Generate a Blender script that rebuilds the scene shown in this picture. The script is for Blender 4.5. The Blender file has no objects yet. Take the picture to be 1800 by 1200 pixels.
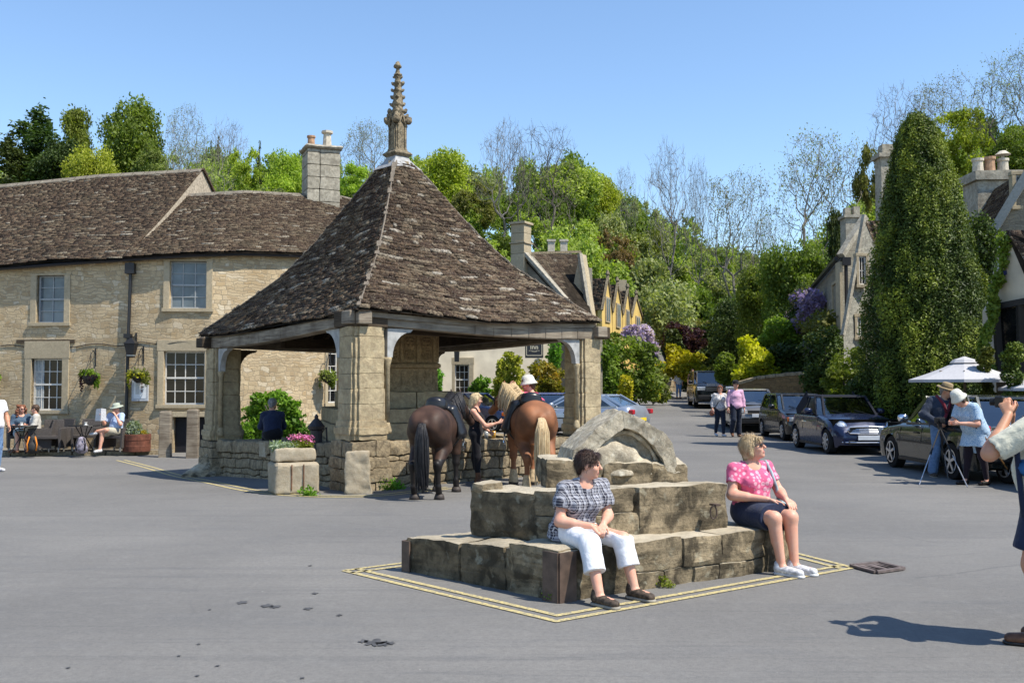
import bpy,math,random
import numpy as np
from mathutils import Vector,Matrix,noise
random.seed(7); rng=np.random.default_rng(7)
R=math.radians
SC=bpy.context.scene
COL=SC.collection
F=1750.0; TH=math.atan(80/F); EYE=1.6
cam_d=bpy.data.cameras.new('camera'); cam=bpy.data.objects.new('camera',cam_d); COL.objects.link(cam)
cam_d.lens=35.0; cam_d.sensor_width=36.0; cam_d.clip_end=2000; cam_d.clip_start=0.05
cam.location=(0,0,EYE); cam.rotation_euler=(R(90)+TH,0,0)
SC.camera=cam
SUN_EL=R(56); SUN_V=Vector((0.90,-0.44,0)).normalized()
wd=bpy.data.worlds.new('World'); SC.world=wd; wd.use_nodes=True
nt=wd.node_tree; bg=nt.nodes['Background']
sky=nt.nodes.new('ShaderNodeTexSky'); sky.sky_type='NISHITA'; sky.sun_disc=False
sky.sun_elevation=SUN_EL; sky.sun_rotation=math.atan2(SUN_V.x,SUN_V.y)
sky.air_density=1.12; sky.dust_density=0.0; sky.ozone_density=4.6; sky.altitude=50
nt.links.new(sky.outputs[0],bg.inputs[0]); bg.inputs[1].default_value=0.15
sl=bpy.data.lights.new('sun','SUN'); sl.energy=5.0; sl.angle=R(0.53); sl.color=(1.0,0.93,0.81)
so=bpy.data.objects.new('sun',sl); COL.objects.link(so)
sd=Vector((SUN_V.x*math.cos(SUN_EL),SUN_V.y*math.cos(SUN_EL),math.sin(SUN_EL)))
so.rotation_euler=sd.to_track_quat('Z','Y').to_euler(); so.location=(20,-20,40)
SC.view_settings.view_transform='Standard'; SC.view_settings.look='None'
SC.view_settings.exposure=0.5; SC.view_settings.gamma=1.0
SC.render.engine='CYCLES'
cy=SC.cycles; cy.max_bounces=5; cy.diffuse_bounces=3; cy.glossy_bounces=2; cy.transmission_bounces=4
cy.transparent_max_bounces=6; cy.caustics_reflective=False; cy.caustics_refractive=False
def P(px,py,Y):
 t=(600-py)/F; c,s=math.cos(TH),math.sin(TH)
 dy=c-t*s; dz=s+t*c; k=Y/dy
 return Vector(((px-900)/F*k,Y,EYE+dz*k))
def ss(t):
 t=min(1.0,max(0.0,t)); return t*t*(3-2*t)
SKX=[-200,0,100,250,420,560,760,900,1000,1090,1200,1300,1400,1480,1560,1650,1800,2000]
SKY=[270,290,270,265,285,290,290,300,290,330,400,445,450,400,320,260,215,180]
def gz(x,y):
 z=-0.26*ss((-x-1.5)/6)*ss((y-13)/9)
 if y>31:z+=0.035*max(0.0,y-33.5+1.5*math.exp(-max(0,y-33.5)/4))*max(ss((x-1.5)/4),ss((y-46)/10))*ss((y-31)/4)
 if y>34:
  px=900+x/y*F; sk=float(np.interp(px,SKX,SKY)); ys=float(np.interp(px,[1150,1200,1400,1500,1600,1700],[51,74,60,46,38,34]))
  if px<1150:ys=float(np.interp(px,[880,1000,1150],[50,56,71]))
  if y>ys:
   zt=EYE+(680-(sk+150))/F*y*0.97
   z=z+(max(zt,z)-z)*ss((y-ys)/36)
 return z
def G(px,py):
 """point of the ground seen at this pixel"""
 Y=5.0
 while Y<120:
  p=P(px,py,Y)
  if p.z<=gz(p.x,Y):return Vector((p.x,Y,gz(p.x,Y)))
  Y+=0.02
 return P(px,py,60)
def PG(px,Y):
 """ground point below pixel column px at distance Y"""
 x=(px-900)/F*Y; return Vector((x,Y,gz(x,Y)))
def tag(o,label=None,cat=None,group=None,kind=None):
 if label:o['label']=label
 if cat:o['category']=cat
 if group:o['group']=group
 if kind:o['kind']=kind
 return o
def empty(name,loc=(0,0,0),rz=0.0,label=None,cat=None,group=None,scale=1.0,rx=0):
 o=bpy.data.objects.new(name,None); COL.objects.link(o)
 o.location=loc; o.rotation_euler=(rx,0,rz); o.scale=(scale,)*3
 o.empty_display_size=0.2
 return tag(o,label,cat,group)
def kids(o):return KIDS.get(o.name,[])
KIDS={}
def link(o,parent=None):
 COL.objects.link(o)
 if parent is not None:
  o.parent=parent; KIDS.setdefault(parent.name,[]).append(o)
 return o
def copy_tree(o,parent=None):
 c=o.copy(); link(c,parent)
 for k in('label','category','group'):
  pass
 for ch in kids(o):copy_tree(ch,c)
 return c
def mesh_obj(name,V,Fc,mat,parent=None,smooth=False,mi=None,attr=None,uv=None):
 me=bpy.data.meshes.new(name)
 V=np.asarray(V,dtype=np.float32).reshape(-1,3)
 if isinstance(Fc,np.ndarray)and Fc.ndim==2:
  n,k=Fc.shape
  me.vertices.add(len(V)); me.vertices.foreach_set('co',V.ravel())
  me.loops.add(n*k); me.loops.foreach_set('vertex_index',Fc.astype(np.int32).ravel())
  me.polygons.add(n)
  me.polygons.foreach_set('loop_start',(np.arange(n)*k).astype(np.int32))
  me.polygons.foreach_set('loop_total',np.full(n,k,dtype=np.int32))
  me.update(calc_edges=True)
 else:
  me.from_pydata([tuple(v)for v in V.tolist()],[],Fc)
 mats=mat if isinstance(mat,(list,tuple))else[mat]
 for m in mats:me.materials.append(m)
 if mi is not None:me.polygons.foreach_set('material_index',np.asarray(mi,dtype=np.int32))
 if smooth:me.polygons.foreach_set('use_smooth',np.ones(len(me.polygons),dtype=bool))
 if attr is not None:
  a=me.attributes.new('rnd','FLOAT','FACE'); a.data.foreach_set('value',np.asarray(attr,dtype=np.float32))
 if uv is not None:
  l=me.uv_layers.new(name='UVMap'); l.data.foreach_set('uv',np.asarray(uv,dtype=np.float32).ravel())
 me.validate(); me.update()
 o=bpy.data.objects.new(name,me); link(o,parent)
 return o
class MB:
 """collects shapes, builds them as ONE mesh"""
 def __init__(s):s.V=[]; s.F=[]; s.M=[]; s.UV=[]; s.cm=0; s.A=[]
 def face(s,pts,uv=None,m=None,a=None):
  b=len(s.V); s.V+=[tuple(p)for p in pts]; s.F.append(list(range(b,b+len(pts))))
  s.M.append(s.cm if m is None else m)
  s.A.append(random.random()if a is None else a)
  if uv is None:
   p=[Vector(q)for q in pts]; n=Vector((0,0,0))
   for i in range(len(p)):
    n+=p[i].cross(p[(i+1)%len(p)])
   if n.length<1e-12:n=Vector((0,0,1))
   n.normalize()
   if abs(n.z)>0.95:uv=[(q.x,q.y)for q in p]
   else:
    t=Vector((-n.y,n.x,0)).normalized(); w=n.cross(t)
    uv=[(q.dot(t),q.dot(w))for q in p]
  s.UV.append(uv)
 def box(s,c,size,rz=0.0,top=1.0,mat=None,rot=None,jit=0):
  """box centred in x,y at c, standing on c.z; top = taper"""
  hx,hy,h=size[0]/2,size[1]/2,size[2]
  q=[]
  for z,k in((0,1.0),(h,top)):
   for x,y in((-hx,-hy),(hx,-hy),(hx,hy),(-hx,hy)):
    q.append(Vector((x*k+random.uniform(-jit,jit),y*k+random.uniform(-jit,jit),z+random.uniform(-jit,jit))))
  M=Matrix.Translation(Vector(c))@(rot.to_4x4()if rot is not None else Matrix.Rotation(rz,4,'Z'))
  q=[M@v for v in q]
  a=random.random()
  for f in((3,2,1,0),(4,5,6,7),(0,1,5,4),(1,2,6,5),(2,3,7,6),(3,0,4,7)):
   s.face([q[i]for i in f],m=mat,a=a)
 def hexa(s,q,mat=None):
  q=[Vector(v)for v in q]; a=random.random()
  for f in((3,2,1,0),(4,5,6,7),(0,1,5,4),(1,2,6,5),(2,3,7,6),(3,0,4,7)):
   s.face([q[i]for i in f],m=mat,a=a)
 def beam(s,a,b,w,h,up=(0,0,1),mat=None):
  """bar from a to b with width w and height h, centred on the line"""
  a=Vector(a); b=Vector(b); d=(b-a).normalized(); u=Vector(up)
  x=d.cross(u)
  if x.length<1e-5:x=d.cross(Vector((1,0,0)))
  x.normalize(); u=x.cross(d)
  q=[]
  for p in(a,b):
   for i,j in((-1,-1),(1,-1),(1,1),(-1,1)):
    q.append(p+x*i*w/2+u*j*h/2)
  aa=random.random()
  for f in((0,1,2,3),(7,6,5,4),(1,0,4,5),(2,1,5,6),(3,2,6,7),(0,3,7,4)):
   s.face([q[i]for i in f],m=mat,a=aa)
 def tube(s,pts,r,n=8,caps=True,mat=None):
  pts=[Vector(p)for p in pts]; rs=r if isinstance(r,(list,tuple))else[r]*len(pts)
  rings=[]; px=None
  for i,p in enumerate(pts):
   d=(pts[min(i+1,len(pts)-1)]-pts[max(i-1,0)])
   if d.length<1e-9:d=Vector((0,0,1))
   d.normalize()
   x=px-d*px.dot(d)if px is not None else None
   if x is None or x.length<1e-4:
    x=d.cross(Vector((0,0,1)));
    if x.length<1e-3:x=Vector((1,0,0))
   x.normalize(); y=d.cross(x); px=x
   rings.append([p+(x*math.cos(2*math.pi*k/n)+y*math.sin(2*math.pi*k/n))*rs[i]for k in range(n)])
  b=len(s.V); aa=random.random()
  for rg in rings:s.V+=[tuple(v)for v in rg]
  def add(f):
   s.F.append(f); s.M.append(s.cm if mat is None else mat); s.A.append(aa)
   s.UV.append([(s.V[i][0]+s.V[i][1],s.V[i][2])for i in f])
  for i in range(len(rings)-1):
   for k in range(n):
    k2=(k+1)%n
    add([b+i*n+k,b+i*n+k2,b+(i+1)*n+k2,b+(i+1)*n+k])
  if caps:
   add([b+k for k in range(n)][::-1]); add([b+(len(rings)-1)*n+k for k in range(n)])
 def lathe(s,c,prof,n=16,mat=None,sx=1,sy=1,rz=0):
  """profile [(r, z)] turned round the vertical through c; n=4 gives square plans"""
  c=Vector(c); b=len(s.V); aa=random.random()
  for r,z in prof:
   for k in range(n):
    a=2*math.pi*k/n+rz
    s.V.append((c.x+math.cos(a)*r*sx,c.y+math.sin(a)*r*sy,c.z+z))
  def add(f):
   s.F.append(f); s.M.append(s.cm if mat is None else mat); s.A.append(aa)
   s.UV.append([(s.V[i][0]+s.V[i][1],s.V[i][2])for i in f])
  for i in range(len(prof)-1):
   for k in range(n):
    k2=(k+1)%n
    add([b+i*n+k,b+i*n+k2,b+(i+1)*n+k2,b+(i+1)*n+k])
  add([b+k for k in range(n)][::-1]); add([b+(len(prof)-1)*n+k for k in range(n)])
 def prism(s,poly,d,mat=None):
  """poly = list of points, pushed by vector d"""
  p=[Vector(v)for v in poly]; d=Vector(d); q=[v+d for v in p]
  n=Vector((0,0,0))
  for i in range(len(p)):n+=p[i].cross(p[(i+1)%len(p)])
  if n.dot(d)>0:p.reverse(); q.reverse()
  aa=random.random()
  s.face(p,m=mat,a=aa); s.face(q[::-1],m=mat,a=aa)
  for i in range(len(p)):
   j=(i+1)%len(p); s.face([p[j],p[i],q[i],q[j]],m=mat,a=aa)
 def build(s,name,mat,parent=None,smooth=False,bevel=0,loc=None):
  me=bpy.data.meshes.new(name); me.from_pydata(s.V,[],s.F)
  for m in(mat if isinstance(mat,(list,tuple))else[mat]):me.materials.append(m)
  me.polygons.foreach_set('material_index',s.M)
  l=me.uv_layers.new(name='UVMap'); l.data.foreach_set('uv',[c for f in s.UV for q in f for c in q])
  a=me.attributes.new('rnd','FLOAT','FACE'); a.data.foreach_set('value',s.A)
  if smooth:me.polygons.foreach_set('use_smooth',[True]*len(s.F))
  o=bpy.data.objects.new(name,me); link(o,parent)
  if bevel:
   b=o.modifiers.new('b','BEVEL'); b.width=bevel; b.segments=2; b.limit_method='ANGLE'; b.angle_limit=R(40)
   w=o.modifiers.new('w','WELD'); w.merge_threshold=0.0004
   o.modifiers.move(1,0)
  if loc is not None:o.location=loc
  return o
class SDF:
 def __init__(s,lo,hi,vox,k=0.02):
  s.lo=np.array(lo,float); s.vox=vox; s.k=k
  s.n=np.ceil((np.array(hi,float)-s.lo)/vox).astype(int)+1
  s.D=np.full(s.n,0.5,dtype=np.float32)
 def _sub(s,lo,hi):
  a=np.clip(np.floor((np.array(lo)-s.lo)/s.vox).astype(int),0,s.n)
  b=np.clip(np.ceil((np.array(hi)-s.lo)/s.vox).astype(int)+1,0,s.n)
  if(b<=a).any():return None,None
  g=np.meshgrid(*[(s.lo[i]+np.arange(a[i],b[i])*s.vox).astype(np.float32)for i in range(3)],indexing='ij')
  return(slice(a[0],b[0]),slice(a[1],b[1]),slice(a[2],b[2])),np.stack(g,-1)
 def _put(s,sl,d,k,op):
  A=s.D[sl]
  if op=='add':
   h=np.clip(0.5+0.5*(d-A)/k,0,1); s.D[sl]=d+(A-d)*h-k*h*(1-h)
  else:
   h=np.clip(0.5-0.5*(d-A)/k,0,1); s.D[sl]=d+(A-d)*h+k*h*(1-h)
 def cap(s,a,b,ra,rb,k=None,op='add',wide=None,infl=0.0):
  """tapered capsule; wide=(axis, factor) stretches the section along an axis"""
  k=k or s.k; a=np.array(a,float); b=np.array(b,float); ra+=infl; rb+=infl
  f=wide[1]if wide else 1.0
  m=max(ra,rb)*max(1,f)+k+3*s.vox
  sl,p=s._sub(np.minimum(a,b)-m,np.maximum(a,b)+m)
  if sl is None:return
  ab=(b-a).astype(np.float32); L=float((ab**2).sum())+1e-9
  t=np.clip(((p-a.astype(np.float32))@ab)/L,0,1)
  q=p-(a.astype(np.float32)+t[...,None]*ab)
  if wide:
   n=np.array(wide[0],dtype=np.float32); n/=np.linalg.norm(n)
   c=q@n; q=q-(c*(1-1/f))[...,None]*n
  d=np.sqrt((q**2).sum(-1))-(ra+t*(rb-ra))
  if op=='cut':d=-d
  s._put(sl,d.astype(np.float32),k,op)
 def ell(s,c,r,rot=None,k=None,op='add',infl=0.0):
  k=k or s.k; c=np.array(c,float); r=np.array(r,float)+infl; m=r.max()+k+3*s.vox
  sl,p=s._sub(c-m,c+m)
  if sl is None:return
  q=p-c.astype(np.float32)
  if rot is not None:q=q@np.array(rot,dtype=np.float32)
  kk=np.sqrt(((q/r)**2).sum(-1)); g=np.sqrt(((q/(r*r))**2).sum(-1))+1e-9
  d=kk*(kk-1)/g
  if op=='cut':d=-d
  s._put(sl,d.astype(np.float32),k,op)
 def plane(s,pt,n,k=0.006,lo=None,hi=None):
  """cut away the side n points to, optionally only inside a box"""
  n=np.array(n,float); n/=np.linalg.norm(n)
  sl,p=s._sub(s.lo if lo is None else lo,s.lo+s.n*s.vox if hi is None else hi)
  d=(p-np.array(pt))@n
  s._put(sl,d.astype(np.float32),k,'cut')
 def wobble(s,amp,freq,seed=0,axis_f=(1,1,1)):
  r=np.random.default_rng(seed)
  sl,p=s._sub(s.lo,s.lo+s.n*s.vox); o=0
  for i in range(5):
   v=r.normal(size=3)*np.array(axis_f); v/=np.linalg.norm(v); f=freq*(0.6+0.35*i)
   v2=r.normal(size=3)*0.6
   o=o+np.sin(p@(v*f).astype(np.float32)+1.7*np.sin(p@(v2*f).astype(np.float32)+r.uniform(0,6)))/(1+0.5*i)
  s.D+=(o*amp*0.5).astype(np.float32)[:s.n[0],:s.n[1],:s.n[2]]
 def mesh(s):
  D=s.D.copy()
  D[0]=D[-1]=0.5; D[:,0]=D[:,-1]=0.5; D[:,:,0]=D[:,:,-1]=0.5
  S=D<0; n=s.n
  c=np.zeros(n-1,dtype=np.int8)
  for i in(0,1):
   for j in(0,1):
    for k in(0,1):c+=S[i:n[0]-1+i,j:n[1]-1+j,k:n[2]-1+k]
  mk=(c>0)&(c<8); I=np.argwhere(mk); idx=np.full(mk.shape,-1,dtype=np.int64); idx[mk]=np.arange(len(I))
  acc=np.zeros((len(I),3)); cnt=np.zeros(len(I))
  cor=[(i,j,k)for i in(0,1)for j in(0,1)for k in(0,1)]
  for a in cor:
   for ax in range(3):
    if a[ax]:continue
    b=list(a); b[ax]=1
    da=D[I[:,0]+a[0],I[:,1]+a[1],I[:,2]+a[2]]; db=D[I[:,0]+b[0],I[:,1]+b[1],I[:,2]+b[2]]
    x=(da<0)!=(db<0); t=np.where(x,da/np.where(x,da-db,1),0)
    pos=np.array(a,float)[None,:]+np.zeros((len(I),3)); pos[:,ax]+=t
    acc+=pos*x[:,None]; cnt+=x
  V=s.lo+(I+acc/np.maximum(cnt,1)[:,None])*s.vox
  Q=[]
  for ax in range(3):
   u,v=(ax+1)%3,(ax+2)%3
   A=np.take(S,np.arange(0,n[ax]-1),axis=ax); B=np.take(S,np.arange(1,n[ax]),axis=ax)
   E=np.argwhere(A!=B); E=E[(E[:,u]>0)&(E[:,v]>0)&(E[:,u]<n[u]-1)&(E[:,v]<n[v]-1)]
   ins=S[E[:,0],E[:,1],E[:,2]]
   def cell(du,dv):
    q=E.copy(); q[:,u]-=du; q[:,v]-=dv; return idx[q[:,0],q[:,1],q[:,2]]
   q=np.stack([cell(1,1),cell(0,1),cell(0,0),cell(1,0)],1)
   q[~ins]=q[~ins][:,::-1]; Q.append(q)
  return V,np.concatenate(Q)
 def build(s,name,mat,parent=None,region=None,relax=0):
  V,Q=s.mesh()
  for _ in range(relax):
   acc=np.zeros_like(V); cn=np.zeros(len(V))
   for i in range(4):
    np.add.at(acc,Q[:,i],V[Q[:,(i+1)%4]]); np.add.at(cn,Q[:,i],1)
   V=V*0.5+0.5*acc/np.maximum(cn,1)[:,None]
  mi=None
  if region is not None:mi=region(V[Q].mean(1))
  return mesh_obj(name,V,Q,mat,parent,smooth=True,mi=mi)
MATS={}
class NT:
 def __init__(s,name):
  s.m=bpy.data.materials.new(name); s.m.use_nodes=True; s.t=s.m.node_tree; s.b=s.t.nodes['Principled BSDF']
  s.tc=s.t.nodes.new('ShaderNodeTexCoord')
 def n(s,ty,**kw):
  x=s.t.nodes.new(ty)
  for k,v in kw.items():
   if k.startswith('i_'):x.inputs[k[2:].replace('_',' ')].default_value=v
   else:setattr(x,k,v)
  return x
 def l(s,a,b):s.t.links.new(a,b)
 def noise(s,vec,scale,detail=4,rough=0.55,dist=0.0):
  x=s.n('ShaderNodeTexNoise'); x.inputs['Scale'].default_value=scale; x.inputs['Detail'].default_value=detail
  x.inputs['Roughness'].default_value=rough; x.inputs['Distortion'].default_value=dist
  s.l(vec,x.inputs['Vector']); return x.outputs['Fac']
 def map(s,vec,sc):
  x=s.n('ShaderNodeMapping'); x.inputs['Scale'].default_value=sc; s.l(vec,x.inputs['Vector']); return x.outputs[0]
 def ramp(s,f,stops,interp='LINEAR'):
  x=s.n('ShaderNodeValToRGB'); x.color_ramp.interpolation=interp
  e=x.color_ramp.elements
  while len(e)<len(stops):e.new(0.5)
  for q,(p,c)in zip(e,stops):q.position=p; q.color=(c[0],c[1],c[2],1)if not isinstance(c,(int,float))else(c,c,c,1)
  s.l(f,x.inputs[0]); return x.outputs[0]
 def mix(s,f,a,b,mode='MIX'):
  x=s.n('ShaderNodeMix',data_type='RGBA',blend_type=mode)
  if isinstance(f,(int,float)):x.inputs[0].default_value=f
  else:s.l(f,x.inputs[0])
  for i,v in((6,a),(7,b)):
   if isinstance(v,(tuple,list)):x.inputs[i].default_value=(v[0],v[1],v[2],1)
   else:s.l(v,x.inputs[i])
  return x.outputs[2]
 def math(s,op,a,b=0.0):
  x=s.n('ShaderNodeMath',operation=op)
  for i,v in((0,a),(1,b)):
   if isinstance(v,(int,float)):x.inputs[i].default_value=v
   else:s.l(v,x.inputs[i])
  return x.outputs[0]
 def bump(s,h,strength,dist=0.01,prev=None):
  x=s.n('ShaderNodeBump'); x.inputs['Strength'].default_value=strength; x.inputs['Distance'].default_value=dist
  s.l(h,x.inputs['Height'])
  if prev is not None:s.l(prev,x.inputs['Normal'])
  return x.outputs[0]
 def out(s,col,rough=0.9,nrm=None,spec=0.2,metal=0.0,coat=0):
  if isinstance(col,(tuple,list)):s.b.inputs['Base Color'].default_value=(*col,1)
  else:s.l(col,s.b.inputs['Base Color'])
  if isinstance(rough,(int,float)):s.b.inputs['Roughness'].default_value=rough
  else:s.l(rough,s.b.inputs['Roughness'])
  s.b.inputs['Specular IOR Level'].default_value=spec; s.b.inputs['Metallic'].default_value=metal
  s.b.inputs['Coat Weight'].default_value=coat
  if nrm is not None:s.l(nrm,s.b.inputs['Normal'])
  return s.m
def plain(name,col,rough=0.7,spec=0.3,metal=0.0,var=0.12,vs=20,bump=0.15,coat=0):
 if name in MATS:return MATS[name]
 t=NT(name); o=t.tc.outputs['Object']
 nz=t.noise(o,vs,4); c2=tuple(max(0,c*(1-var*1.6))for c in col); c3=tuple(min(1,c*(1+var))for c in col)
 c=t.ramp(nz,[(0.3,c2),(0.7,c3)])
 t.out(c,rough,t.bump(t.noise(o,vs*3,3),bump,0.004)if bump else None,spec,metal,coat)
 MATS[name]=t.m; return t.m
def attr_rnd(t):
 a=t.n('ShaderNodeAttribute',attribute_name='rnd'); return a.outputs['Fac']
def rubble(name,cols,mortar,row=0.088,width=0.27,dist=0.05,stain=0.35):
 """coursed rubble on UV in metres"""
 t=NT(name); uv=t.tc.outputs['UV']
 nn=t.n('ShaderNodeTexNoise'); nn.inputs['Scale'].default_value=3.2; nn.inputs['Detail'].default_value=3; t.l(uv,nn.inputs['Vector'])
 sub=t.n('ShaderNodeVectorMath',operation='SUBTRACT'); t.l(nn.outputs['Color'],sub.inputs[0]); sub.inputs[1].default_value=(0.5,0.5,0.5)
 scl=t.n('ShaderNodeVectorMath',operation='SCALE'); t.l(sub.outputs[0],scl.inputs[0]); scl.inputs['Scale'].default_value=dist*5
 add=t.n('ShaderNodeVectorMath',operation='ADD'); t.l(uv,add.inputs[0]); t.l(scl.outputs[0],add.inputs[1])
 def brick(rw,w,off):
  b=t.n('ShaderNodeTexBrick'); b.offset=off; b.squash=1.6; b.squash_frequency=3; b.offset_frequency=2
  b.inputs['Scale'].default_value=1; b.inputs['Brick Width'].default_value=w; b.inputs['Row Height'].default_value=rw
  b.inputs['Mortar Size'].default_value=0.011; b.inputs['Mortar Smooth'].default_value=0.6
  b.inputs['Color1'].default_value=(0,0,0,1); b.inputs['Color2'].default_value=(1,1,1,1); b.inputs['Mortar'].default_value=(0.5,0.5,0.5,1)
  t.l(add.outputs[0],b.inputs['Vector']); return b
 b1=brick(row,width,0.43); b2=brick(row*1.55,width*0.62,0.3)
 sel=t.ramp(t.noise(uv,0.9,2),[(0.47,0),(0.53,1)])
 colf=t.mix(sel,b1.outputs['Color'],b2.outputs['Color']); mort=t.mix(sel,b1.outputs['Fac'],b2.outputs['Fac'])
 n=len(cols); rc=t.ramp(colf,[(i/(n-1),cols[i])for i in range(n)])
 big=t.noise(uv,0.7,5,0.6); fine=t.noise(uv,28,5,0.7)
 rc=t.mix(t.ramp(fine,[(0.35,0),(0.75,0.55)]),rc,tuple(c*0.62 for c in cols[0]))
 c=t.mix(mort,rc,mortar)
 c=t.mix(t.ramp(big,[(0.45,0),(0.72,stain)]),c,tuple(x*0.4 for x in cols[0]))
 h=t.math('SUBTRACT',t.math('ADD',t.math('MULTIPLY',fine,0.35),t.math('MULTIPLY',colf,0.35)),t.math('MULTIPLY',mort,0.8))
 t.out(c,0.93,t.bump(h,0.75,0.022),0.15); MATS[name]=t.m; return t.m
def stone(name,base,dark,lichen=(0.42,0.40,0.30),scale=3.0,lich=0.5,grime=0.6,bumpd=0.02,rndmix=0.35,worn=None,deep=0.55):  # worn: paler colour for upward faces, wear plus sunlit tops
 """weathered solid stone on object coordinates, with grime, lichen spots, per-block tone"""
 t=NT(name); o=t.tc.outputs['Object']
 a=t.noise(o,scale,6,0.65); b=t.noise(o,scale*7,6,0.7); c=t.noise(o,scale*3.1,5,0.6,0.6)
 col=t.ramp(a,[(0.3,tuple(x*0.78 for x in base)),(0.7,base)])
 col=t.mix(t.math('MULTIPLY',attr_rnd(t),rndmix),col,tuple(x*deep for x in base))
 col=t.mix(t.ramp(c,[(0.44,0),(0.60,grime)]),col,dark)
 col=t.mix(t.ramp(t.noise(o,scale*5.3,4,0.5,0.3),[(0.6,0),(0.68,lich)]),col,lichen)
 col=t.mix(t.ramp(b,[(0.35,0.5),(0.6,0)]),col,dark)
 pit=t.noise(o,42,6,0.85); col=t.mix(t.ramp(pit,[(0.36,0.7),(0.44,0)]),col,dark)
 b=t.math('ADD',b,t.math('MULTIPLY',pit,0.8))
 if worn:
  g=t.n('ShaderNodeNewGeometry'); sp=t.n('ShaderNodeSeparateXYZ'); t.l(g.outputs['Normal'],sp.inputs[0]); st=t.noise(t.map(o,(1.5,1.5,16)),1,4,0.6)
  col=t.mix(t.ramp(st,[(0.5,0),(0.6,0.3)]),col,dark)
  col=t.mix(t.math('MULTIPLY',t.ramp(sp.outputs['Z'],[(0.55,0),(0.9,1)]),t.ramp(a,[(0.3,0.35),(0.55,0.9)])),col,worn); c=t.math('ADD',c,t.math('MULTIPLY',st,0.8))  # upward faces paler: wear, plus sunlit tops put into the colour
 h=t.math('ADD',t.math('MULTIPLY',b,0.5),t.math('MULTIPLY',c,0.7))
 t.out(col,0.95,t.bump(h,0.8,bumpd),0.1); MATS[name]=t.m; return t.m
def slate(name,stops):
 t=NT(name); o=t.tc.outputs['Object']; r=attr_rnd(t)
 col=t.ramp(r,stops); n1=t.noise(o,22,5,0.7); n2=t.noise(o,1.3,4)
 col=t.mix(t.ramp(n1,[(0.44,0),(0.56,0.85)]),col,(0.026,0.02,0.018))
 col=t.mix(t.ramp(t.noise(o,34,3,0.6),[(0.58,0),(0.66,0.7)]),col,(0.34,0.29,0.21))
 col=t.mix(t.ramp(n2,[(0.5,0),(0.75,0.35)]),col,(0.10,0.085,0.055))
 t.out(col,0.95,t.bump(t.noise(o,30,5,0.7),0.8,0.02),0.12); MATS[name]=t.m; return t.m
def leafm(name,c1,c2,c3=None,trans=0.35,rough=0.55):
 t=NT(name); r=attr_rnd(t)
 oi=t.n('ShaderNodeObjectInfo');
 c3=c3 or tuple((a+b)/2 for a,b in zip(c1,c2))
 col=t.ramp(r,[(0.0,c1),(0.5,c3),(1.0,c2)])
 hs=t.n('ShaderNodeHueSaturation'); t.l(col,hs.inputs['Color'])
 t.l(t.math('ADD',t.math('MULTIPLY',oi.outputs['Random'],0.05),0.475),hs.inputs['Hue'])
 t.l(t.math('ADD',t.math('MULTIPLY',oi.outputs['Random'],0.35),0.85),hs.inputs['Value'])
 col=hs.outputs[0]
 t.out(col,rough,None,0.25)
 tr=t.n('ShaderNodeBsdfTranslucent'); mx=t.n('ShaderNodeMixShader'); mx.inputs[0].default_value=trans
 g=t.n('ShaderNodeMix',data_type='RGBA',blend_type='MULTIPLY'); g.inputs[0].default_value=1; t.l(col,g.inputs[6]); g.inputs[7].default_value=(1.5,1.7,0.6,1)
 t.l(g.outputs[2],tr.inputs['Color'])
 out=t.t.nodes['Material Output']; t.l(t.b.outputs[0],mx.inputs[1]); t.l(tr.outputs[0],mx.inputs[2]); t.l(mx.outputs[0],out.inputs[0])
 MATS[name]=t.m; return t.m
def glassm(name,col=(0.02,0.025,0.03),rough=0.06,spec=0.6):
 t=NT(name); o=t.tc.outputs['Object']
 t.out(t.ramp(t.noise(o,1.5,3),[(0.35,tuple(c*0.5 for c in col)),(0.65,col)]),rough,t.bump(t.noise(o,3,2),0.05,0.01),spec)
 MATS[name]=t.m; return t.m
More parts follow.
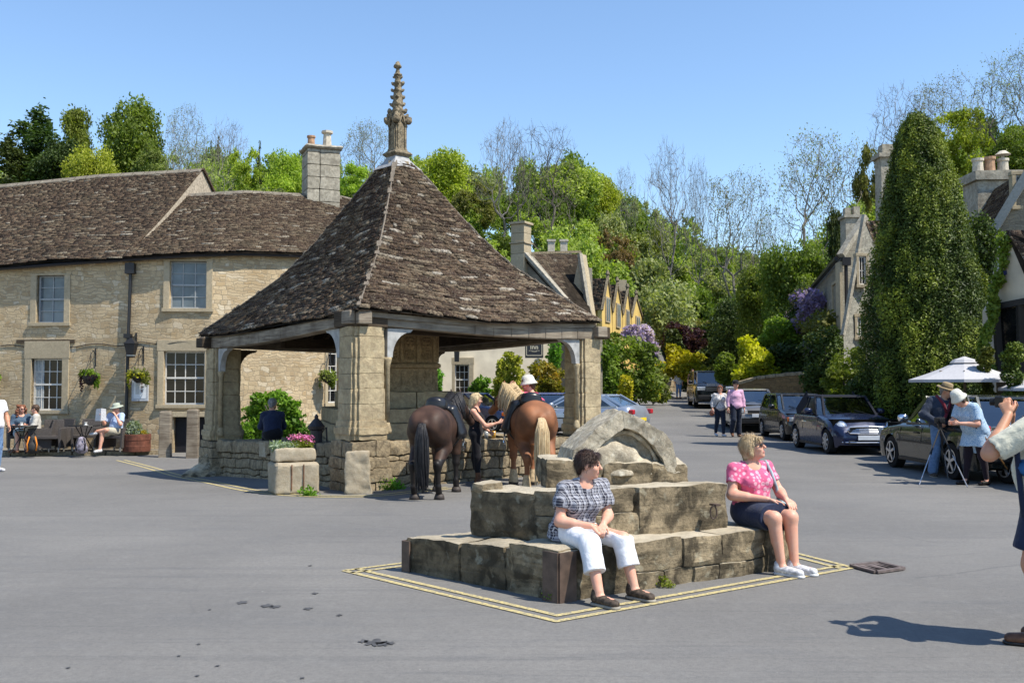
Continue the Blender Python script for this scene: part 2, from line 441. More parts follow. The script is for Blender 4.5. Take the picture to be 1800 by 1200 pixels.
def clothm(name,c1,c2=None,scale=40,kind='plain',rough=0.85,stretch=(1,1,1)):
 t=NT(name); o=t.map(t.tc.outputs['Object'],stretch); c2=c2 or tuple(c*0.8 for c in c1)
 if kind=='plain':col=t.ramp(t.noise(o,scale,3),[(0.35,c2),(0.65,c1)])
 elif kind=='spots':
  v=t.n('ShaderNodeTexVoronoi'); v.inputs['Scale'].default_value=scale; v.inputs['Randomness'].default_value=0.75; t.l(o,v.inputs['Vector'])
  col=t.mix(t.ramp(v.outputs['Distance'],[(0.36,1),(0.42,0)]),c1,c2)
 elif kind=='print':
  col=t.ramp(t.noise(o,scale,5,0.7,0.4),[(0.45,c1),(0.55,c2)])
 elif kind=='plaid':
  sp=t.n('ShaderNodeSeparateXYZ'); t.l(o,sp.inputs[0])
  def bands(src,f,ph):
   w=t.math('SINE',t.math('ADD',t.math('MULTIPLY',src,f),ph)); w2=t.math('SINE',t.math('ADD',t.math('MULTIPLY',src,f*3),ph*2))
   return t.ramp(t.math('ADD',w,t.math('MULTIPLY',w2,0.5)),[(0.1,0),(0.35,1)])
  a=bands(t.math('ADD',sp.outputs['X'],t.math('MULTIPLY',sp.outputs['Y'],0.8)),scale,0.3); b=bands(sp.outputs['Z'],scale,1.1)
  col=t.mix(a,c2,c1); c3=tuple(0.45*x+0.02 for x in c1)
  col=t.mix(t.math('MULTIPLY',b,0.65),col,c1);
  thin=t.ramp(t.math('SINE',t.math('MULTIPLY',sp.outputs['Z'],scale*2.0)),[(0.9,0),(0.97,1)])
  thin2=t.ramp(t.math('SINE',t.math('MULTIPLY',t.math('ADD',sp.outputs['X'],t.math('MULTIPLY',sp.outputs['Y'],0.8)),scale*2.0)),[(0.9,0),(0.97,1)])
  col=t.mix(thin,col,(0.5,0.5,0.53)); col=t.mix(thin2,col,(0.5,0.5,0.53))
 t.out(col,rough,t.bump(t.noise(o,60,3),0.25,0.004,t.bump(t.noise(t.tc.outputs['Object'],9,3,0.6,1.5),0.6,0.014)),0.12)
 t.b.inputs['Sheen Weight'].default_value=0.15
 MATS[name]=t.m; return t.m
def skinm(name,c):
 t=NT(name); o=t.tc.outputs['Object']
 col=t.ramp(t.noise(o,14,4),[(0.35,(c[0]*1.02,c[1]*0.86,c[2]*0.82)),(0.65,c)])
 t.out(col,0.5,t.bump(t.noise(o,90,3),0.15,0.002),0.35)
 t.b.inputs['Subsurface Weight'].default_value=0.12; t.b.inputs['Subsurface Radius'].default_value=(0.02,0.008,0.004); t.b.inputs['Subsurface Scale'].default_value=0.5
 MATS[name]=t.m; return t.m
def hairm(name,c,c2,sc=(60,60,8),rough=0.45):
 t=NT(name); o=t.map(t.tc.outputs['Object'],sc)
 n=t.noise(o,1,5,0.7,0.5)
 t.out(t.ramp(n,[(0.35,c2),(0.62,c)]),rough,t.bump(n,0.7,0.01),0.3); MATS[name]=t.m; return t.m
def paint(name,c,rough=0.25,metal=0.3):
 t=NT(name); o=t.tc.outputs['Object']
 t.out(t.ramp(t.noise(o,2.0,4),[(0.4,tuple(x*0.93 for x in c)),(0.6,c)]),t.ramp(t.noise(o,5,4),[(0.4,rough),(0.7,rough+0.1)]),None,0.5,metal,0.6)
 MATS[name]=t.m; return t.m
def woodm(name,c,c2,sc=(3,3,25)):
 t=NT(name); o=t.map(t.tc.outputs['Object'],sc); n=t.noise(o,1,6,0.7,1.0); n2=t.noise(t.tc.outputs['Object'],2.2,4)
 col=t.mix(t.ramp(n2,[(0.45,0),(0.65,0.6)]),t.ramp(n,[(0.3,c2),(0.65,c)]),c2)
 t.out(col,0.85,t.bump(n,0.6,0.012),0.2); MATS[name]=t.m; return t.m
def asphalt():
 t=NT('asphalt'); o=t.tc.outputs['Object']
 big=t.noise(o,0.22,5,0.55,0.4); mid=t.noise(t.map(o,(0.5,1.6,1)),1.2,5,0.6,1.2); fine=t.noise(o,95,3,0.8); grit=t.noise(o,260,2,0.8)
 col=t.ramp(big,[(0.38,(0.162,0.155,0.145)),(0.62,(0.222,0.212,0.196))])
 wv=t.n('ShaderNodeTexWave',wave_type='RINGS'); wv.inputs['Scale'].default_value=0.07; wv.inputs['Distortion'].default_value=2.5; wv.inputs['Detail'].default_value=3; wv.inputs['Detail Scale'].default_value=0.6; t.l(o,wv.inputs['Vector'])
 col=t.mix(t.ramp(wv.outputs['Fac'],[(0.72,0),(0.95,0.22)]),col,(0.105,0.103,0.10))
 pt=t.n('ShaderNodeTexVoronoi'); pt.inputs['Scale'].default_value=0.12; t.l(o,pt.inputs['Vector']); sc_=t.n('ShaderNodeSeparateColor'); t.l(pt.outputs['Color'],sc_.inputs[0]); col=t.mix(t.math('MULTIPLY',sc_.outputs[0],0.16),col,(0.10,0.10,0.10))
 col=t.mix(t.ramp(mid,[(0.52,0),(0.7,0.35)]),col,(0.118,0.12,0.126))
 st=t.noise(t.map(o,(0.45,5.5,1)),1.6,5,0.6,0.8)
 col=t.mix(t.ramp(st,[(0.60,0),(0.69,0.33)]),col,(0.105,0.107,0.112))
 v=t.n('ShaderNodeTexVoronoi'); v.inputs['Scale'].default_value=1.15; t.l(t.map(o,(1,1,1)),v.inputs['Vector'])
 spot=t.math('MULTIPLY',t.ramp(v.outputs['Distance'],[(0.035,1),(0.055,0)]),t.ramp(t.noise(o,0.8,2),[(0.48,0),(0.52,0.6)]))
 col=t.mix(spot,col,(0.06,0.06,0.065))
 v2=t.n('ShaderNodeTexVoronoi'); v2.inputs['Scale'].default_value=2.6; t.l(o,v2.inputs['Vector'])
 col=t.mix(t.math('MULTIPLY',t.ramp(v2.outputs['Distance'],[(0.018,1),(0.026,0)]),t.ramp(t.noise(o,1.7,2),[(0.5,0),(0.52,1)])),col,(0.4,0.39,0.36))
 vc=t.n('ShaderNodeTexVoronoi',feature='DISTANCE_TO_EDGE'); vc.inputs['Scale'].default_value=0.33
 nn=t.n('ShaderNodeTexNoise'); nn.inputs['Scale'].default_value=1.5; nn.inputs['Detail'].default_value=5; t.l(o,nn.inputs['Vector'])
 t.l(t.mix(0.12,o,nn.outputs['Color']),vc.inputs['Vector'])
 crack=t.math('MULTIPLY',t.ramp(vc.outputs['Distance'],[(0.0015,1),(0.004,0)]),t.ramp(t.noise(o,0.35,2),[(0.52,0),(0.58,0.5)]))
 col=t.mix(crack,col,(0.07,0.07,0.072))
 for rz_,sx_ in((0.35,1.3),(-0.2,0.9)):
  mp=t.n('ShaderNodeMapping'); mp.inputs['Rotation'].default_value=(0,0,rz_); mp.inputs['Scale'].default_value=(0.12*sx_,4.2*sx_,1); t.l(nn.outputs['Color']if False else o,mp.inputs['Vector']); col=t.mix(t.ramp(t.noise(mp.outputs[0],1.0,4,0.55,0.5),[(0.60,0),(0.645,0.28),(0.69,0)]),col,(0.085,0.085,0.088))
 col=t.mix(t.ramp(t.noise(o,48,2,0.5),[(0.70,0),(0.74,0.5)]),col,(0.42,0.41,0.39)); col=t.mix(t.ramp(t.noise(o,62,2,0.5),[(0.28,0.5),(0.33,0)]),col,(0.06,0.06,0.06))
 sp=t.noise(o,26,5,0.75); col=t.mix(t.ramp(sp,[(0.38,0.45),(0.58,0)]),col,(0.10,0.098,0.095)); col=t.mix(t.ramp(t.noise(o,7,4,0.7),[(0.5,0),(0.7,0.3)]),col,(0.24,0.235,0.22))
 col=t.mix(t.ramp(fine,[(0.3,0.45),(0.62,0)]),col,(0.075,0.077,0.08)); col=t.mix(t.ramp(grit,[(0.55,0),(0.8,0.6)]),col,(0.34,0.34,0.33))
 t.out(col,0.86,t.bump(t.math('ADD',fine,t.math('MULTIPLY',grit,0.5)),0.55,0.006),0.3); return t.m
M_asph=asphalt()
M_floor=plain('forest_floor',(0.035,0.055,0.014),0.95,0.05,var=0.5,vs=0.6,bump=0.6)
M_yel=None
def yel():
 t=NT('yellow_paint'); o=t.tc.outputs['Object']; n=t.noise(o,35,5,0.75); g=t.noise(o,140,2)
 c=t.mix(t.ramp(n,[(0.40,0.9),(0.56,0)]),(0.56,0.46,0.20),(0.19,0.18,0.155))
 c=t.mix(t.ramp(g,[(0.35,0.5),(0.55,0)]),c,(0.2,0.19,0.15))
 t.out(c,0.8,t.bump(g,0.4,0.004),0.2); return t.m
M_yel=yel()
M_pubwall=rubble('coursed_rubble_wall',[(0.40,0.30,0.18),(0.52,0.41,0.26),(0.61,0.485,0.31),(0.44,0.32,0.18),(0.66,0.57,0.42)],(0.38,0.31,0.21))
M_greywall=rubble('grey_rubble_wall',[(0.20,0.185,0.15),(0.30,0.27,0.21),(0.25,0.23,0.18),(0.36,0.33,0.27)],(0.22,0.2,0.16))
M_creamwall=rubble('pale_stone_wall',[(0.42,0.36,0.24),(0.52,0.45,0.32),(0.46,0.4,0.28)],(0.5,0.44,0.33),dist=0.02,stain=0.15)
M_garden=rubble('garden_wall_stone',[(0.16,0.10,0.05),(0.26,0.17,0.08),(0.20,0.13,0.065)],(0.12,0.09,0.05))
M_ash=stone('ashlar',(0.56,0.46,0.29),(0.22,0.17,0.11),grime=0.45,lich=0.25,scale=2.2,bumpd=0.03)
M_dress=stone('dressed_stone',(0.53,0.44,0.30),(0.26,0.22,0.15),grime=0.3,lich=0.2,bumpd=0.006)
M_rub=stone('rubble_stones',(0.46,0.37,0.24),(0.13,0.105,0.075),grime=0.6,rndmix=0.6,bumpd=0.03)
M_step=stone('worn_step_stone',(0.42,0.335,0.215),(0.05,0.042,0.03),lichen=(0.46,0.43,0.32),grime=0.85,lich=0.5,scale=1.7,bumpd=0.04,rndmix=0.7,deep=0.34,worn=(0.52,0.46,0.35))  # worn colour holds both wear and sunlight on the tops
M_gable=stone('lichened_stone',(0.62,0.55,0.42),(0.17,0.14,0.10),lichen=(0.66,0.62,0.50),grime=0.5,lich=0.7,scale=2.6,bumpd=0.03)
M_spire=stone('spire_stone',(0.33,0.27,0.18),(0.075,0.065,0.05),lichen=(0.5,0.46,0.33),grime=0.75,lich=0.6,scale=4)
M_chim=stone('chimney_stone',(0.50,0.46,0.37),(0.16,0.14,0.11),grime=0.5,lich=0.3,scale=1.8)
M_trough=stone('trough_stone',(0.47,0.41,0.31),(0.25,0.2,0.13),grime=0.35,lich=0.2,scale=2)
M_mortar=plain('mortar',(0.16,0.13,0.09),0.95,0.05,var=0.4,vs=8,bump=0.5)
M_slate=slate('stone_slates',[(0,(0.038,0.024,0.018)),(0.35,(0.092,0.060,0.042)),(0.7,(0.165,0.115,0.075)),(0.92,(0.25,0.20,0.14)),(1.0,(0.50,0.45,0.38))])
M_slate2=slate('roof_slates',[(0,(0.042,0.027,0.020)),(0.4,(0.092,0.061,0.042)),(0.75,(0.15,0.104,0.068)),(0.96,(0.21,0.168,0.115)),(1.0,(0.42,0.38,0.31))])
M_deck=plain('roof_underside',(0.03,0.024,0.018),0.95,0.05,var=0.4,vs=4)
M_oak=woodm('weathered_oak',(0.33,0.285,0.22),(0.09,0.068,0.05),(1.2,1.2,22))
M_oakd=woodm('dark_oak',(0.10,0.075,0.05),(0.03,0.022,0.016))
M_white=plain('old_white_paint',(0.62,0.60,0.55),0.5,0.4,var=0.1,vs=12)
M_render=plain('cream_render',(0.62,0.57,0.46),0.9,0.1,var=0.12,vs=1.2,bump=0.3)
M_yellowr=plain('ochre_render',(0.62,0.44,0.15),0.9,0.1,var=0.15,vs=1.2,bump=0.3)
M_wrender=plain('white_render',(0.60,0.54,0.42),0.9,0.1,var=0.15,vs=1.0,bump=0.3)
M_iron=plain('black_iron',(0.012,0.012,0.014),0.45,0.5,bump=0.2)
M_lead=plain('lead',(0.30,0.30,0.30),0.6,0.5,var=0.25,vs=9)
M_steel=plain('brown_steel',(0.105,0.07,0.052),0.6,0.4,var=0.35,vs=7)
M_win=glassm('window_glass',(0.010,0.011,0.012),.1,.3)
M_wincurt=glassm('curtained_glass',(0.17,0.21,0.24),0.12,0.5)
M_terra=plain('terracotta',(0.42,0.26,0.16),0.85,var=0.2,vs=9)
M_potpale=plain('pale_chimney_pot',(0.52,0.47,0.38),0.85,var=0.2,vs=9)
M_bark=woodm('bark',(0.17,0.15,0.12),(0.06,0.05,0.04),(6,6,1.2))
M_barkg=woodm('grey_bark',(0.26,0.24,0.205),(0.11,0.10,0.085),(5,5,1.0))
L_lime=leafm('lime_leaves',(0.17,0.22,0.02),(0.42,0.47,0.06))
L_green=leafm('green_leaves',(0.065,0.098,0.013),(0.20,0.255,0.035))
L_olive=leafm('olive_leaves',(0.10,0.115,0.025),(0.22,0.235,0.06))
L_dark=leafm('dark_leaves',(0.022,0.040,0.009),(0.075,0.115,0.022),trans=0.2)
L_brown=leafm('coppery_leaves',(0.13,0.095,0.035),(0.27,0.20,0.08))
L_conif=leafm('cypress_sprays',(0.020,0.034,0.005),(0.19,0.205,0.02),(0.06,0.08,0.010),trans=0.1)
L_gold=leafm('golden_leaves',(0.15,0.16,0.012),(0.54,0.45,0.02),(0.34,0.30,0.018))
L_rusty=leafm('gold_bronze_leaves',(0.09,0.10,0.014),(0.42,0.27,0.03),(0.22,0.2,0.02))
L_purple=leafm('purple_leaves',(0.022,0.010,0.014),(0.085,0.035,0.045))
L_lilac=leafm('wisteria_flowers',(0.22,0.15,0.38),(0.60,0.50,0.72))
L_silver=leafm('silver_leaves',(0.16,0.22,0.14),(0.34,0.40,0.30))
L_pink=leafm('pink_petals',(0.45,0.07,0.22),(0.75,0.25,0.5),trans=0.2)
L_vivid=leafm('fresh_leaves',(0.05,0.12,0.012),(0.20,0.34,0.035))
S_fair=skinm('fair_skin',(0.62,0.36,0.26)); S_tan=skinm('tanned_skin',(0.50,0.27,0.17))
_H=rng.random(65536).astype(np.float32)
def vnoise(p):
 p=np.asarray(p,float)+137.3; i=np.floor(p).astype(np.int64); f=p-i; f=f*f*(3-2*f)
 def h(a,b,c):return _H[((a*73856093)^(b*19349663)^(c*83492791))&65535]
 r=0
 for dx in(0,1):
  for dy in(0,1):
   for dz in(0,1):
    w=(f[:,0]if dx else 1-f[:,0])*(f[:,1]if dy else 1-f[:,1])*(f[:,2]if dz else 1-f[:,2])
    r=r+w*h(i[:,0]+dx,i[:,1]+dy,i[:,2]+dz)
 return r*2-1
def fbm(p,oct=4):
 p=np.asarray(p,float); r=0; a=1.0
 for k in range(oct):r=r+a*vnoise(p*2**k+k*31.7); a*=0.5
 return r
def fbmv(p,oct=3):
 return np.stack([fbm(p+11.1,oct),fbm(p+57.7,oct),fbm(p+93.9,oct)],1)
class Rough:
 """rough stone blocks gathered in one mesh"""
 def __init__(s):s.V=[]; s.F=[]; s.A=[]; s.n=0
 def add(s,q8,seg=0.06,amp=0.02,freq=4.0,rnd=0.08,a=None,strata=0.0):
  q=np.array([tuple(v)for v in q8],float)
  rnd*=0.5
  L=[np.linalg.norm(q[1]-q[0]),np.linalg.norm(q[3]-q[0]),np.linalg.norm(q[4]-q[0])]
  N=[max(2,min(40,int(round(l/seg))))for l in L]
  idx={}; P_=[]; Fc=[]
  def vid(i,j,k):
   t=(i,j,k)
   if t not in idx:idx[t]=len(P_); P_.append(t)
   return idx[t]
  for ax in range(3):
   u,v=(ax+1)%3,(ax+2)%3
   for side in(0,N[ax]):
    for i in range(N[u]):
     for j in range(N[v]):
      c=[]
      for(a_,b_)in((0,0),(1,0),(1,1),(0,1)):
       t=[0,0,0]; t[ax]=side; t[u]=i+a_; t[v]=j+b_; c.append(vid(*t))
      Fc.append(c if side else c[::-1])
  t=np.array(P_,float)/np.array(N)
  c=2*t-1; ab=np.sort(np.abs(c),axis=1)
  Lm=np.array(L); m=Lm.mean()
  sh=np.zeros(len(c))
  k=np.stack([np.clip((np.abs(c[:,i])-(1-2*rnd*m/max(L[i],1e-6)))/(2*rnd*m/max(L[i],1e-6)),0,1)for i in range(3)],1)
  ks=np.sort(k,1); e=ks[:,1]**2; e3=ks[:,0]**2
  cc=c.copy()
  for i in range(3):cc[:,i]*=1-(e*0.45+e3*0.35)*rnd*m/max(L[i],1e-6)*2*0.9*k[:,i]
  t=(cc+1)/2
  u,v,w=t[:,0:1],t[:,1:2],t[:,2:3]
  p=(1-w)*((1-v)*((1-u)*q[0]+u*q[1])+v*((1-u)*q[3]+u*q[2]))+w*((1-v)*((1-u)*q[4]+u*q[5])+v*((1-u)*q[7]+u*q[6]))
  p=p+fbmv(p*freq,4)*amp-(0.5-np.abs(fbmv(p*freq*2.3+7,2)))*amp*0.55
  if strata:
   cc_=p-p.mean(0); cc_[:,2]=0; cc_/=np.linalg.norm(cc_,axis=1)[:,None]+1e-6; z_=fbm(p*np.array([1.6,1.6,17])+5,3); p=p+cc_*(z_*strata)[:,None]
  s.V.append(p); s.F+=[[x+s.n for x in f]for f in Fc]; s.n+=len(p)
  s.A+=[random.random()if a is None else a]*len(Fc)
 def quadbox(s,base4,z0,z1,**kw):
  """base4: ground plan corners anticlockwise; z0, z1 scalars or lists"""
  z0=z0 if isinstance(z0,(list,tuple))else[z0]*4; z1=z1 if isinstance(z1,(list,tuple))else[z1]*4
  s.add([(p[0],p[1],z)for p,z in zip(base4,z0)]+[(p[0],p[1],z)for p,z in zip(base4,z1)],**kw)
 def build(s,name,mat,parent=None,smooth=True):
  o=mesh_obj(name,np.concatenate(s.V),np.array(s.F),mat,parent,smooth=smooth,attr=s.A)
  o.data.set_sharp_from_angle(angle=R(36)); return o
def stone_wall(name,a,b,z0,z1,thick,parent,mat,rows=(0.09,0.17),wid=(0.18,0.5),amp=0.012,seg=0.07,gap=0.012,cap=None,both=True,za=None):
 """a drystone-like wall from a to b (ground plan); z1 may be (za, zb)"""
 a=Vector((a[0],a[1],0)); b=Vector((b[0],b[1],0)); d=b-a; L=d.length; d.normalize(); n=Vector((d.y,-d.x,0))
 z1=z1 if isinstance(z1,tuple)else(z1,z1); z0=z0 if isinstance(z0,tuple)else(z0,z0)
 r=Rough(); t=0.0
 while t<0.999:
  Hm=((z1[0]-z0[0])+(z1[1]-z0[1]))/2
  h=random.uniform(*rows)/Hm; t2=min(1.0,t+h)
  if 1-t2<0.4*h:t2=1.0
  top=t2>=0.999
  x=0.0
  while x<L-1e-4:
   w=random.uniform(*wid)*(1.6 if(top and cap)else 1); x2=min(L,x+w)
   if L-x2<wid[0]*0.6:x2=L
   out=random.uniform(-0.02,0.018)+(cap or 0)*top
   def pt(xx,tt,o):
    p=a+d*xx+n*o; zz0=z0[0]+(z0[1]-z0[0])*xx/L; zz1=z1[0]+(z1[1]-z1[0])*xx/L
    return(p.x,p.y,zz0+(zz1-zz0)*tt)
   g=gap/2; j=random.uniform(-0.012,0.012)/Hm
   ta,tb=t+g/Hm,t2-g/Hm
   r.add([pt(x+g,ta,thick/2+out),pt(x2-g,ta+j*0,thick/2+out),pt(x2-g,ta,-thick/2-out),pt(x+g,ta,-thick/2-out),pt(x+g,tb,thick/2+out),pt(x2-g,tb,thick/2+out),pt(x2-g,tb,-thick/2-out),pt(x+g,tb,-thick/2-out)],seg=seg,amp=amp,freq=5,rnd=0.09)
   x=x2
  t=t2
 o=r.build(name,mat,parent)
 m=MB(); c=a+d*L/2
 q=[]
 for z in(0,1):
  for(xx,o_)in((0.03,thick/2-0.05),(L-0.03,thick/2-0.05),(L-0.03,-thick/2+0.05),(0.03,-thick/2+0.05)):
   p=a+d*xx+n*o_; q.append((p.x,p.y,(z1 if z else z0)[0 if xx<L/2 else 1]-0.03*z))
 m.hexa(q); m.build('mortar_core',M_mortar,parent)
 return o
def slates(Sf,rows,width,lift=0.035,along=None,seed=1,wmin=0.5,wob=0.012,vpow=1.0,nrm=None):
 """Sf(u, v) -> point on the roof plane, v 0 at the eave, 1 at the ridge. Returns V, F, A"""
 r=random.Random(seed); V=[]; Fc=[]; A=[]
 for i in range(rows):
  v0=(i/rows)**vpow; v1=((i+1.75)/rows)**vpow
  v1=min(v1,1.0)
  L=(Vector(Sf(1,v0))-Vector(Sf(0,v0))).length if along is None else along(v0)
  w0=width*(1-0.45*v0)
  u=-r.random()*0.5*w0/max(L,.1)
  while u<1:
   du=w0*r.uniform(wmin,1.6)/max(L,0.05); u2=u+du
   a,b=max(u,0)+0.004/max(L,.1),min(u2,1)-0.004/max(L,.1)
   u=u2
   if b-a<0.02/max(L,.1):continue
   jv=r.uniform(-0.16,0.16)/rows
   va=max(0 if i==0 else v0+jv,-0.01)
   p=[Vector(Sf(a,va)),Vector(Sf(b,va+r.uniform(-0.05,0.05)/rows)),Vector(Sf(b,v1)),Vector(Sf(a,v1))]
   n=(p[1]-p[0]).cross(p[3]-p[0])
   if n.length<1e-9:n=(p[2]-p[0]).cross(p[3]-p[0])
   if n.length<1e-9:continue
   n.normalize()
   if n.z<0:n=-n
   lo=lift*r.uniform(0.75,1.5); hi=0.006; th=lift*0.8; tl=r.uniform(-wob,wob)
   t=[p[0]+n*(lo+tl),p[1]+n*(lo-tl),p[2]+n*(hi+0.004),p[3]+n*(hi+0.004)]
   q=[t[0]-n*th,t[1]-n*th]
   k=len(V); V+=[tuple(x)for x in(t[0],t[1],t[2],t[3],q[0],q[1],p[2]-n*.01,p[3]-n*.01)]
   Fc+=[[k,k+1,k+2,k+3],[k+4,k+5,k+1,k],[k+5,k+6,k+2,k+1],[k+7,k+4,k,k+3]]
   A+=[r.random()]*4
 return V,Fc,A
def slate_obj(name,surfs,mat,parent):
 V=[]; Fc=[]; A=[]
 for(v,f,a)in surfs:
  k=len(V); V+=v; Fc+=[[x+k for x in q]for q in f]; A+=a
 return mesh_obj(name,np.array(V),np.array(Fc),mat,parent,attr=A)
def leaf_arrays(c,nrm,size,flat=0.5,aspect=1.6,six=False):
 """c (n,3) centres, nrm (n,3) facing hints, size scalar or (n,)"""
 n=len(c); size=np.broadcast_to(np.asarray(size,float),(n,))*rng.uniform(0.6,1.35,n)
 d=nrm*flat+rng.normal(size=(n,3))*(1-flat); d/=np.linalg.norm(d,axis=1)[:,None]+1e-9
 t=rng.normal(size=(n,3)); t-=(t*d).sum(1)[:,None]*d; t/=np.linalg.norm(t,axis=1)[:,None]+1e-9
 b=np.cross(d,t); s=size[:,None]
 bend=d*s*0.22
 V=np.stack([c-t*s*aspect/2,c+b*s*0.42-bend,c+t*s*aspect/2,c-b*s*0.42-bend],1)
 V[:,0]-=0; V[:,2]-=bend
 F_=np.arange(n*4).reshape(n,4)
 return V.reshape(-1,3),F_
def crown_points(clumps,n,shell=0.55):
 """clumps: list of (centre, (rx, ry, rz)); points spread over their outer shells"""
 cl=np.array([list(c)for c,r in clumps],float); rd=np.array([list(r)for c,r in clumps],float)
 w=(rd[:,0]*rd[:,2]); w=w/w.sum(); k=rng.choice(len(cl),n,p=w)
 d=rng.normal(size=(n,3)); d/=np.linalg.norm(d,axis=1)[:,None]
 rr=1-(1-shell)*rng.random(n)**1.3
 p=cl[k]+d*rd[k]*rr[:,None]
 nn=d/rd[k]; nn/=np.linalg.norm(nn,axis=1)[:,None]
 return p,nn,k
def crown(name,clumps,n,size,mat,parent=None,shell=0.55,flat=0.45,gaps=0.35,gf=1.2,aspect=1.5):
 p,nn,k=crown_points(clumps,n,shell)
 g=fbm(p*gf,3); keep=g>(-1+gaps); p,nn,k,g=p[keep],nn[keep],k[keep],g[keep]
 p=p+fbmv(p*1.7,2)*size*1.2
 nn=nn*0.7+np.array([0,0,0.5]);
 V,Fc=leaf_arrays(p,nn,size,flat,aspect)
 ck=np.random.default_rng(5).random(len(clumps))
 a=np.clip(0.5*ck[k]+0.5*rng.random(len(p))+0.18*g,0,1)
 return mesh_obj(name,V,Fc,mat,parent,attr=a)
def blob_clumps(c,r,n,rc=0.35,seed=0,low=-0.6,rcv=0.35):
 """n clumps round an ellipsoid of radii r"""
 g=np.random.default_rng(seed); out=[(tuple(c),tuple(x*0.72 for x in r))]
 for i in range(n):
  d=g.normal(size=3); d/=np.linalg.norm(d)
  if d[2]<low:d[2]=-d[2]*0.4
  q=np.array(c)+d*np.array(r)*(1-rc)*g.uniform(0.8,1.12)
  k=rc*g.uniform(1-rcv,1+rcv)
  out.append((tuple(q),(r[0]*k,r[1]*k,min(r)*k*g.uniform(0.7,1.1))))
 return out
def branch_mesh(h,seed,spread=0.45,levels=5,r0=0.03,nsplit=3,lean=0.0,up=0.25,trunk=0.3,sides=5,twig=0.012,fork=1,curv=.12):
 """recursive bare tree of height about h; returns V, F, tips"""
 r=random.Random(seed); m=MB(); tips=[]
 def grow(p,d,L,rad,lev):
  pts=[p]; q=p.copy(); dd=d.copy(); k=4 if lev<3 else 2
  for i in range(k):
   dd=(dd+Vector((r.uniform(-curv,curv),r.uniform(-curv,curv),up*0.12+r.uniform(-.05,.05)))).normalized()
   q=q+dd*L/k; pts.append(q.copy())
  r1=max(rad*0.62,twig*0.6)
  m.tube(pts,[rad+(r1-rad)*i/k for i in range(k+1)],n=max(3,sides-lev),caps=False)
  if lev>=levels:tips.append(q.copy()); return
  n=nsplit if lev else fork+nsplit-1
  for i in range(n):
   LL=L if lev else h*.20
   ang=r.uniform(0,6.28)if lev else i*6.28/n+r.uniform(-.4,.4)
   s=spread*r.uniform(0.5,1.3)
   x=dd.cross(Vector((0.3,0.9,0.1))).normalized(); y=dd.cross(x)
   nd=(dd+(x*math.cos(ang)+y*math.sin(ang))*s+Vector((0,0,up*0.3))).normalized()
   j=r.randint(max(1,k-2),k)if i else k
   grow(pts[j],nd,LL*(r.uniform(0.66,0.92)if lev else r.uniform(.8,1.15)),max(r1*r.uniform(0.6,0.85),twig*.5),lev+1)
 grow(Vector((0,0,-0.5)),Vector((lean,0,1)).normalized(),h*trunk,h*r0,0)
 return m,tips
# ================================================================ SETTING: ground and road
def build_ground():
 xs=np.concatenate([np.arange(-150,-40,5.0),np.arange(-40,50,1.0),np.arange(50,165,5.0)])
 ys=np.concatenate([np.arange(-14,100,1.0),np.arange(100,262,5.0)])
 X,Y=np.meshgrid(xs,ys,indexing='ij')
 Z=np.array([[gz(float(a),float(b))for b in ys]for a in xs])
 hill=np.clip((Z-2.0)/4,0,1)
 Z=Z+hill*fbm(np.stack([X.ravel()*0.08,Y.ravel()*0.08,0*X.ravel()],1),3).reshape(Z.shape)*1.0
 V=np.stack([X,Y,Z],-1).reshape(-1,3); ny=len(ys)
 i,j=np.meshgrid(np.arange(len(xs)-1),np.arange(ny-1),indexing='ij')
 a=(i*ny+j).ravel(); Fc=np.stack([a,a+ny,a+ny+1,a+1],1)
 cx=V[Fc].mean(1)
 def isroad(x,y):
  if y<30:return-60<x<60
  if y<46:return-5.5<x<60 if y<37 else(-6 if y<44 else 0.16*y-6.0)<x<0.16*y+5
  if y<78:return 0.155*y-3.2<x<0.165*y+4.4
  return False
 m=np.array([isroad(p[0],p[1])for p in cx])
 g=mesh_obj('ground',V,Fc[~m],M_floor,smooth=True); tag(g,kind='structure')
 rd=mesh_obj('road',V,Fc[m],M_asph,smooth=True); tag(rd,kind='structure')
 return rd
ROAD=build_ground()
def on_ground(px,py,dz=0.006):
 g=G(px,py); return Vector((g.x,g.y,gz(g.x,g.y)+dz))
def yellow_line(pts,w=0.075,name='yellow_line',off=0.0):
 P_=[Vector((p[0],p[1],0))for p in pts]; V=[]; Fc=[]
 for i,p in enumerate(P_):
  a=P_[max(i-1,0)]; b=P_[min(i+1,len(P_)-1)]; d0=(p-a); d1=(b-p)
  if d0.length<1e-6:d0=d1
  if d1.length<1e-6:d1=d0
  d0.normalize(); d1.normalize(); n0=Vector((-d0.y,d0.x,0)); n1=Vector((-d1.y,d1.x,0)); n=(n0+n1).normalized(); k=1/max(0.3,n.dot(n0))
  for s in(-1,1):
   q=p+n*(off+s*w/2)*k; V.append((q.x,q.y,gz(q.x,q.y)+0.006))
  if i:j=2*i; Fc.append([j-2,j,j+1,j-1])
 o=mesh_obj(name,V,np.array(Fc),M_yel,ROAD)
 if o.data.polygons[0].normal.z<0:o.data.flip_normals()
 return o
def dens(pts,st=0.6):
 out=[pts[0]]
 for a,b in zip(pts,pts[1:]):
  n=max(1,int((Vector((b[0],b[1]))-Vector((a[0],a[1]))).length/st))
  for i in range(1,n+1):out.append((a[0]+(b[0]-a[0])*i/n,a[1]+(b[1]-a[1])*i/n))
 return out
yc=G(978,1093); yl=G(604,1003); yr=G(1500,998); yb=G(1330,955); ybl=G(735,985)
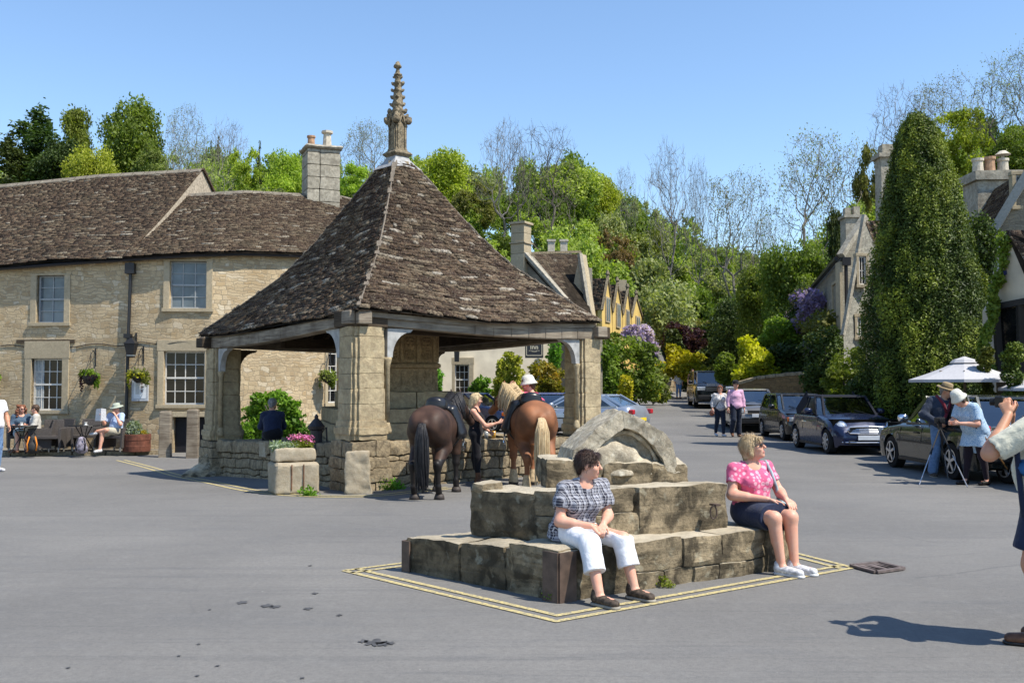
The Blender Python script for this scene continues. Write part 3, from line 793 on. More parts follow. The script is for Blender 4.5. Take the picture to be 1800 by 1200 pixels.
for off in(0,0.13):
 def inw(p,q,o,sgn=1):
  d=(q-p).normalized(); n=Vector((-d.y,d.x,0))*sgn; return p+n*o,q+n*o
 yellow_line(dens([tuple(yl.xy),tuple(yc.xy),tuple(yr.xy)]),off=off,w=0.055)
 yellow_line(dens([tuple(yl.xy),(G(900,965).x,G(900,965).y)]),off=-off,w=0.05)
 yellow_line(dens([tuple(yr.xy),tuple(yb.xy)]),off=off,w=0.055)
cpts=[G(*p)for p in((205,809),(262,824),(320,840),(400,857),(470,868),(540,873),(610,874),(680,871),(745,864),(800,858))]
def smooth_path(pts,n=6):
 out=[]
 for i in range(len(pts)-1):
  p0,p1,p2,p3=pts[max(i-1,0)],pts[i],pts[i+1],pts[min(i+2,len(pts)-1)]
  for k in range(n):
   t=k/n
   out.append(0.5*((2*p1)+(p2-p0)*t+(2*p0-5*p1+4*p2-p3)*t*t+(3*p1-3*p2+p3-p0)*t**3))
 return out+[pts[-1]]
cp=[tuple(p.xy)for p in smooth_path(cpts)]
yellow_line(cp,off=0,w=0.07); yellow_line(cp,off=0.18,w=0.07)
M_stain=plain('damp_stain',(0.075,0.074,0.075),0.6,0.3,var=0.3,vs=10)
def stain(px,py,r,seed,sq=1.0):
 c=G(px,py); g=random.Random(seed); n=26; V=[(c.x,c.y,0.005)];
 for i in range(n):
  a=i*2*math.pi/n; k=r*(0.7+0.45*math.sin(3*a+seed)*math.sin(2*a+seed*2)+g.uniform(-.15,.15))
  V.append((c.x+math.cos(a)*k,c.y+math.sin(a)*k*sq,0.005))
 o=mesh_obj('stain',V,[[0,1+i,1+(i+1)%n]for i in range(n)],M_stain,ROAD)
for a in((655,1131,.10,1),(675,1133,.07,9),(640,1128,.05,2),(688,1132,.05,3),(472,1065,.07,4),(483,1068,.06,14),(541,1070,.05,5),(424,1059,.06,6),(595,1082,.035,7),(314,1154,.02,8),(350,1133,.02,10),(383,1170,.022,11),(368,1072,.02,12),(552,1044,.04,13),(546,995,.03,15),(348,1189,.02,16),(532,1193,.02,17),(120,1175,.02,18)):
 stain(a[0],a[1],a[2]*.8,a[3],sq=1.3)
def pavement():
 root=empty('pavement'); tag(root,kind='structure')
 a0,a1=G(-160,803),G(282,799)
 m=MB(); d=(a1-a0); n=30;
 z=max(a0.z,a1.z)+0.11
 m.face([(a0.x,a0.y+.12,z),(a1.x,a1.y+.12,z),(a1.x+.1,a1.y+3.2,z),(a0.x,a0.y+3.6,z)])
 o=m.build('paving',plain('paving',(0.20,0.18,0.15),0.9,0.1,var=0.35,vs=2,bump=0.5),root)
 r=Rough(); x=0; L=d.length; d.normalize(); g=random.Random(3)
 while x<L:
  w=g.uniform(0.5,0.95); x2=min(L,x+w); p=a0+d*(x+.01); q=a0+d*(x2-.01)
  r.quadbox([(p.x,p.y),(q.x,q.y),(q.x,q.y+.16),(p.x,p.y+.16)],[p.z-.1]*4,z+0.006+g.uniform(-.01,.01),seg=.12,amp=.012,freq=3,rnd=.08); x=x2
 r.build('kerb',M_rub,root)
 return z
PAVZ=pavement()
def drain():
 p=[G(1497,997),G(1540,1009),G(1588,1002),G(1545,992)]
 root=empty('drain_cover',p[0],label='rusty triangular-slotted iron drain cover set in the asphalt by the yellow corner',cat='drain cover')
 m=MB(); q=[v-p[0]+Vector((0,0,0.012))for v in p]; m.face(q)
 M_r=plain('rusty_iron',(0.14,0.11,0.10),0.7,0.4,var=0.3,vs=14)
 m.build('slots',plain('drain_void',(0.008,0.007,0.007),0.9,0.05,var=0.1),root)
 m=MB()
 for i in range(4):m.beam(q[i]+Vector((0,0,.006)),q[(i+1)%4]+Vector((0,0,.006)),0.045,0.02)
 for k in range(1,6):
  t=k/6; a=q[0].lerp(q[3],t); b=q[1].lerp(q[2],t)
  if k==3:m.beam(a,b,.03,.02)
 for k in range(6):
  t0=k/6; t1=(k+1)/6;
  for(e0,e1,f0,f1)in((q[0],q[3],q[1],q[2]),):
   a=e0.lerp(e1,t0); b=e0.lerp(e1,t1); c=f0.lerp(f1,(t0+t1)/2)
   m.face([a+Vector((0,0,.008)),b+Vector((0,0,.008)),c.lerp((a+b)/2,.15)+Vector((0,0,.008))])
 o=m.build('grate',M_r,root)
 for f in o.data.polygons:pass
drain()
# ================================================================ the worn stepped base in front
def steps():
 N0=Vector((0.36,7.3));
 L0=G(716,1003).xy; R0=G(1388,1000).xy; N0=G(985,1058).xy
 B0=Vector(((L0+R0-N0).x,(L0+R0-N0).y))
 root=empty('stepped_stone_base',(0,0,0),label='worn stepped stone mounting base with broken gabled canopy stone on top, inside a yellow-lined square',cat='stone steps')
 r=Rough()
 def inset(k0,k1,quad):
  return quad
 def at(u,v,q):return(q[0]*(1-u)*(1-v)+q[1]*u*(1-v)+q[2]*u*v+q[3]*(1-u)*v)
 q1=[N0,R0,B0,L0]
 us=[0,.22,.42,.60,.78,1.0];
 def blk(rg,q,u0,u1,v0,v1,z0,z1,**k):
  k.setdefault('a',random.random()*.4)
  rg.quadbox([tuple(at(u0,v0,q)),tuple(at(u1,v0,q)),tuple(at(u1,v1,q)),tuple(at(u0,v1,q))],z0,z1,**k)
 g=random.Random(11)
 blk(r,q1,.05,.95,.05,.95,-0.05,0.26,seg=.2,amp=.01)
 for(rows,z0,z1)in(((0,.06,.16,.3,.42,.55,.66,.78,.88),-.06,.13),((0,.24,.5,.68,.88),.135,.385)):
  for a,b in zip(rows,rows[1:]):
   blk(r,q1,a+.0015,b-.0015,0+g.uniform(0,.015),.30,z0,z1+g.uniform(-.01,.01),seg=.04,amp=.013,freq=4,rnd=.04,strata=.014)
 blk(r,q1,.885,1.0,0.0,.45,-.06,.37,seg=.05,amp=.013,freq=4,rnd=.04,strata=.012)
 blk(r,q1,.90,1.0,.46,1.0,-.06,.37,seg=.05,amp=.013,freq=4,rnd=.04,strata=.012)
 for a,b in((.0,.33),(.335,.62),(.625,1.0)):
  blk(r,q1,.0+g.uniform(0,.015),.28,a+.0015,b-.0015,-.06,[.385-.10*a,.385,.385,.385-.10*b]if False else[.385-.10*a,.385-.07*a,.385-.09*b,.385-.10*b],a=1.0,seg=.04,amp=.016,freq=4,rnd=.045,strata=.016)  # left-side blocks set darkest: black crust, with shade mixed into the tone
 blk(r,q1,.28,.95,.7,.99,-.06,.29,seg=.08,amp=.02)
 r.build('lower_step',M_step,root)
 r=Rough(); N1=P(1000,962,8.0).xy; L1=P(828,948,8.62).xy; R1=P(1280,930,8.75).xy; B1=L1+R1-N1; q2=[N1,R1,B1,L1]
 blk(r,q2,.0,.42,0,.35,.33,.56,seg=.04,amp=.013,freq=4,rnd=.04,strata=.014)
 blk(r,q2,.0,.40,0.01,.35,.565,.765,seg=.04,amp=.013,freq=4,rnd=.04,strata=.014)
 blk(r,q2,.425,1.0,.0,.4,.33,.765,seg=.045,amp=.013,freq=4,rnd=.035,strata=.010)
 blk(r,q2,-.01,.25,.3,1.0,.33,.74,a=1.0,seg=.04,amp=.018,freq=3.5,rnd=.05,strata=.016)  # darkest tone on the left side too: crust plus shade in the colour
 blk(r,q2,.2,.98,.35,.97,.33,.72,seg=.1,amp=.02)
 blk(r,q2,0.0,.12,.86,1.0,.70,.80,seg=.03,amp=.02,freq=5,rnd=.2)
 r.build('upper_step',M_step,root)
 r=Rough(); A=P(965,872,8.75).xy; Rr=P(1212,862,8.95).xy;
 Lf=P(950,870,9.2).xy; q3=[A,Rr,Rr+(Lf-A)+Vector((0,.35)),Lf+Vector((0,.4))]
 blk(r,q3,-.02,.38,0,.6,.70,.965,seg=.035,amp=.024,freq=4,rnd=.07,strata=.014)
 blk(r,q3,.385,.72,0.0,.9,.70,.95,seg=.035,amp=.03,freq=4,rnd=.07,strata=.014)
 blk(r,q3,.70,1.0,0.05,.9,.70,.935,seg=.035,amp=.026,freq=4,rnd=.1,strata=.012)
 blk(r,q3,-.02,.9,.55,1.1,.70,.95,seg=.06,amp=.02,freq=4,rnd=.07,strata=.014)
 r.build('top_course',M_step,root)
 e=(Rr-A).normalized(); back=Vector((-0.42,0.80,0))
 def fp(px,py,off=0.0):
  n=Vector((-e.y,e.x,0)); o=Vector((A.x,A.y,0))+n*(0.04+off)
  v=P(px,py,10)-Vector((0,0,EYE)); t=o.dot(n)/(v.dot(n)); return Vector((0,0,EYE))+v*t
 def arc(cx,cy,rx,ry,a0,a1,n):return[(cx+rx*math.cos(R(a)),cy-ry*math.sin(R(a)))for a in np.linspace(a0,a1,n)]
 s=SDF((-0.6,8.2,0.80),(2.3,10.2,1.72),0.0165,0.03)
 nn=Vector((-e.y,e.x,0)); rg=Rough()
 outer=[(1000,826),(1010,791),(1045,757),(1096,720),(1135,738),(1165,757),(1183,778),(1196,830)]
 inner=[(1030,826),(1040,800),(1065,775),(1098,750),(1128,764),(1150,784),(1163,805),(1173,830)]
 dep=[.62,.62,.60,.58,.42,.40,.38,.38]
 for i in range(7):
  d=dep[i]
  rg.add([fp(*inner[i]),fp(*inner[i+1]),fp(*inner[i+1])+nn*d,fp(*inner[i])+nn*d,fp(*outer[i]),fp(*outer[i+1]),fp(*outer[i+1])+nn*d,fp(*outer[i])+nn*d][::1],seg=.022,amp=.012,freq=7,rnd=.015,a=.3 if i<3 else .5)
 rg.build('canopy_arch',M_gable,root)
 for(px,py)in[(x,y)for x in range(1020,1176,12)for y in range(762,848,12)if(x-1098)**2/86**2+(y-850)**2/104**2<0.8]:
  s.cap(fp(px,py)+nn*.19,fp(px,py)+nn*.34,.065,.065,k=0.03)
 for a,b in zip(arc(1100,852,66,92,178,4,18),arc(1100,852,66,92,178,4,18)[1:]):
  s.cap(fp(*a)+nn*.10,fp(*b)+nn*.10,.022,.022,k=0.008); s.cap(fp(*a)+nn*.17,fp(*b)+nn*.17,.035,.035,k=0.01)
 for(px,py,rr,d)in((1055,806,.12,.09),(1080,796,.105,.10),(1105,806,.105,.10),(1130,826,.10,.09),(1060,818,.10,.08),(1085,805,.085,.09),(1040,832,.09,.06),(1115,825,.09,.10),(1140,842,.08,.08),(1020,838,.07,.04),(1090,838,.1,.02),(1165,846,.06,.06)):
  s.ell(fp(px,py)+nn*d,(rr*1.25,rr,rr),k=0.05)
 s.wobble(0.012,16,3); s.wobble(0.006,45,4)
 s.build('canopy_stone',M_gable,root,relax=0)
 def plate(c,a,b,h,w):
  root2=root; m=MB(); c=Vector((c.x,c.y,0));
  for q in(a,b):
   d=(Vector((q.x,q.y,0))-c).normalized(); n=Vector((-d.y,d.x,0));
   if n.dot(Vector((B0.x,B0.y,0))-c)>0:n=-n
   m.hexa([c+n*.0+Vector((0,0,0)),c+d*w,c+d*w+n*.014,c+n*.014,c+Vector((0,0,h)),c+d*w+Vector((0,0,h)),c+d*w+n*.014+Vector((0,0,h)),c+n*.014+Vector((0,0,h))])
  m.build('corner_plate',M_steel,root)
 cN=N0+(N0-B0).normalized()*.045; cL=L0+(L0-R0).normalized()*.04
 plate(cN,R0,L0,.37,.155); plate(cL,N0,B0,.265,.10)
 m=MB(); c=P(1253,893,8.52); m.beam(c+Vector((-.0,.05,.03)),c+Vector((.04,-.04,.03)),.05,.015)
 m.tube([c+Vector((math.cos(a)*.028,-.03,math.sin(a)*.055-.03))for a in np.linspace(0,6.28,13)],.007,6)
 m.build('iron_ring',M_steel,root)
 return root
steps()
# ================================================================ MARKET CROSS
def market_cross():
 root=empty('market_cross',(0,0,0),label='old open-sided stone market cross with steep stone-slated pyramid roof and carved spire',cat='market cross')
 def gxy(px,Y):return Vector(((px-900)/F*Y,Y))
 pn,pr,pl=gxy(636,15.75),gxy(1024,19.2),gxy(393,20.7); pb=pl+pr-pn
 C=(pl+pr)/2
 def z_at(py,Y):return P(900,py,Y).z
 en,er,el=P(630,541,15.2),P(1057,566,19.0),P(350,588,20.9); eb=el+er-en; eb.z=(el.z+er.z)/2
 C3=Vector((C.x,C.y,0)); apex_z=P(693,287,C.y).z
 hp=[(0,0),(.2,.145),(.44,.33),(.615,.52),(.79,.75),(.926,.93),(1,1)]
 def prof(v):
  for(f0,h0),(f1,h1)in zip(hp,hp[1:]):
   if v<=h1:t=(v-h0)/(h1-h0); return f0+(f1-f0)*t
  return 1.0
 half=0.17
 def corner(e,v):
  f=prof(v); t=Vector((C.x,C.y,apex_z)); d=Vector((e.x-C.x,e.y-C.y,0)).normalized()*half*1.2
  x=e.x+(C.x+d.x-e.x)*f; y=e.y+(C.y+d.y-e.y)*f; return Vector((x,y,e.z+(apex_z-e.z)*v))
 surfs=[]; deck=MB()
 for i,(a,b)in enumerate(((en,er),(er,eb),(eb,el),(el,en))):
  n1=9
  vs=np.linspace(0,1,60); L=[0]
  for k in range(1,60):L.append(L[-1]+(corner(a,vs[k]).lerp(corner(b,vs[k]),.5)-corner(a,vs[k-1]).lerp(corner(b,vs[k-1]),.5)).length)
  L=np.array(L)/L[-1]
  def Sf(u,w,a=a,b=b,L=L,vs=vs):
   v=float(np.interp(max(w,0),L,vs)); q=corner(a,v).lerp(corner(b,v),min(max(u,0),1))
   sag=-0.07*math.sin(math.pi*u)*(1-v); w2=0.03*math.sin(u*9+v*7+i)*(1-v)
   if w<0:q.z-=0.02
   return q+Vector((0,0,sag+w2))
  surfs.append(slates(Sf,54 if i in(0,3)else 30,0.27,lift=0.036,seed=20+i,wob=0.014,wmin=0.42))
  for v0,v1 in zip(np.linspace(0,1,12),np.linspace(0,1,12)[1:]):
   for u0 in np.linspace(0,1,9)[:-1]:
    q=[Vector(Sf(u0,v0)),Vector(Sf(u0+.125,v0)),Vector(Sf(u0+.125,v1)),Vector(Sf(u0,v1))]
    deck.face([p-Vector((0,0,0.035))for p in q])
 roof=slate_obj('roof',surfs,M_slate,root)
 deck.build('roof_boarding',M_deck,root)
 g=random.Random(4); M_hip=stone('hip_mortar',(0.25,0.21,0.165),(0.14,0.12,0.10),grime=.6)
 for e in(en,er,el):
  m=MB(); m.tube([corner(e,v)+Vector((0,0,.028))for v in np.linspace(0,.97,30)],.016,4)
  for k in range(60):
   v=k/60; p=corner(e,v); q=corner(e,v+1/75)
   if g.random()<0.25+0.7*(v>.8):m.beam(p+Vector((0,0,.035)),q+Vector((0,0,.05)),g.uniform(.05,.10),.03)
  m.build('hip_mortar',M_hip,root)
 c0=Vector((C.x,C.y,0)); rz=math.atan2((er-en).y,(er-en).x)+R(45)
 def zz(py):return P(693,py,C.y).z
 m=MB(); s2=math.sqrt(2)
 m.lathe(c0,[(.36*s2,zz(300)),(.27*s2,zz(292)),(.19*s2,zz(283)),(.16*s2,zz(276))],4,rz=rz)
 m.build('lead_collar',M_lead,root,bevel=.01)
 m=MB()
 m.lathe(c0,[(.15*s2,zz(279)),(.17*s2,zz(277)),(.22*s2,zz(273)),(.22*s2,zz(271)),(.15*s2,zz(266)),(.14*s2,zz(262))],4,rz=rz)
 m.lathe(c0,[(.135*s2,zz(268)),(.135*s2,zz(222))],4,rz=rz)
 for k in range(4):
  a=rz+R(45)+k*R(90); d=Vector((math.cos(a),math.sin(a),0)); t=Vector((-d.y,d.x,0))
  for s_ in(-1,1):m.beam(c0+d*.14+t*.085*s_+Vector((0,0,zz(264))),c0+d*.14+t*.085*s_+Vector((0,0,zz(226))),.035,.03,up=d)
  m.beam(c0+d*.15+t*-.10+Vector((0,0,zz(224))),c0+d*.155+Vector((0,0,zz(202))),.04,.04,up=d); m.beam(c0+d*.15+t*.10+Vector((0,0,zz(224))),c0+d*.155+Vector((0,0,zz(202))),.04,.04,up=d)
 m.build('spire_shaft',M_spire,root,bevel=.008)
 s=SDF((C.x-.45,C.y-.45,zz(232)),(C.x+.45,C.y+.45,zz(105)),0.0145,0.02)
 zt=zz(113); zb=zz(226)
 for k in range(8):
  pass
 cc=(C.x,C.y)
 for sx in(-.5,.5):
  for sy in(-.5,.5):
   a=rz;
 s.cap((*cc,zb),(*cc,zz(120)),.135,.035,k=.02)
 for k in range(4):
  a=rz+k*R(90); d=np.array([math.cos(a),math.sin(a),0])
  s.cap(np.array([*cc,zb])+d*.08,np.array([*cc,zz(125)])+d*.02,.07,.018,k=.015)
  for(py,r_,o)in((214,.085,.23),(206,.06,.17),(197,.06,.15),(185,.045,.12),(172,.045,.10),(160,.04,.085),(148,.045,.075),(137,.03,.05)):
   c=np.array([*cc,zz(py)])+d*(o*.8+.02); s.ell(c,(r_,r_,r_*.75),k=.015); s.ell(c+d*.03+np.array([0,0,r_*.5]),(r_*.6,)*3,k=.01)
   a2=a+R(45); d2=np.array([math.cos(a2),math.sin(a2),0])
   if py in(206,185,160):s.ell(np.array([*cc,zz(py)])+d2*(o*.75),(r_*.6,)*3,k=.015)
 s.ell((*cc,zz(132)),(.085,.085,.035),k=.01); s.ell((*cc,zz(117)),(.08,.08,.05),k=.01); s.ell((*cc,zz(112)),(.045,.045,.05),k=.02)
 s.wobble(.012,40,2); s.build('crocketed_spirelet',M_spire,root)
 def lerp2(a,b,t):return a+(b-a)*t
 zp={'n':P(636,562,15.75).z,'r':P(1024,586,19.2).z,'l':P(393,603,20.7).z}; zp['b']=(zp['l']+zp['r'])/2
 pts={'n':pn,'r':pr,'l':pl,'b':pb}
 M_beam=M_oak
 for a,b in(('n','r'),('n','l'),('r','b'),('l','b')):
  m=MB(); pa,pb_=pts[a],pts[b]; d=(pb_-pa).normalized(); out=Vector((d.y,-d.x));
  if out.dot(((pa+pb_)/2)-C)<0:out=-out
  A=pa-d*.42+out*.16; B=pb_+d*.42+out*.16; k=14; prev=None
  for i in range(k):
   def pp(t):
    q=lerp2(A,B,t); return Vector((q.x,q.y,zp[a]+(zp[b]-zp[a])*t-.05*math.sin(math.pi*t)+.02*math.sin(5*t+1)))
   m.beam(pp(i/k),pp((i+1)/k),.24,.21)
  m.build('wall_plate',M_beam,root,bevel=.02)
  m=MB(); ea={'n':en,'r':er,'l':el,'b':eb}[a]; ebb={'n':en,'r':er,'l':el,'b':eb}[b]
  for i in range(10):
   t0,t1=i/10,(i+1)/10
   def q(t):v=ea.lerp(ebb,t); c=Vector((C.x,C.y,v.z)); v=v+(c-v).normalized()*.13; return v+Vector((0,0,-.07-.07*math.sin(math.pi*t)))
   m.beam(q(t0),q(t1),.03,.08)
  m.build('eave_board',M_oak,root)
  m=MB()
  for i in range(1,14):
   t=i/14; p0=lerp2(A,B,t); c=Vector((C.x,C.y)); p1=p0.lerp(c,.62)
   m.beam((p0.x,p0.y,zp[a]+.16),(p1.x,p1.y,zp[a]+1.55),.09,.10)
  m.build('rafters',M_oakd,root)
 m=MB()
 for a,b in(('n','b'),('l','r')):
  m.beam((pts[a].x,pts[a].y,zp[a]+.05),(C.x,C.y,3.0),.2,.22); m.beam((pts[b].x,pts[b].y,zp[b]+.05),(C.x,C.y,3.0),.2,.22)
 for a,b in(('r','b'),('l','b'),('n','r')):
  q0=lerp2(pts[a],C,.35); q1=lerp2(pts[b],C,.35); m.beam((q0.x,q0.y,zp[a]-.02),(q1.x,q1.y,zp[b]-.02),.16,.2)
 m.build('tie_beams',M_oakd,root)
 def post(c,zg,zt,w,key):
  pr_=MB(); d1=(pts['r']-pts['n']).normalized(); d2=(pts['l']-pts['n']).normalized()
  r=Rough(); z=zg; g=random.Random(hash(key)%7+2 if False else{'n':1,'r':2,'l':3,'b':4}[key])
  zs=[zg+.55];
  zw={'n':.78,'r':.70,'l':.52,'b':.6}[key]
  r2=Rough()
  def ring(z0,z1,k,seg=.05,a=None):
   ww=w*k
   for(u,v)in((.5,.34),(.34,.5),(.43,.43)):
    r.quadbox([tuple(c+d1*sx*ww*u+d2*sy*ww*v)for sx,sy in((-1,-1),(1,-1),(1,1),(-1,1))],z0,z1,seg=seg,amp=.010,freq=6,rnd=.018,a=a)
  z=zg; ci=0
  while z<zw-.02:
   z2=min(zw,z+g.uniform(.13,.24)); z2=zw if zw-z2<.08 else z2; sx_=g.uniform(-.25,.25); sy_=g.uniform(-.25,.25); ci+=1
   for a0,a1 in((-1,sx_),(sx_,1)):
    for b0,b1 in((-1,sy_),(sy_,1)):
     k=w*g.uniform(.58,.64); r2.quadbox([tuple(c+d1*p*k+d2*q*k)for p,q in((a0,b0),(a1-.02,b0),(a1-.02,b1-.02),(a0,b1-.02))],z,z2-.01,seg=.045,amp=.015,freq=5,rnd=.07)
   z=z2
  r2.build('rubble_footing',M_rub,root)
  ring(zw,zw+.09,1.16); ring(zw+.085,zw+.20,1.22); ring(zw+.195,zw+.30,1.12)
  z=zw+.29
  while z<zt-.05:
   h=g.uniform(.2,.36); z2=min(zt,z+h)
   if zt-z2<.14:z2=zt
   ring(z,z2-.003,1.0+.04*(z<zw+.6),a=g.random()); z=z2
  r.build('post',M_ash,root)
 post(pn,-.02,zp['n']-.12,.62,'n'); post(pr,-.02,zp['r']-.12,.60,'r'); post(pl,-.2,zp['l']-.12,.62,'l'); post(pb,-.1,zp['b']-.12,.6,'b')
 m=MB(); m.box((pn.x-.02,pn.y,zp['n']-.125),(.62,.62,.26),rz=math.atan2((pr-pn).y,(pr-pn).x)); m.build('beam_end',M_oakd,root,bevel=.02)
 m=MB(); m.cm=0; m.box((pl.x-.32,pl.y-.1,zp['l']-.1),(.35,.3,.2),rz=math.atan2((pr-pn).y,(pr-pn).x)); m.build('beam_end',M_oakd,root,bevel=.02); m=MB(); m.box((pr.x+.33,pr.y,zp['r']-.1),(.3,.3,.22),rz=math.atan2((pr-pn).y,(pr-pn).x)); m.build('beam_end',M_oakd,root,bevel=.02)
 for a,b,tgt in(('n','r',1),('r','n',1),('l','n',1),('n','l',1),('r','b',0),('b','r',0),('l','b',0),('b','l',0)):
  pa,pb_=pts[a],pts[b]; d=(pb_-pa).normalized(); d3=Vector((d.x,d.y,0)); out=Vector((d.y,-d.x))
  if out.dot(((pa+pb_)/2)-C)<0:out=-out
  zt=zp[a]-.13; b0=Vector((pa.x,pa.y,0))+d3*.33+Vector((out.x,out.y,0))*.12
  m=MB(); wx=.36; hh=.46; poly=[b0+Vector((0,0,zt)),b0+d3*(wx+.15)+Vector((0,0,zt))]
  for k in range(9):
   t=k/8; ang=math.pi/2*t; poly.append(b0+d3*(.10+wx*(1-math.sin(ang)))+Vector((0,0,zt-.05-(hh-.05)*(1-math.cos(ang)))))
  poly.append(b0+Vector((0,0,zt-hh)))
  m.prism(poly,Vector((out.x,out.y,0))*.11)
  m.build('arch_brace',(plain('grey_painted_brace',(0.36,0.36,0.35),.6,.3,var=.2,vs=8)if 'grey_painted_brace' not in MATS else MATS['grey_painted_brace'])if tgt else M_oakd,root)
  m=MB(); s0=b0+d3*.03+Vector((out.x,out.y,0))*.06
  zb_={'n':.86,'r':.8,'l':.6,'b':.7}[a]
  m.lathe(s0,[(.045,zb_),(.045,zt-hh-.16),(.05,zt-hh-.15),(.05,zt-hh-.12),(.07,zt-hh-.05),(.075,zt-hh-.01),(.06,zt-hh)],10)
  m.lathe(s0,[(.08,zb_),(.08,zb_+.06),(.055,zb_+.14),(.04,zb_+.2)],10)
  m.build('shaft',M_ash,root,smooth=True)
 def lw(a,b,z0,z1,nm,cap=.03):
  d=(b-a).normalized(); stone_wall(nm,a+d*.36,b-d*.36,z0,z1,.46,root,M_rub,rows=(.07,.23),wid=(.16,.7),amp=.02,seg=.055,cap=cap)
 lw(pn,pr,(-.04,-.04),(.74,.66),'low_wall'); lw(pl,pn,(-.25,-.04),(.53,.72),'low_wall'); lw(pr,pb,(-.1,-.1),(.62,.55),'low_wall'); lw(pb,pl,(-.2,-.2),(.5,.5),'low_wall')
 m=MB(); m.prism([(p.x,p.y,-.1)for p in(pn,pr,pb,pl)],(0,0,.42)); m.build('floor',M_step,root)
 rzc=math.atan2((pr-pn).y,(pr-pn).x)*.35
 def sq(w):
  u=Vector((math.cos(rzc),math.sin(rzc))); v=Vector((-u.y,u.x)); return[tuple(C+u*sx*w+v*sy*w)for sx,sy in((-1,-1),(1,-1),(1,1),(-1,1))]
 r=Rough(); g=random.Random(9)
 def course(w,z0,z1):
  q=[Vector(p)for p in sq(w)]
  for i in range(4):
   a,b=q[i],q[(i+1)%4]; c=[0,g.uniform(.2,.4),g.uniform(.55,.75),1]
   n=(C-(a+b)/2).normalized()*.4
   for s0,s1 in zip(c,c[1:]):
    p0,p1=a.lerp(b,s0),a.lerp(b,s1-.004); r.quadbox([tuple(p0),tuple(p1),tuple(p1+n),tuple(p0+n)],z0,z1-.006,seg=.07,amp=.014,freq=4,rnd=.05)
 course(1.45,.3,.62); course(1.42,.62,.93); course(1.38,.93,1.2); course(1.12,1.2,1.52)
 r.quadbox(sq(1.1),.3,1.19,seg=.3,amp=.01); r.quadbox(sq(.9),1.1,1.51,seg=.3,amp=.01)
 r.build('plinth',M_ash,root)
 m=MB(); m.lathe((C.x,C.y,0),[(.72*s2,1.5),(.70*s2,1.95),(.76*s2,1.98),(.76*s2,2.04),(.70*s2,2.08),(.70*s2,2.62),(.76*s2,2.66),(.76*s2,2.74),(.5*s2,2.85),(.3*s2,3.4),(.2*s2,apex_z)],4,rz=rzc+R(45))
 for k in range(4):
  a=rzc+k*R(90); d=Vector((math.cos(a),math.sin(a),0)); t=Vector((-d.y,d.x,0)); c0_=Vector((C.x,C.y,0))
  for j in range(5):m.beam(c0_+d*.71+t*(j-2)*.32+Vector((0,0,2.08)),c0_+d*.71+t*(j-2)*.32+Vector((0,0,2.62)),.05,.06,up=d)
  for j in range(4):
   for zq in(2.22,2.47):
    pc=c0_+d*.71+t*(j-1.5)*.32+Vector((0,0,zq))
    for q in range(4):
     an=q*R(90)+R(45); o=(t*math.cos(an)+Vector((0,0,1))*math.sin(an))*.05
     m.tube([pc+o+(t*math.cos(b)+Vector((0,0,1))*math.sin(b))*.045 for b in np.linspace(0,6.28,9)],.018,4,caps=False)
  for j in range(9):m.beam(c0_+d*.71+t*(j-4)*.155+Vector((0,0,1.62)),c0_+d*.71+t*(j-4)*.155+Vector((0,0,1.9)),.02,.03,up=d)
 m.build('carved_block',stone('carved_stone',(0.47,0.36,0.22),(0.12,0.09,0.06),grime=.4,lich=.2,scale=3),root)
 return pn,pr,pl,pb,C
CR=market_cross()
pn,pr,pl,pb,CC=CR
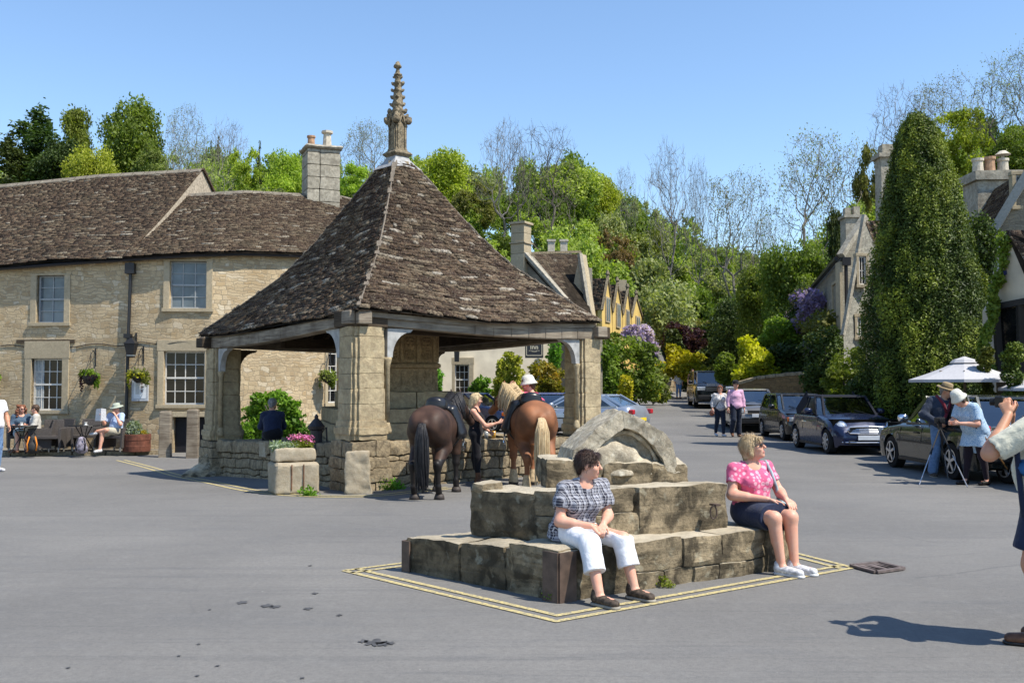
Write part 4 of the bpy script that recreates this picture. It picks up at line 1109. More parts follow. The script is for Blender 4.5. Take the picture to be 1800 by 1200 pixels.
def small_cross_things():
 r=Rough(); c=PG(631,15.05);
 r.add([(c.x-.19,c.y-.09,-.03),(c.x+.2,c.y-.03,-.03),(c.x+.2,c.y+.12,-.03),(c.x-.19,c.y+.1,-.03),(c.x-.2,c.y-.02,.62),(c.x+.15,c.y+.02,.64),(c.x+.15,c.y+.16,.64),(c.x-.2,c.y+.15,.62)],seg=.03,amp=.022,freq=5,rnd=.1)
 o=r.build('guard_stone',M_trough); tag(o,'upright guard stone leaning on the near corner post of the market cross','guard stone')
 s=SDF((0,0,0),(1.2,1,.95),.03,.1); s.cap((.55,.5,.1),(.68,.55,.6),.42,.2,k=.1); s.ell((.3,.45,.1),(.3,.3,.25)); s.wobble(.03,8,5); s.wobble(.012,30,6)
 o=s.build('boulder',M_step); p=PG(330,20.3); o.location=(p.x-.1,p.y-.4,p.z-.15); tag(o,'rounded grey boulder at the foot of the left corner post of the market cross','boulder')
 d=(pn-pl).normalized(); n=Vector((d.y,-d.x,0));
 if n.y>0:n=-n
 c=P(471,790,18.35); c=Vector((c.x,c.y,c.z)); t=((c.xy-pl).dot(d)); q=pl+d*t; c=Vector((q.x,q.y,c.z))+n*.275
 m=MB(); m.hexa([c+Vector((d.x,d.y,0))*sx*.15+n*o-Vector((0,0,.13))for(sx,o)in((-1,0),(1,0),(1,-.05),(-1,-.05))]+[c+Vector((d.x,d.y,0))*sx*.15+n*o+Vector((0,0,.13))for(sx,o)in((-1,0),(1,0),(1,-.05),(-1,-.05))])
 o=m.build('plaque',M_trough,bevel=.01); tag(o,'plain square stone plaque fixed to the low wall of the market cross','plaque')
 root=empty('stone_block',PG(512,15.1),label='big pale rectangular stone block with rust streaks in front of the market cross',cat='stone block'); c=PG(518,15.3)
 root.location=(0,0,0)
 r=Rough(); c=Vector((c.x,c.y,0)); ang=R(24); u=Vector((math.cos(ang),math.sin(ang))); v=Vector((-u.y,u.x))
 def q4(cx,cy,a,b):o=Vector((c.x,c.y))+u*cx+v*cy; return[tuple(o-u*a-v*b),tuple(o+u*a-v*b),tuple(o+u*a+v*b),tuple(o-u*a+v*b)]
 r.quadbox(q4(0,0,.34,.30),-.02,.46,seg=.04,amp=.010,freq=4,rnd=.14); r.build('block',M_trough,root)
 M_rs=plain('rust_streak',(0.20,0.10,0.055),.9,.1,var=.4,vs=20)
 m=MB()
 for sx in(-.09,.09):
  o=Vector((c.x,c.y))+u*sx-v*.308; m.beam((o.x,o.y,.06),(o.x,o.y,.44),.012,.014)
 m.build('rust_streak',M_rs,root)
 tr=empty('trough_planter',(0,0,0),label='shallow stone trough planted with pink thrift, standing on the pale stone block',cat='planter')
 r=Rough(); r.quadbox(q4(.0,.03,.31,.2),.475,.67,seg=.035,amp=.012,freq=5,rnd=.12); r.build('trough',M_trough,tr)
 oc=Vector((c.x,c.y,0))+Vector((v.x,v.y,0))*.03; u3=Vector((u.x,u.y,0))
 crown('silver_foliage',[(tuple(oc-u3*.2+Vector((0,0,.70))),(.17,.15,.09)),(tuple(oc-u3*.02+Vector((0,0,.70))),(.12,.12,.08))],900,.035,L_silver,tr,shell=.1,gaps=.1,aspect=2.6)
 crown('green_foliage',[(tuple(oc+u3*.1+Vector((0,0,.72))),(.2,.15,.08))],700,.03,L_green,tr,shell=.1,gaps=.1,aspect=2.6)
 crown('pink_flowers',[(tuple(oc+u3*.08+Vector((0,0,.83))),(.2,.12,.06)),(tuple(oc+u3*.22+Vector((0,0,.78))),(.1,.12,.1))],420,.028,L_pink,tr,shell=.1,gaps=.2,aspect=1)
 m=MB(); c=PG(557,16.6);
 m.lathe(c,[(.16,-.05),(.16,.05),(.085,.1),(.075,.52),(.11,.54),(.12,.60),(.10,.62),(.10,.9),(.13,.92),(.14,.97),(.10,1.02),(.06,1.07),(.03,1.1),(.035,1.13),(.01,1.17)],18)
 m.tube([c+Vector((-.08,-.05,.78)),c+Vector((-.22,-.1,.78)),c+Vector((-.25,-.12,.70))],.03,8)
 m.tube([c+Vector((.08,0,.85)),c+Vector((.16,.03,.95)),c+Vector((.18,.05,.5))],.015,6)
 o=m.build('water_pump',plain('dark_iron',(0.035,0.028,0.028),.5,.4,var=.2),smooth=False); tag(o,'dark cast iron water pump beside the stone planter','water pump')
 for(px,Y,s_,n)in((665,15.65,.16,320),(688,15.75,.13,260),(540,14.75,.10,160),(1160,8.05,.06,120),(965,7.55,.06,90)):
  c=PG(px,Y); o=crown('weed_tuft',[(tuple(c+Vector((0,0,s_*.7))),(s_*1.3,s_,s_*.9)),(tuple(c+Vector((s_,0,s_*.3))),(s_,s_*.8,s_*.5))],n,.035 if Y>10 else .02,L_vivid if Y>10 else L_green,shell=.2,gaps=.2)
  tag(o,{665:'leafy green weed growing at the foot of the near low wall, left one',688:'leafy green weed climbing the low wall right of the guard stone',540:'small patch of bright grass at the foot of the pale stone block',1160:'tiny green weeds at the foot of the worn stone base',965:'tiny weeds beside the steel corner plate of the stone base'}[px],'weed')
small_cross_things()
# ================================================================ THE PUB (left)
def Wn(name,o,u,n,w,h,parent,kind='sash',cols=4,rows=4,surround=.14,sill=True,glass=None,curtain=False,top=.14,deep=.12,mdress=None,fr=None,curt=None):
 """window: o = lower left corner of opening on the wall face, u = along, n = outward"""
 mdress=mdress or M_dress; fr=fr or M_white; U=Vector(u).normalized(); N=Vector(n).normalized(); Z=Vector((0,0,1)); o=Vector(o)
 m=MB()
 def bx(m,x0,x1,z0,z1,d0,d1):
  q=[]
  for z in(z0,z1):
   for x,d in((x0,d1),(x1,d1),(x1,d0),(x0,d0)):q.append(o+U*x+Z*z+N*d)
  m.hexa(q)
 s=surround
 bx(m,-s,0,-.0,h,-.2,.035); bx(m,w,w+s,-.0,h,-.2,.035); bx(m,-s-.02,w+s+.02,h,h+top,-.2,.04)
 if sill:bx(m,-s-.03,w+s+.03,-.10,0,-.2,.075)
 W_=m.build('window',mdress,parent,bevel=.008)
 m=MB(); f=.045; d0,d1=-deep-.05,-deep
 bx(m,0,f,0,h,d0,d1); bx(m,w-f,w,0,h,d0,d1); bx(m,f,w-f,0,f,d0,d1+.004); bx(m,f,w-f,h-f,h,d0,d1+.004)
 if kind=='sash':bx(m,f,w-f,h*.5-.025,h*.5+.025,d0,d1+.01)
 b=.022
 for i in range(1,cols):x=w*i/cols; bx(m,x-b/2,x+b/2,f,h-f,d0+.01,d1-.012)
 for i in range(1,rows):
  if kind=='sash' and abs(i/rows-.5)<.01:continue
  z=h*i/rows; bx(m,f,w-f,z-b/2,z+b/2,d0+.01,d1-.010)
 m.build('sash_frame',fr,W_)
 m=MB(); bx(m,.01,w-.01,.01,h-.01,d0-.01,d0+.012); m.build('pane',glass or M_win,W_)
 if curt:
  m=MB();
  for k in range(10):
   x=curt[0]+(curt[1]-curt[0])*k/10; xx=curt[0]+(curt[1]-curt[0])*(k+1)/10
   bx(m,x,xx-.003,.05,h-.05,d0+.014+.006*(k%2),d0+.02+.012*(k%2))
  m.build('curtain',plain('pale_curtain',(.42,.45,.45),.8,.2,var=.2,vs=15),W_)
 return W_
def wall_face(m,path,z0,z1,holes=(),back=.35):
 """wall along path [(x, y)], with rectangular holes (s0, s1, z0, z1) in arclength; outward = right of path direction seen from above"""
 L=[0]
 for a,b in zip(path,path[1:]):L.append(L[-1]+math.dist(a,b))
 def pt(s,z,o=0.0):
  s=min(max(s,0),L[-1]); i=max(0,min(len(L)-2,int(np.searchsorted(L,s,side='right')-1))); t=(s-L[i])/(L[i+1]-L[i]); a,b=path[i],path[i+1]
  d=Vector((b[0]-a[0],b[1]-a[1])).normalized(); n=Vector((d.y,-d.x))
  j=i+(1 if t>.5 else-1)
  return Vector((a[0]+(b[0]-a[0])*t+n.x*o,a[1]+(b[1]-a[1])*t+n.y*o,z))
 S=sorted(set([round(x,4)for x in list(L)+[h[0]for h in holes]+[h[1]for h in holes]]))
 zz1=z1 if callable(z1)else(lambda s:z1); zz0=z0 if callable(z0)else(lambda s:z0)
 for a,b in zip(S,S[1:]):
  if b-a<1e-4:continue
  hs=sorted([h for h in holes if h[0]<=a+1e-4 and h[1]>=b-1e-4],key=lambda h:h[2])
  z=None; segs=[]
  cur=(zz0(a),zz0(b))
  for h in hs:segs.append((cur,(h[2],h[2]))); cur=(h[3],h[3])
  segs.append((cur,(zz1(a),zz1(b))))
  for(la,lb),(ha,hb)in segs:
   m.face([pt(a,la),pt(b,lb),pt(b,hb),pt(a,ha)],uv=[(a,la),(b,lb),(b,hb),(a,ha)])
 for h in holes:
  for s in(h[0],h[1]):
   q=[pt(s,h[2]),pt(s,h[3]),pt(s,h[3],-back),pt(s,h[2],-back)]; m.face(q if s==h[0]else q[::-1],uv=[(0,h[2]),(0,h[3]),(back,h[3]),(back,h[2])])
  for z in(h[2],h[3]):
   q=[pt(h[0],z),pt(h[1],z),pt(h[1],z,-back),pt(h[0],z,-back)]; m.face(q,uv=[(h[0],0),(h[1],0),(h[1],back),(h[0],back)])
  q=[pt(h[0],h[2],-back),pt(h[1],h[2],-back),pt(h[1],h[3],-back),pt(h[0],h[3],-back)]
  m.face(q,uv=[(0,0),(1,0),(1,1),(0,1)])
 return pt,L
def pub():
 root=empty('coaching_inn',(0,0,0),label='long two-storey rubble stone pub with stone-slate roofs, left of the market cross',cat='pub')
 Y0=28.3
 def X(px,Y):return(px-900)/F*Y
 path=[(X(-260,28.9),28.9),(X(0,28.7),28.7),(X(228,Y0),Y0),(X(300,28.25),28.25),(X(370,28.35),28.35),(X(430,28.8),28.8),(X(500,29.6),29.6),(X(560,30.6),30.6),(X(615,31.9),31.9),(X(650,33.2),33.2),(X(665,34.6),34.6)]
 m=MB()
 L=[0]
 for a,b in zip(path,path[1:]):L.append(L[-1]+math.dist(a,b))
 def s_of(px):
  k=(px-900)/F
  for i in range(len(path)-1):
   a,b=path[i],path[i+1]; fa=a[0]-k*a[1]; fb=b[0]-k*b[1]
   if fa<=0<=fb:t=fa/(fa-fb); return L[i]+t*(L[i+1]-L[i]),a[1]+(b[1]-a[1])*t
 def eave(px):return np.interp(px,[-260,0,120,228,330,420,520,600,665],[487,472,463,456,449,446,449,455,462])
 pxs=list(range(-260,666,15)); SE=[];
 for px in pxs:
  r_=s_of(px)
  if r_:SE.append((r_[0],P(px,float(eave(px)),r_[1]).z))
 SE=[(0,SE[0][1])]+SE if SE[0][0]>0 else SE
 ez=lambda s:float(np.interp(s,[a for a,b in SE],[b for a,b in SE]))
 def hole(px0,px1,py0,py1):
  a,Ya=s_of(px0); b,Yb=s_of(px1); return(a,b,P(px0,py1,(Ya+Yb)/2).z,P(px0,py0,(Ya+Yb)/2).z)
 H=[hole(62,111,484,567),hole(56,110,630,721),hole(296,361,459,542),hole(288,360,617,711),hole(576,597,600,708)]
 door=hole(307,362,733,800)
 door=(door[0],door[1],-.3,door[3])
 pt,L_=wall_face(m,path,-.35,lambda s:ez(s)+.05,H+[door],back=.3)
 m.build('wall',M_pubwall,root)
 def wn(h,**k):
  a=pt(h[0],h[2]); b=pt(h[1],h[2]); u=(b-a); w=u.length; n=Vector((u.y,-u.x,0)).normalized()
  return Wn('w',a,u,n,w,h[3]-h[2],root,**k)
 wn(H[0],cols=2,rows=4,glass=M_wincurt,fr=plain('grey_sash',(.33,.35,.36),.5),surround=.18,top=.05)
 wn(H[1],cols=4,rows=4,surround=.2,top=.5,curt=(.03,.3),fr=M_white)
 wn(H[2],cols=3,rows=4,glass=M_wincurt,fr=MATS['grey_sash'],surround=.17,top=.05)
 wn(H[3],cols=4,rows=4,surround=.17,top=.32)
 wn(H[4],cols=2,rows=5,surround=.14,top=.2)
 a=pt(s_of(29)[0],0,.01); b=pt(s_of(131)[0],0,.01); z=P(80,600,28.6).z
 mm=MB(); mm.beam((a.x,a.y,z),(b.x,b.y,z),.05,.10); mm.build('timber_lintel',M_oakd,root)
 mm=MB(); a=pt(door[0],0,-.18); b=pt(door[1],0,-.18); mm.hexa([(a.x,a.y,-.3),(b.x,b.y,-.3),(b.x,b.y+.05,-.3),(a.x,a.y+.05,-.3),(a.x,a.y,door[3]),(b.x,b.y,door[3]),(b.x,b.y+.05,door[3]),(a.x,a.y+.05,door[3])])
 mm.build('cellar_door',plain('black_door',(.012,.012,.016),.6,.3),root)
 mm=MB(); a=pt(door[0]-.15,0,.04); b=pt(door[1]+.2,0,.04); mm.beam((a.x,a.y,door[3]+.08),(b.x,b.y,door[3]+.08),.2,.14); mm.build('cellar_lintel',M_dress,root,bevel=.01)
 mm=MB(); a=pt(s_of(180)[0],0,.012); b=pt(s_of(206)[0],0,.012); z=P(190,707,28.4).z; mm.hexa([(a.x,a.y,z-.17),(b.x,b.y,z-.17),(b.x,b.y+.1,z-.17),(a.x,a.y+.1,z-.17),(a.x,a.y,z+.17),(b.x,b.y,z+.17),(b.x,b.y+.1,z+.17),(a.x,a.y+.1,z+.17)]); mm.build('ashlar_patch',M_dress,root,bevel=.01)
 depth=4.6
 def ridge_main(px):return P(px,np.interp(px,[-260,0,110,175,350],[352,327,316,309,299]),28.9+depth)
 def ridge_low(px):return P(px,np.interp(px,[290,330,430,600,640],[347,343,337,346,356]),np.interp(px,[290,430,600,660],[32.4,32.3,34.3,36.5]))
 def eave_pt(px,o=.28):
  r_=s_of(px); q=pt(r_[0],0,o); z=P(px,float(eave(px))-3,r_[1]).z; return Vector((q.x,q.y,z))
 def S1(u,v):
  e=eave_pt(-250+(470)*u+60*u*0);
  px=-250+470*u; pr_=ridge_main(-250+(605)*u);
  q=e.lerp(pr_,max(v,-.01)); q.z-=.12*math.sin(math.pi*min(max(v,0),1))-.05*math.sin(u*11+2*v)*(1-v); return q
 def S2(u,v):
  e=eave_pt(220+440*u); pr_=ridge_low(289+361*u); q=e.lerp(pr_,max(v,-.01)); q.z-=.10*math.sin(math.pi*min(max(v,0),1)); return q
 surfs=[slates(S1,70,.33,lift=.028,seed=5,wob=.008),slates(S2,62,.32,lift=.028,seed=6,wob=.008)]
 slate_obj('roof',surfs,M_slate2,root)
 mm=MB()
 for S_ in(S1,S2):
  for i in range(24):
   for j in range(6):
    u0,u1,v0,v1=i/24,(i+1)/24,j/6,(j+1)/6
    mm.face([Vector(S_(u,v))-Vector((0,0,.05))for u,v in((u0,v0),(u1,v0),(u1,v1),(u0,v1))])
 for f,a,b in((ridge_main,-250,355),(ridge_low,289,650)):
  for i in range(12):
   p0=f(a+(b-a)*i/12); p1=f(a+(b-a)*(i+1)/12); mm.face([p0,p1,p1+Vector((0,4.5,-3.6)),p0+Vector((0,4.5,-3.6))])
 mm.build('roof_boarding',M_deck,root)
 M_rt=stone('ridge_tiles',(.26,.235,.19),(.12,.1,.08),lich=.6)
 for f,a,b,n in((ridge_main,-250,356,30),(ridge_low,310,650,20)):
  mm=MB()
  for i in range(n):
   p0=f(a+(b-a)*i/n); p1=f(a+(b-a)*(i+.97)/n); d=(p1-p0).normalized()
   for s_ in(-1,1):
    w=Vector((0,s_*.17,-.13)); mm.face([p0+Vector((0,0,.05)),p1+Vector((0,0,.05)),p1+w+Vector((0,0,.05)),p0+w+Vector((0,0,.05))])
    mm.face([p0+w+Vector((0,0,.05)),p1+w+Vector((0,0,.05)),p1+w,p0+w])
  mm.build('ridge_tiles',M_rt,root)
 g0=Vector(S1(1,.34)); g1=ridge_main(355)+Vector((0.02,0,0)); g2=ridge_main(355)+Vector((.5,3.0,-2.3))
 mm=MB(); mm.prism([Vector(S1(1,v))+Vector((.03,0,-.02))for v in np.linspace(.2,1,9)]+[g2,g2+Vector((-.5,-1,-1.5)),g0+Vector((.3,.8,-.6))],Vector((-.12,.1,0)))
 mm.build('gable',plain('roughcast',(.40,.34,.26),.95,.1,var=.3,vs=14,bump=.6),root)
 mm=MB(); mm.beam(g1+Vector((.03,-.05,.03)),g2+Vector((.03,0,.05)),.10,.08); mm.build('verge_slates',M_slate2,root)
 mm=MB()
 for a,b in zip(range(-240,640,20),range(-220,660,20)):
  p,q=eave_pt(a,.2)-Vector((0,0,.08)),eave_pt(b,.2)-Vector((0,0,.08)); mm.tube([p,q],.05,6)
 mm.build('gutter',M_iron,root)
 mm=MB(); c=pt(s_of(229)[0],0,.09); zt=eave_pt(229).z-.15;
 mm.tube([(c.x,c.y,zt),(c.x,c.y,zt-.5),(c.x-.04,c.y,2.6),(c.x-.06,c.y,-.15)],.05,8)
 mm.box((c.x,c.y,zt-.32),(.26,.2,.3)); mm.box((c.x-.04,c.y,zt-2.15),(.2,.16,.12)); mm.build('downpipe',M_iron,root)
 ch=P(564,330,34.0); c=Vector((ch.x,34.0,0)); ztop=P(564,268,34).z; r=Rough(); w=1.12; g=random.Random(5); ang=R(22); u=Vector((math.cos(ang),math.sin(ang))); v=Vector((-u.y,u.x)); z=P(564,350,34).z-.6
 while z<ztop-.05:
  z2=min(ztop,z+.42)
  for(a0,a1)in(((0,.55),(.55,1.0))if g.random()<.5 else((0,.38),(.38,1.0))):
   def q(s0,t0):p=c.xy+u*(s0-.5)*w+v*(t0-.5)*w; return tuple(p)
   r.quadbox([q(a0,0),q(a1-.01,0),q(a1-.01,1),q(a0,1)],z,z2-.012,seg=.1,amp=.01,rnd=.04)
  z=z2
 r.quadbox([tuple(c.xy+u*a*.66+v*b*.66)for a,b in((-1,-1),(1,-1),(1,1),(-1,1))],ztop,ztop+.14,seg=.08,amp=.02,rnd=.15)
 chi=r.build('chimney',M_chim,root)
 mm=MB(); p=P(574,260,34); mm.lathe((p.x,34.1,ztop+.1),[(.2,0),(.2,.06),(.16,.10),(.13,.55),(.20,.58),(.20,.66),(.1,.66)],8); mm.build('chimney_pot',M_potpale,chi)
 mm=MB(); p=P(549,260,34); mm.lathe((p.x,33.8,ztop+.08),[(.13,0),(.12,.36),(.15,.38),(.15,.44),(.1,.44)],10); mm.build('chimney_pot',M_terra,chi)
 def bracket_lamp():
  l=empty('wall_lantern',(0,0,0),label='black four-sided wall lantern fixed beside the downpipe of the pub',cat='lantern')
  p=pt(s_of(240)[0],0,.38); z=P(240,612,28).z; m=MB()
  m.lathe((p.x,p.y,z),[(.11,-.26),(.12,-.24),(.20,.10),(.22,.12),(.22,.14),(.06,.26),(.03,.30),(.05,.32)],4,rz=R(45)); m.beam((p.x,p.y,z+.3),(p.x,p.y+.38,z+.34),.03,.03); m.beam((p.x,p.y+.36,z+.1),(p.x,p.y+.36,z+.45),.04,.04)
  m.build('lamp_frame',M_iron,l)
  m=MB(); m.lathe((p.x,p.y,z),[(.125,-.22),(.195,.09)],4,rz=R(45)); m.build('lamp_glass',glassm('lantern_glass',(.35,.38,.38),.1),l)
  for v_ in l.children:pass
 bracket_lamp()
 def basket(px,py,seed,lab,s=1.0,o=.34,cols=(L_vivid,L_purple)):
  r_=s_of(px); p=pt(r_[0],0,o)if r_ else P(px,py,28); z=P(px,py,p.y).z
  b=empty('hanging_basket',(0,0,0),label=lab,cat='hanging basket',group='hanging baskets on the pub front')
  c=(p.x,p.y,z)
  m=MB(); m.lathe((p.x,p.y,z-.12),[(.05,-.12),(.14,-.06),(.2,.06),(.22,.14)],10)
  for a in(0,2.1,4.2):m.tube([(p.x+.2*math.cos(a),p.y+.2*math.sin(a),z+.02),(p.x,p.y,z+.62)],.007,4)
  m.tube([(p.x,p.y,z+.62),(p.x,p.y+o*.5,z+.75),(p.x,p.y+o,z+.62)],.012,5); m.beam((p.x,p.y+o,z+.3),(p.x,p.y+o,z+.82),.03,.03); m.build('basket',M_iron,b)
  crown('foliage',[((p.x,p.y,z+.05),(.25*s,.22,.16)),((p.x+.16*s,p.y,z-.1),(.16,.15,.2)),((p.x-.15*s,p.y,z+.02),(.16,.16,.15)),((p.x+.2*s,p.y-.05,z-.22),(.1,.1,.15))],700,.06,cols[0],b,shell=.2,gaps=.15)
  crown('trailing_flowers',[((p.x-.2*s,p.y-.06,z-.05),(.12,.12,.2)),((p.x-.25,p.y-.05,z-.25),(.05,.06,.2)),((p.x+.05,p.y-.15,z-.05),(.2,.1,.1))],260,.05,cols[1],b,shell=.2,gaps=.15)
 basket(170,662,1,'hanging basket with trailing dark red leaves between pub window and downpipe')
 basket(253,658,2,'hanging basket with yellow flowers just right of the pub downpipe',cols=(L_olive,L_gold))
 basket(562,660,3,'hanging basket of fine green fronds left of the last pub window',cols=(L_green,L_olive),s=.9)
 basket(-4,664,4,'yellow-flowered hanging basket cut by the left picture edge',cols=(L_vivid,L_gold))
 mb_=empty('menu_board',(0,0,0),label='framed white menu board on the pub wall under a hanging basket',cat='menu board')
 a=pt(s_of(234)[0],0,.05); b=pt(s_of(263)[0],0,.05); z0,z1=P(250,705,28).z,P(250,664,28).z
 m=MB(); m.hexa([(a.x,a.y-.03,z0),(b.x,b.y-.03,z0),(b.x,b.y+.04,z0),(a.x,a.y+.04,z0),(a.x,a.y-.03,z1),(b.x,b.y-.03,z1),(b.x,b.y+.04,z1),(a.x,a.y+.04,z1)]); m.build('frame',plain('grey_frame',(.45,.47,.5),.5),mb_,bevel=.01)
 def sub(nm,x0,x1,y0,y1,mat,off):
  m=MB(); A=a.lerp(b,x0); B=a.lerp(b,x1); Z0=z0+(z1-z0)*y0; Z1=z0+(z1-z0)*y1
  m.hexa([(A.x,A.y-off,Z0),(B.x,B.y-off,Z0),(B.x,B.y,Z0),(A.x,A.y,Z0),(A.x,A.y-off,Z1),(B.x,B.y-off,Z1),(B.x,B.y,Z1),(A.x,A.y,Z1)]); m.build(nm,mat,mb_)
 sub('menu_sheet',.14,.86,.12,.9,plain('paper',(.72,.74,.76),.6,.2,var=.05),.036)
 for(x0,x1,y0,y1)in((.56,.68,.72,.84),(.56,.68,.55,.67),(.56,.68,.38,.5),(.25,.5,.3,.85)):sub('print_block',x0,x1,y0,y1,plain('print_brown',(.25,.2,.2),.7)if x0>.5 else plain('print_grey',(.55,.56,.56),.7),.04)
 m=MB(); pp=[pt(s_of(px)[0],0,.02)for px in range(0,560,12)]
 m.tube([(q.x,q.y,P(0,606-2*math.sin(i),q.y).z-.04*(i<12)+.05*(i>19))for i,q in enumerate(pp)],.012,4); m.build('cable',M_iron,root)
 return pt,s_of
PUBPT,PUBS=pub()
def bollard(px,Y,h,lab):
 c=PG(px,Y); m=MB(); m.lathe(c,[(.22,-.05),(.21,.1),(.20,h-.03),(.16,h)],4,rz=R(45+8)); o=m.build('timber_post',M_oak,bevel=.015); tag(o,lab,'wooden post','square timber posts by the cellar door')
bollard(293,26.6,1.22,'tall weathered timber post left of the cellar door'); bollard(341,26.3,1.28,'darker timber post right of the cellar door, beside the market cross')
# ================================================================ OTHER HOUSES
def quad_slates(a,b,c,d,rows,width,seed,lift=.03):
 """a-b eave, d-c ridge"""
 a,b,c,d=[Vector(v)for v in(a,b,c,d)]
 def S(u,v):return a.lerp(b,u).lerp(d.lerp(c,u),v)
 return slates(S,rows,width,lift=lift,seed=seed,wob=.006)
def poly_under(m,pts,off=.05):m.face([Vector(p)-Vector((0,0,off))for p in pts])
def castle_inn():
 root=empty('old_inn',(0,0,0),label='cream-walled inn with stone-slate roof and tall square chimney behind the market cross',cat='inn')
 Yw=43.0
 a=P(700,700,Yw); b=P(972,700,Yw); m=MB(); pth=[(a.x,Yw-.2),(b.x,Yw+1.6),(b.x+.05,Yw+5)]
 def h(px0,px1,py0,py1):k=lambda px:(P(px,650,Yw).x-a.x); return(k(px0),k(px1),P(0,py1,Yw).z,P(0,py0,Yw).z)
 W1=h(802,827,640,694); D1=h(766,780,652,702)
 pt,L=wall_face(m,pth,-.3,P(0,566,Yw).z,[W1,D1],back=.25); m.build('wall',M_wrender,root)
 q=pt(W1[0],W1[2]); Wn('w',q,(1,0,0),(0,-1,0),W1[1]-W1[0],W1[3]-W1[2],root,cols=3,rows=4,surround=.2,top=.3)
 m=MB(); m.box((pt(D1[0],0).x+.17,Yw+.15,-.2),(.36,.06,D1[3]+.2)); m.build('door',plain('pale_door',(.5,.47,.4),.6),root)
 m=MB(); z=P(0,566,Yw).z; m.hexa([(a.x,Yw-.35,z),(b.x+.2,Yw+1.5,z),(b.x+.2,Yw+5,z+.02),(a.x,Yw+5,z+.02),(a.x,Yw-.35,z+.12),(b.x+.2,Yw+1.5,z+.12),(b.x+.2,Yw+5,z+.6),(a.x,Yw+5,z+.6)]); m.build('lean_to_roof',M_slate2,root)
 A=P(916,449,46); Rb=P(1047,594,44.2); Lb=P(785,600,48.4)
 m=MB(); g0=Vector((Rb.x,Rb.y,-.2)); g1=Vector((Lb.x,Lb.y,-.2)); nrm=Vector((-.8,-.6,0))
 m.cm=0; m.prism([g1,g0,Rb,A+Vector((.25,0,0)),A-Vector((.25,0,0)),Lb],Vector((.8,.6,0))*.4)
 m.build('gable_wall',M_greywall,root)
 ridge_end=P(1019,446,49.6); eave_end=P(1070,580,48.3)
 m=MB(); e0=Rb; e1=eave_end; m.face([(e0.x,e0.y,-.2),(e1.x,e1.y,-.2),(e1.x,e1.y,e1.z),(e0.x,e0.y,e0.z)]); m.build('front_wall',M_creamwall,root)
 RB=P(1019,530,47.0)
 s1=quad_slates(Rb,P(1052,592,46),ridge_end,A+Vector((.1,0,.05)),30,.5,31)
 A2=A+Vector((-.25,0,0)); s2=quad_slates(Lb,Lb+Vector((3,2.4,0)),A2+Vector((3,2.4,0)),A2,24,.5,32)
 slate_obj('roof',[s1],M_slate2,root)
 m=MB(); poly_under(m,[Rb,P(1052,592,46),ridge_end,A]); back=Vector((-3.2,4.0,-2.6)); m.face([A,ridge_end,ridge_end+back,A+back]); m.build('roof_boarding',M_deck,root)
 m=MB(); m.beam(A+Vector((.2,-.1,.08)),Rb+Vector((.1,-.1,.1)),.35,.16); m.build('coping',M_chim,root,bevel=.02)
 m=MB(); m.beam(A+Vector((.1,.1,.1)),ridge_end+Vector((0,0,.1)),.2,.12); m.build('ridge',M_spire,root)
 g=P(1019,446,47); m=MB(); m.prism([P(1004,520,47),P(1019,446,47),P(1037,562,46.2),P(1037,640,46.2),P(1004,640,47)],Vector((.35,.5,0))); m.build('dormer_wall',M_dress,root)
 m=MB(); m.beam(P(1019,446,46.9),P(1037,562,46.1),.16,.22); m.beam(P(1027,470,47.6),P(1033,470,47.6),.1,.1); m.build('dormer_coping',M_chim,root)
 m=MB(); m.prism([P(1020,470,48),P(1031,470,48),P(1033,640,48),P(1020,640,48)],Vector((.3,.3,0))); m.build('second_gable_wall',M_greywall,root)
 r=Rough(); cx=P(916,420,46.2); w=.44; zt,zm,zb=P(0,391,46.2).z,P(0,428,46.2).z,P(0,462,46.2).z
 def sq(w,ang=R(-30)):
  u=Vector((math.cos(ang),math.sin(ang))); v=Vector((-u.y,u.x)); c=Vector((cx.x,46.2)); return[tuple(c+u*a*w+v*b*w)for a,b in((-1,-1),(1,-1),(1,1),(-1,1))]
 for z0,z1,k in((zb-1,zb+.4,.36),(zb+.4,zm-.04,.36),(zm-.04,zm+.04,.42),(zm+.04,zm+.45,.35),(zm+.45,zt-.12,.35),(zt-.12,zt,.43)):r.quadbox(sq(k),z0,z1-.008,seg=.12,amp=.006,rnd=.03)
 r.build('chimney',M_dress,root)
 for k,(px,Yc)in enumerate(((969,52),(991,52))):
  m=MB(); c=P(px,423,Yc); m.box((c.x,Yc,c.z-.75),(.36,.36,.7)); m.box((c.x,Yc,c.z-.06),(.46,.46,.1)); m.box((c.x,Yc,c.z-1.0),(.8,.6,.3)); m.box((c.x,Yc,c.z-2.2),(.8,.6,1.3)); m.build('small_chimney',M_potpale,root)
 l=empty('inn_lantern',(0,0,0),label='black lantern above the sash window of the cream inn',cat='lantern'); c=P(803,624,Yw-.5)
 m=MB(); m.lathe(c,[(.13,-.28),(.16,.18),(.18,.2),(.08,.32)],4,rz=R(45)); m.beam(c+Vector((0,0,.25)),c+Vector((0,.5,.3)),.04,.04); m.build('lamp_frame',M_iron,l)
 s=empty('inn_sign',(0,0,0),label='black hanging sign reading Castle Inn beside the gold and bronze shrub',cat='sign'); Ys=39.0; c=P(939,607,Ys); hw,hh=16/F*Ys,22/F*Ys
 m=MB(); m.box((c.x,Ys,c.z-hh),(hw*2,.08,hh*2)); m.build('board',plain('sign_black',(.015,.015,.018),.4,.5,var=.1),s,bevel=.01)
 g_=plain('sign_gold',(.55,.5,.36),.5,.4); m=MB(); y=Ys-.045
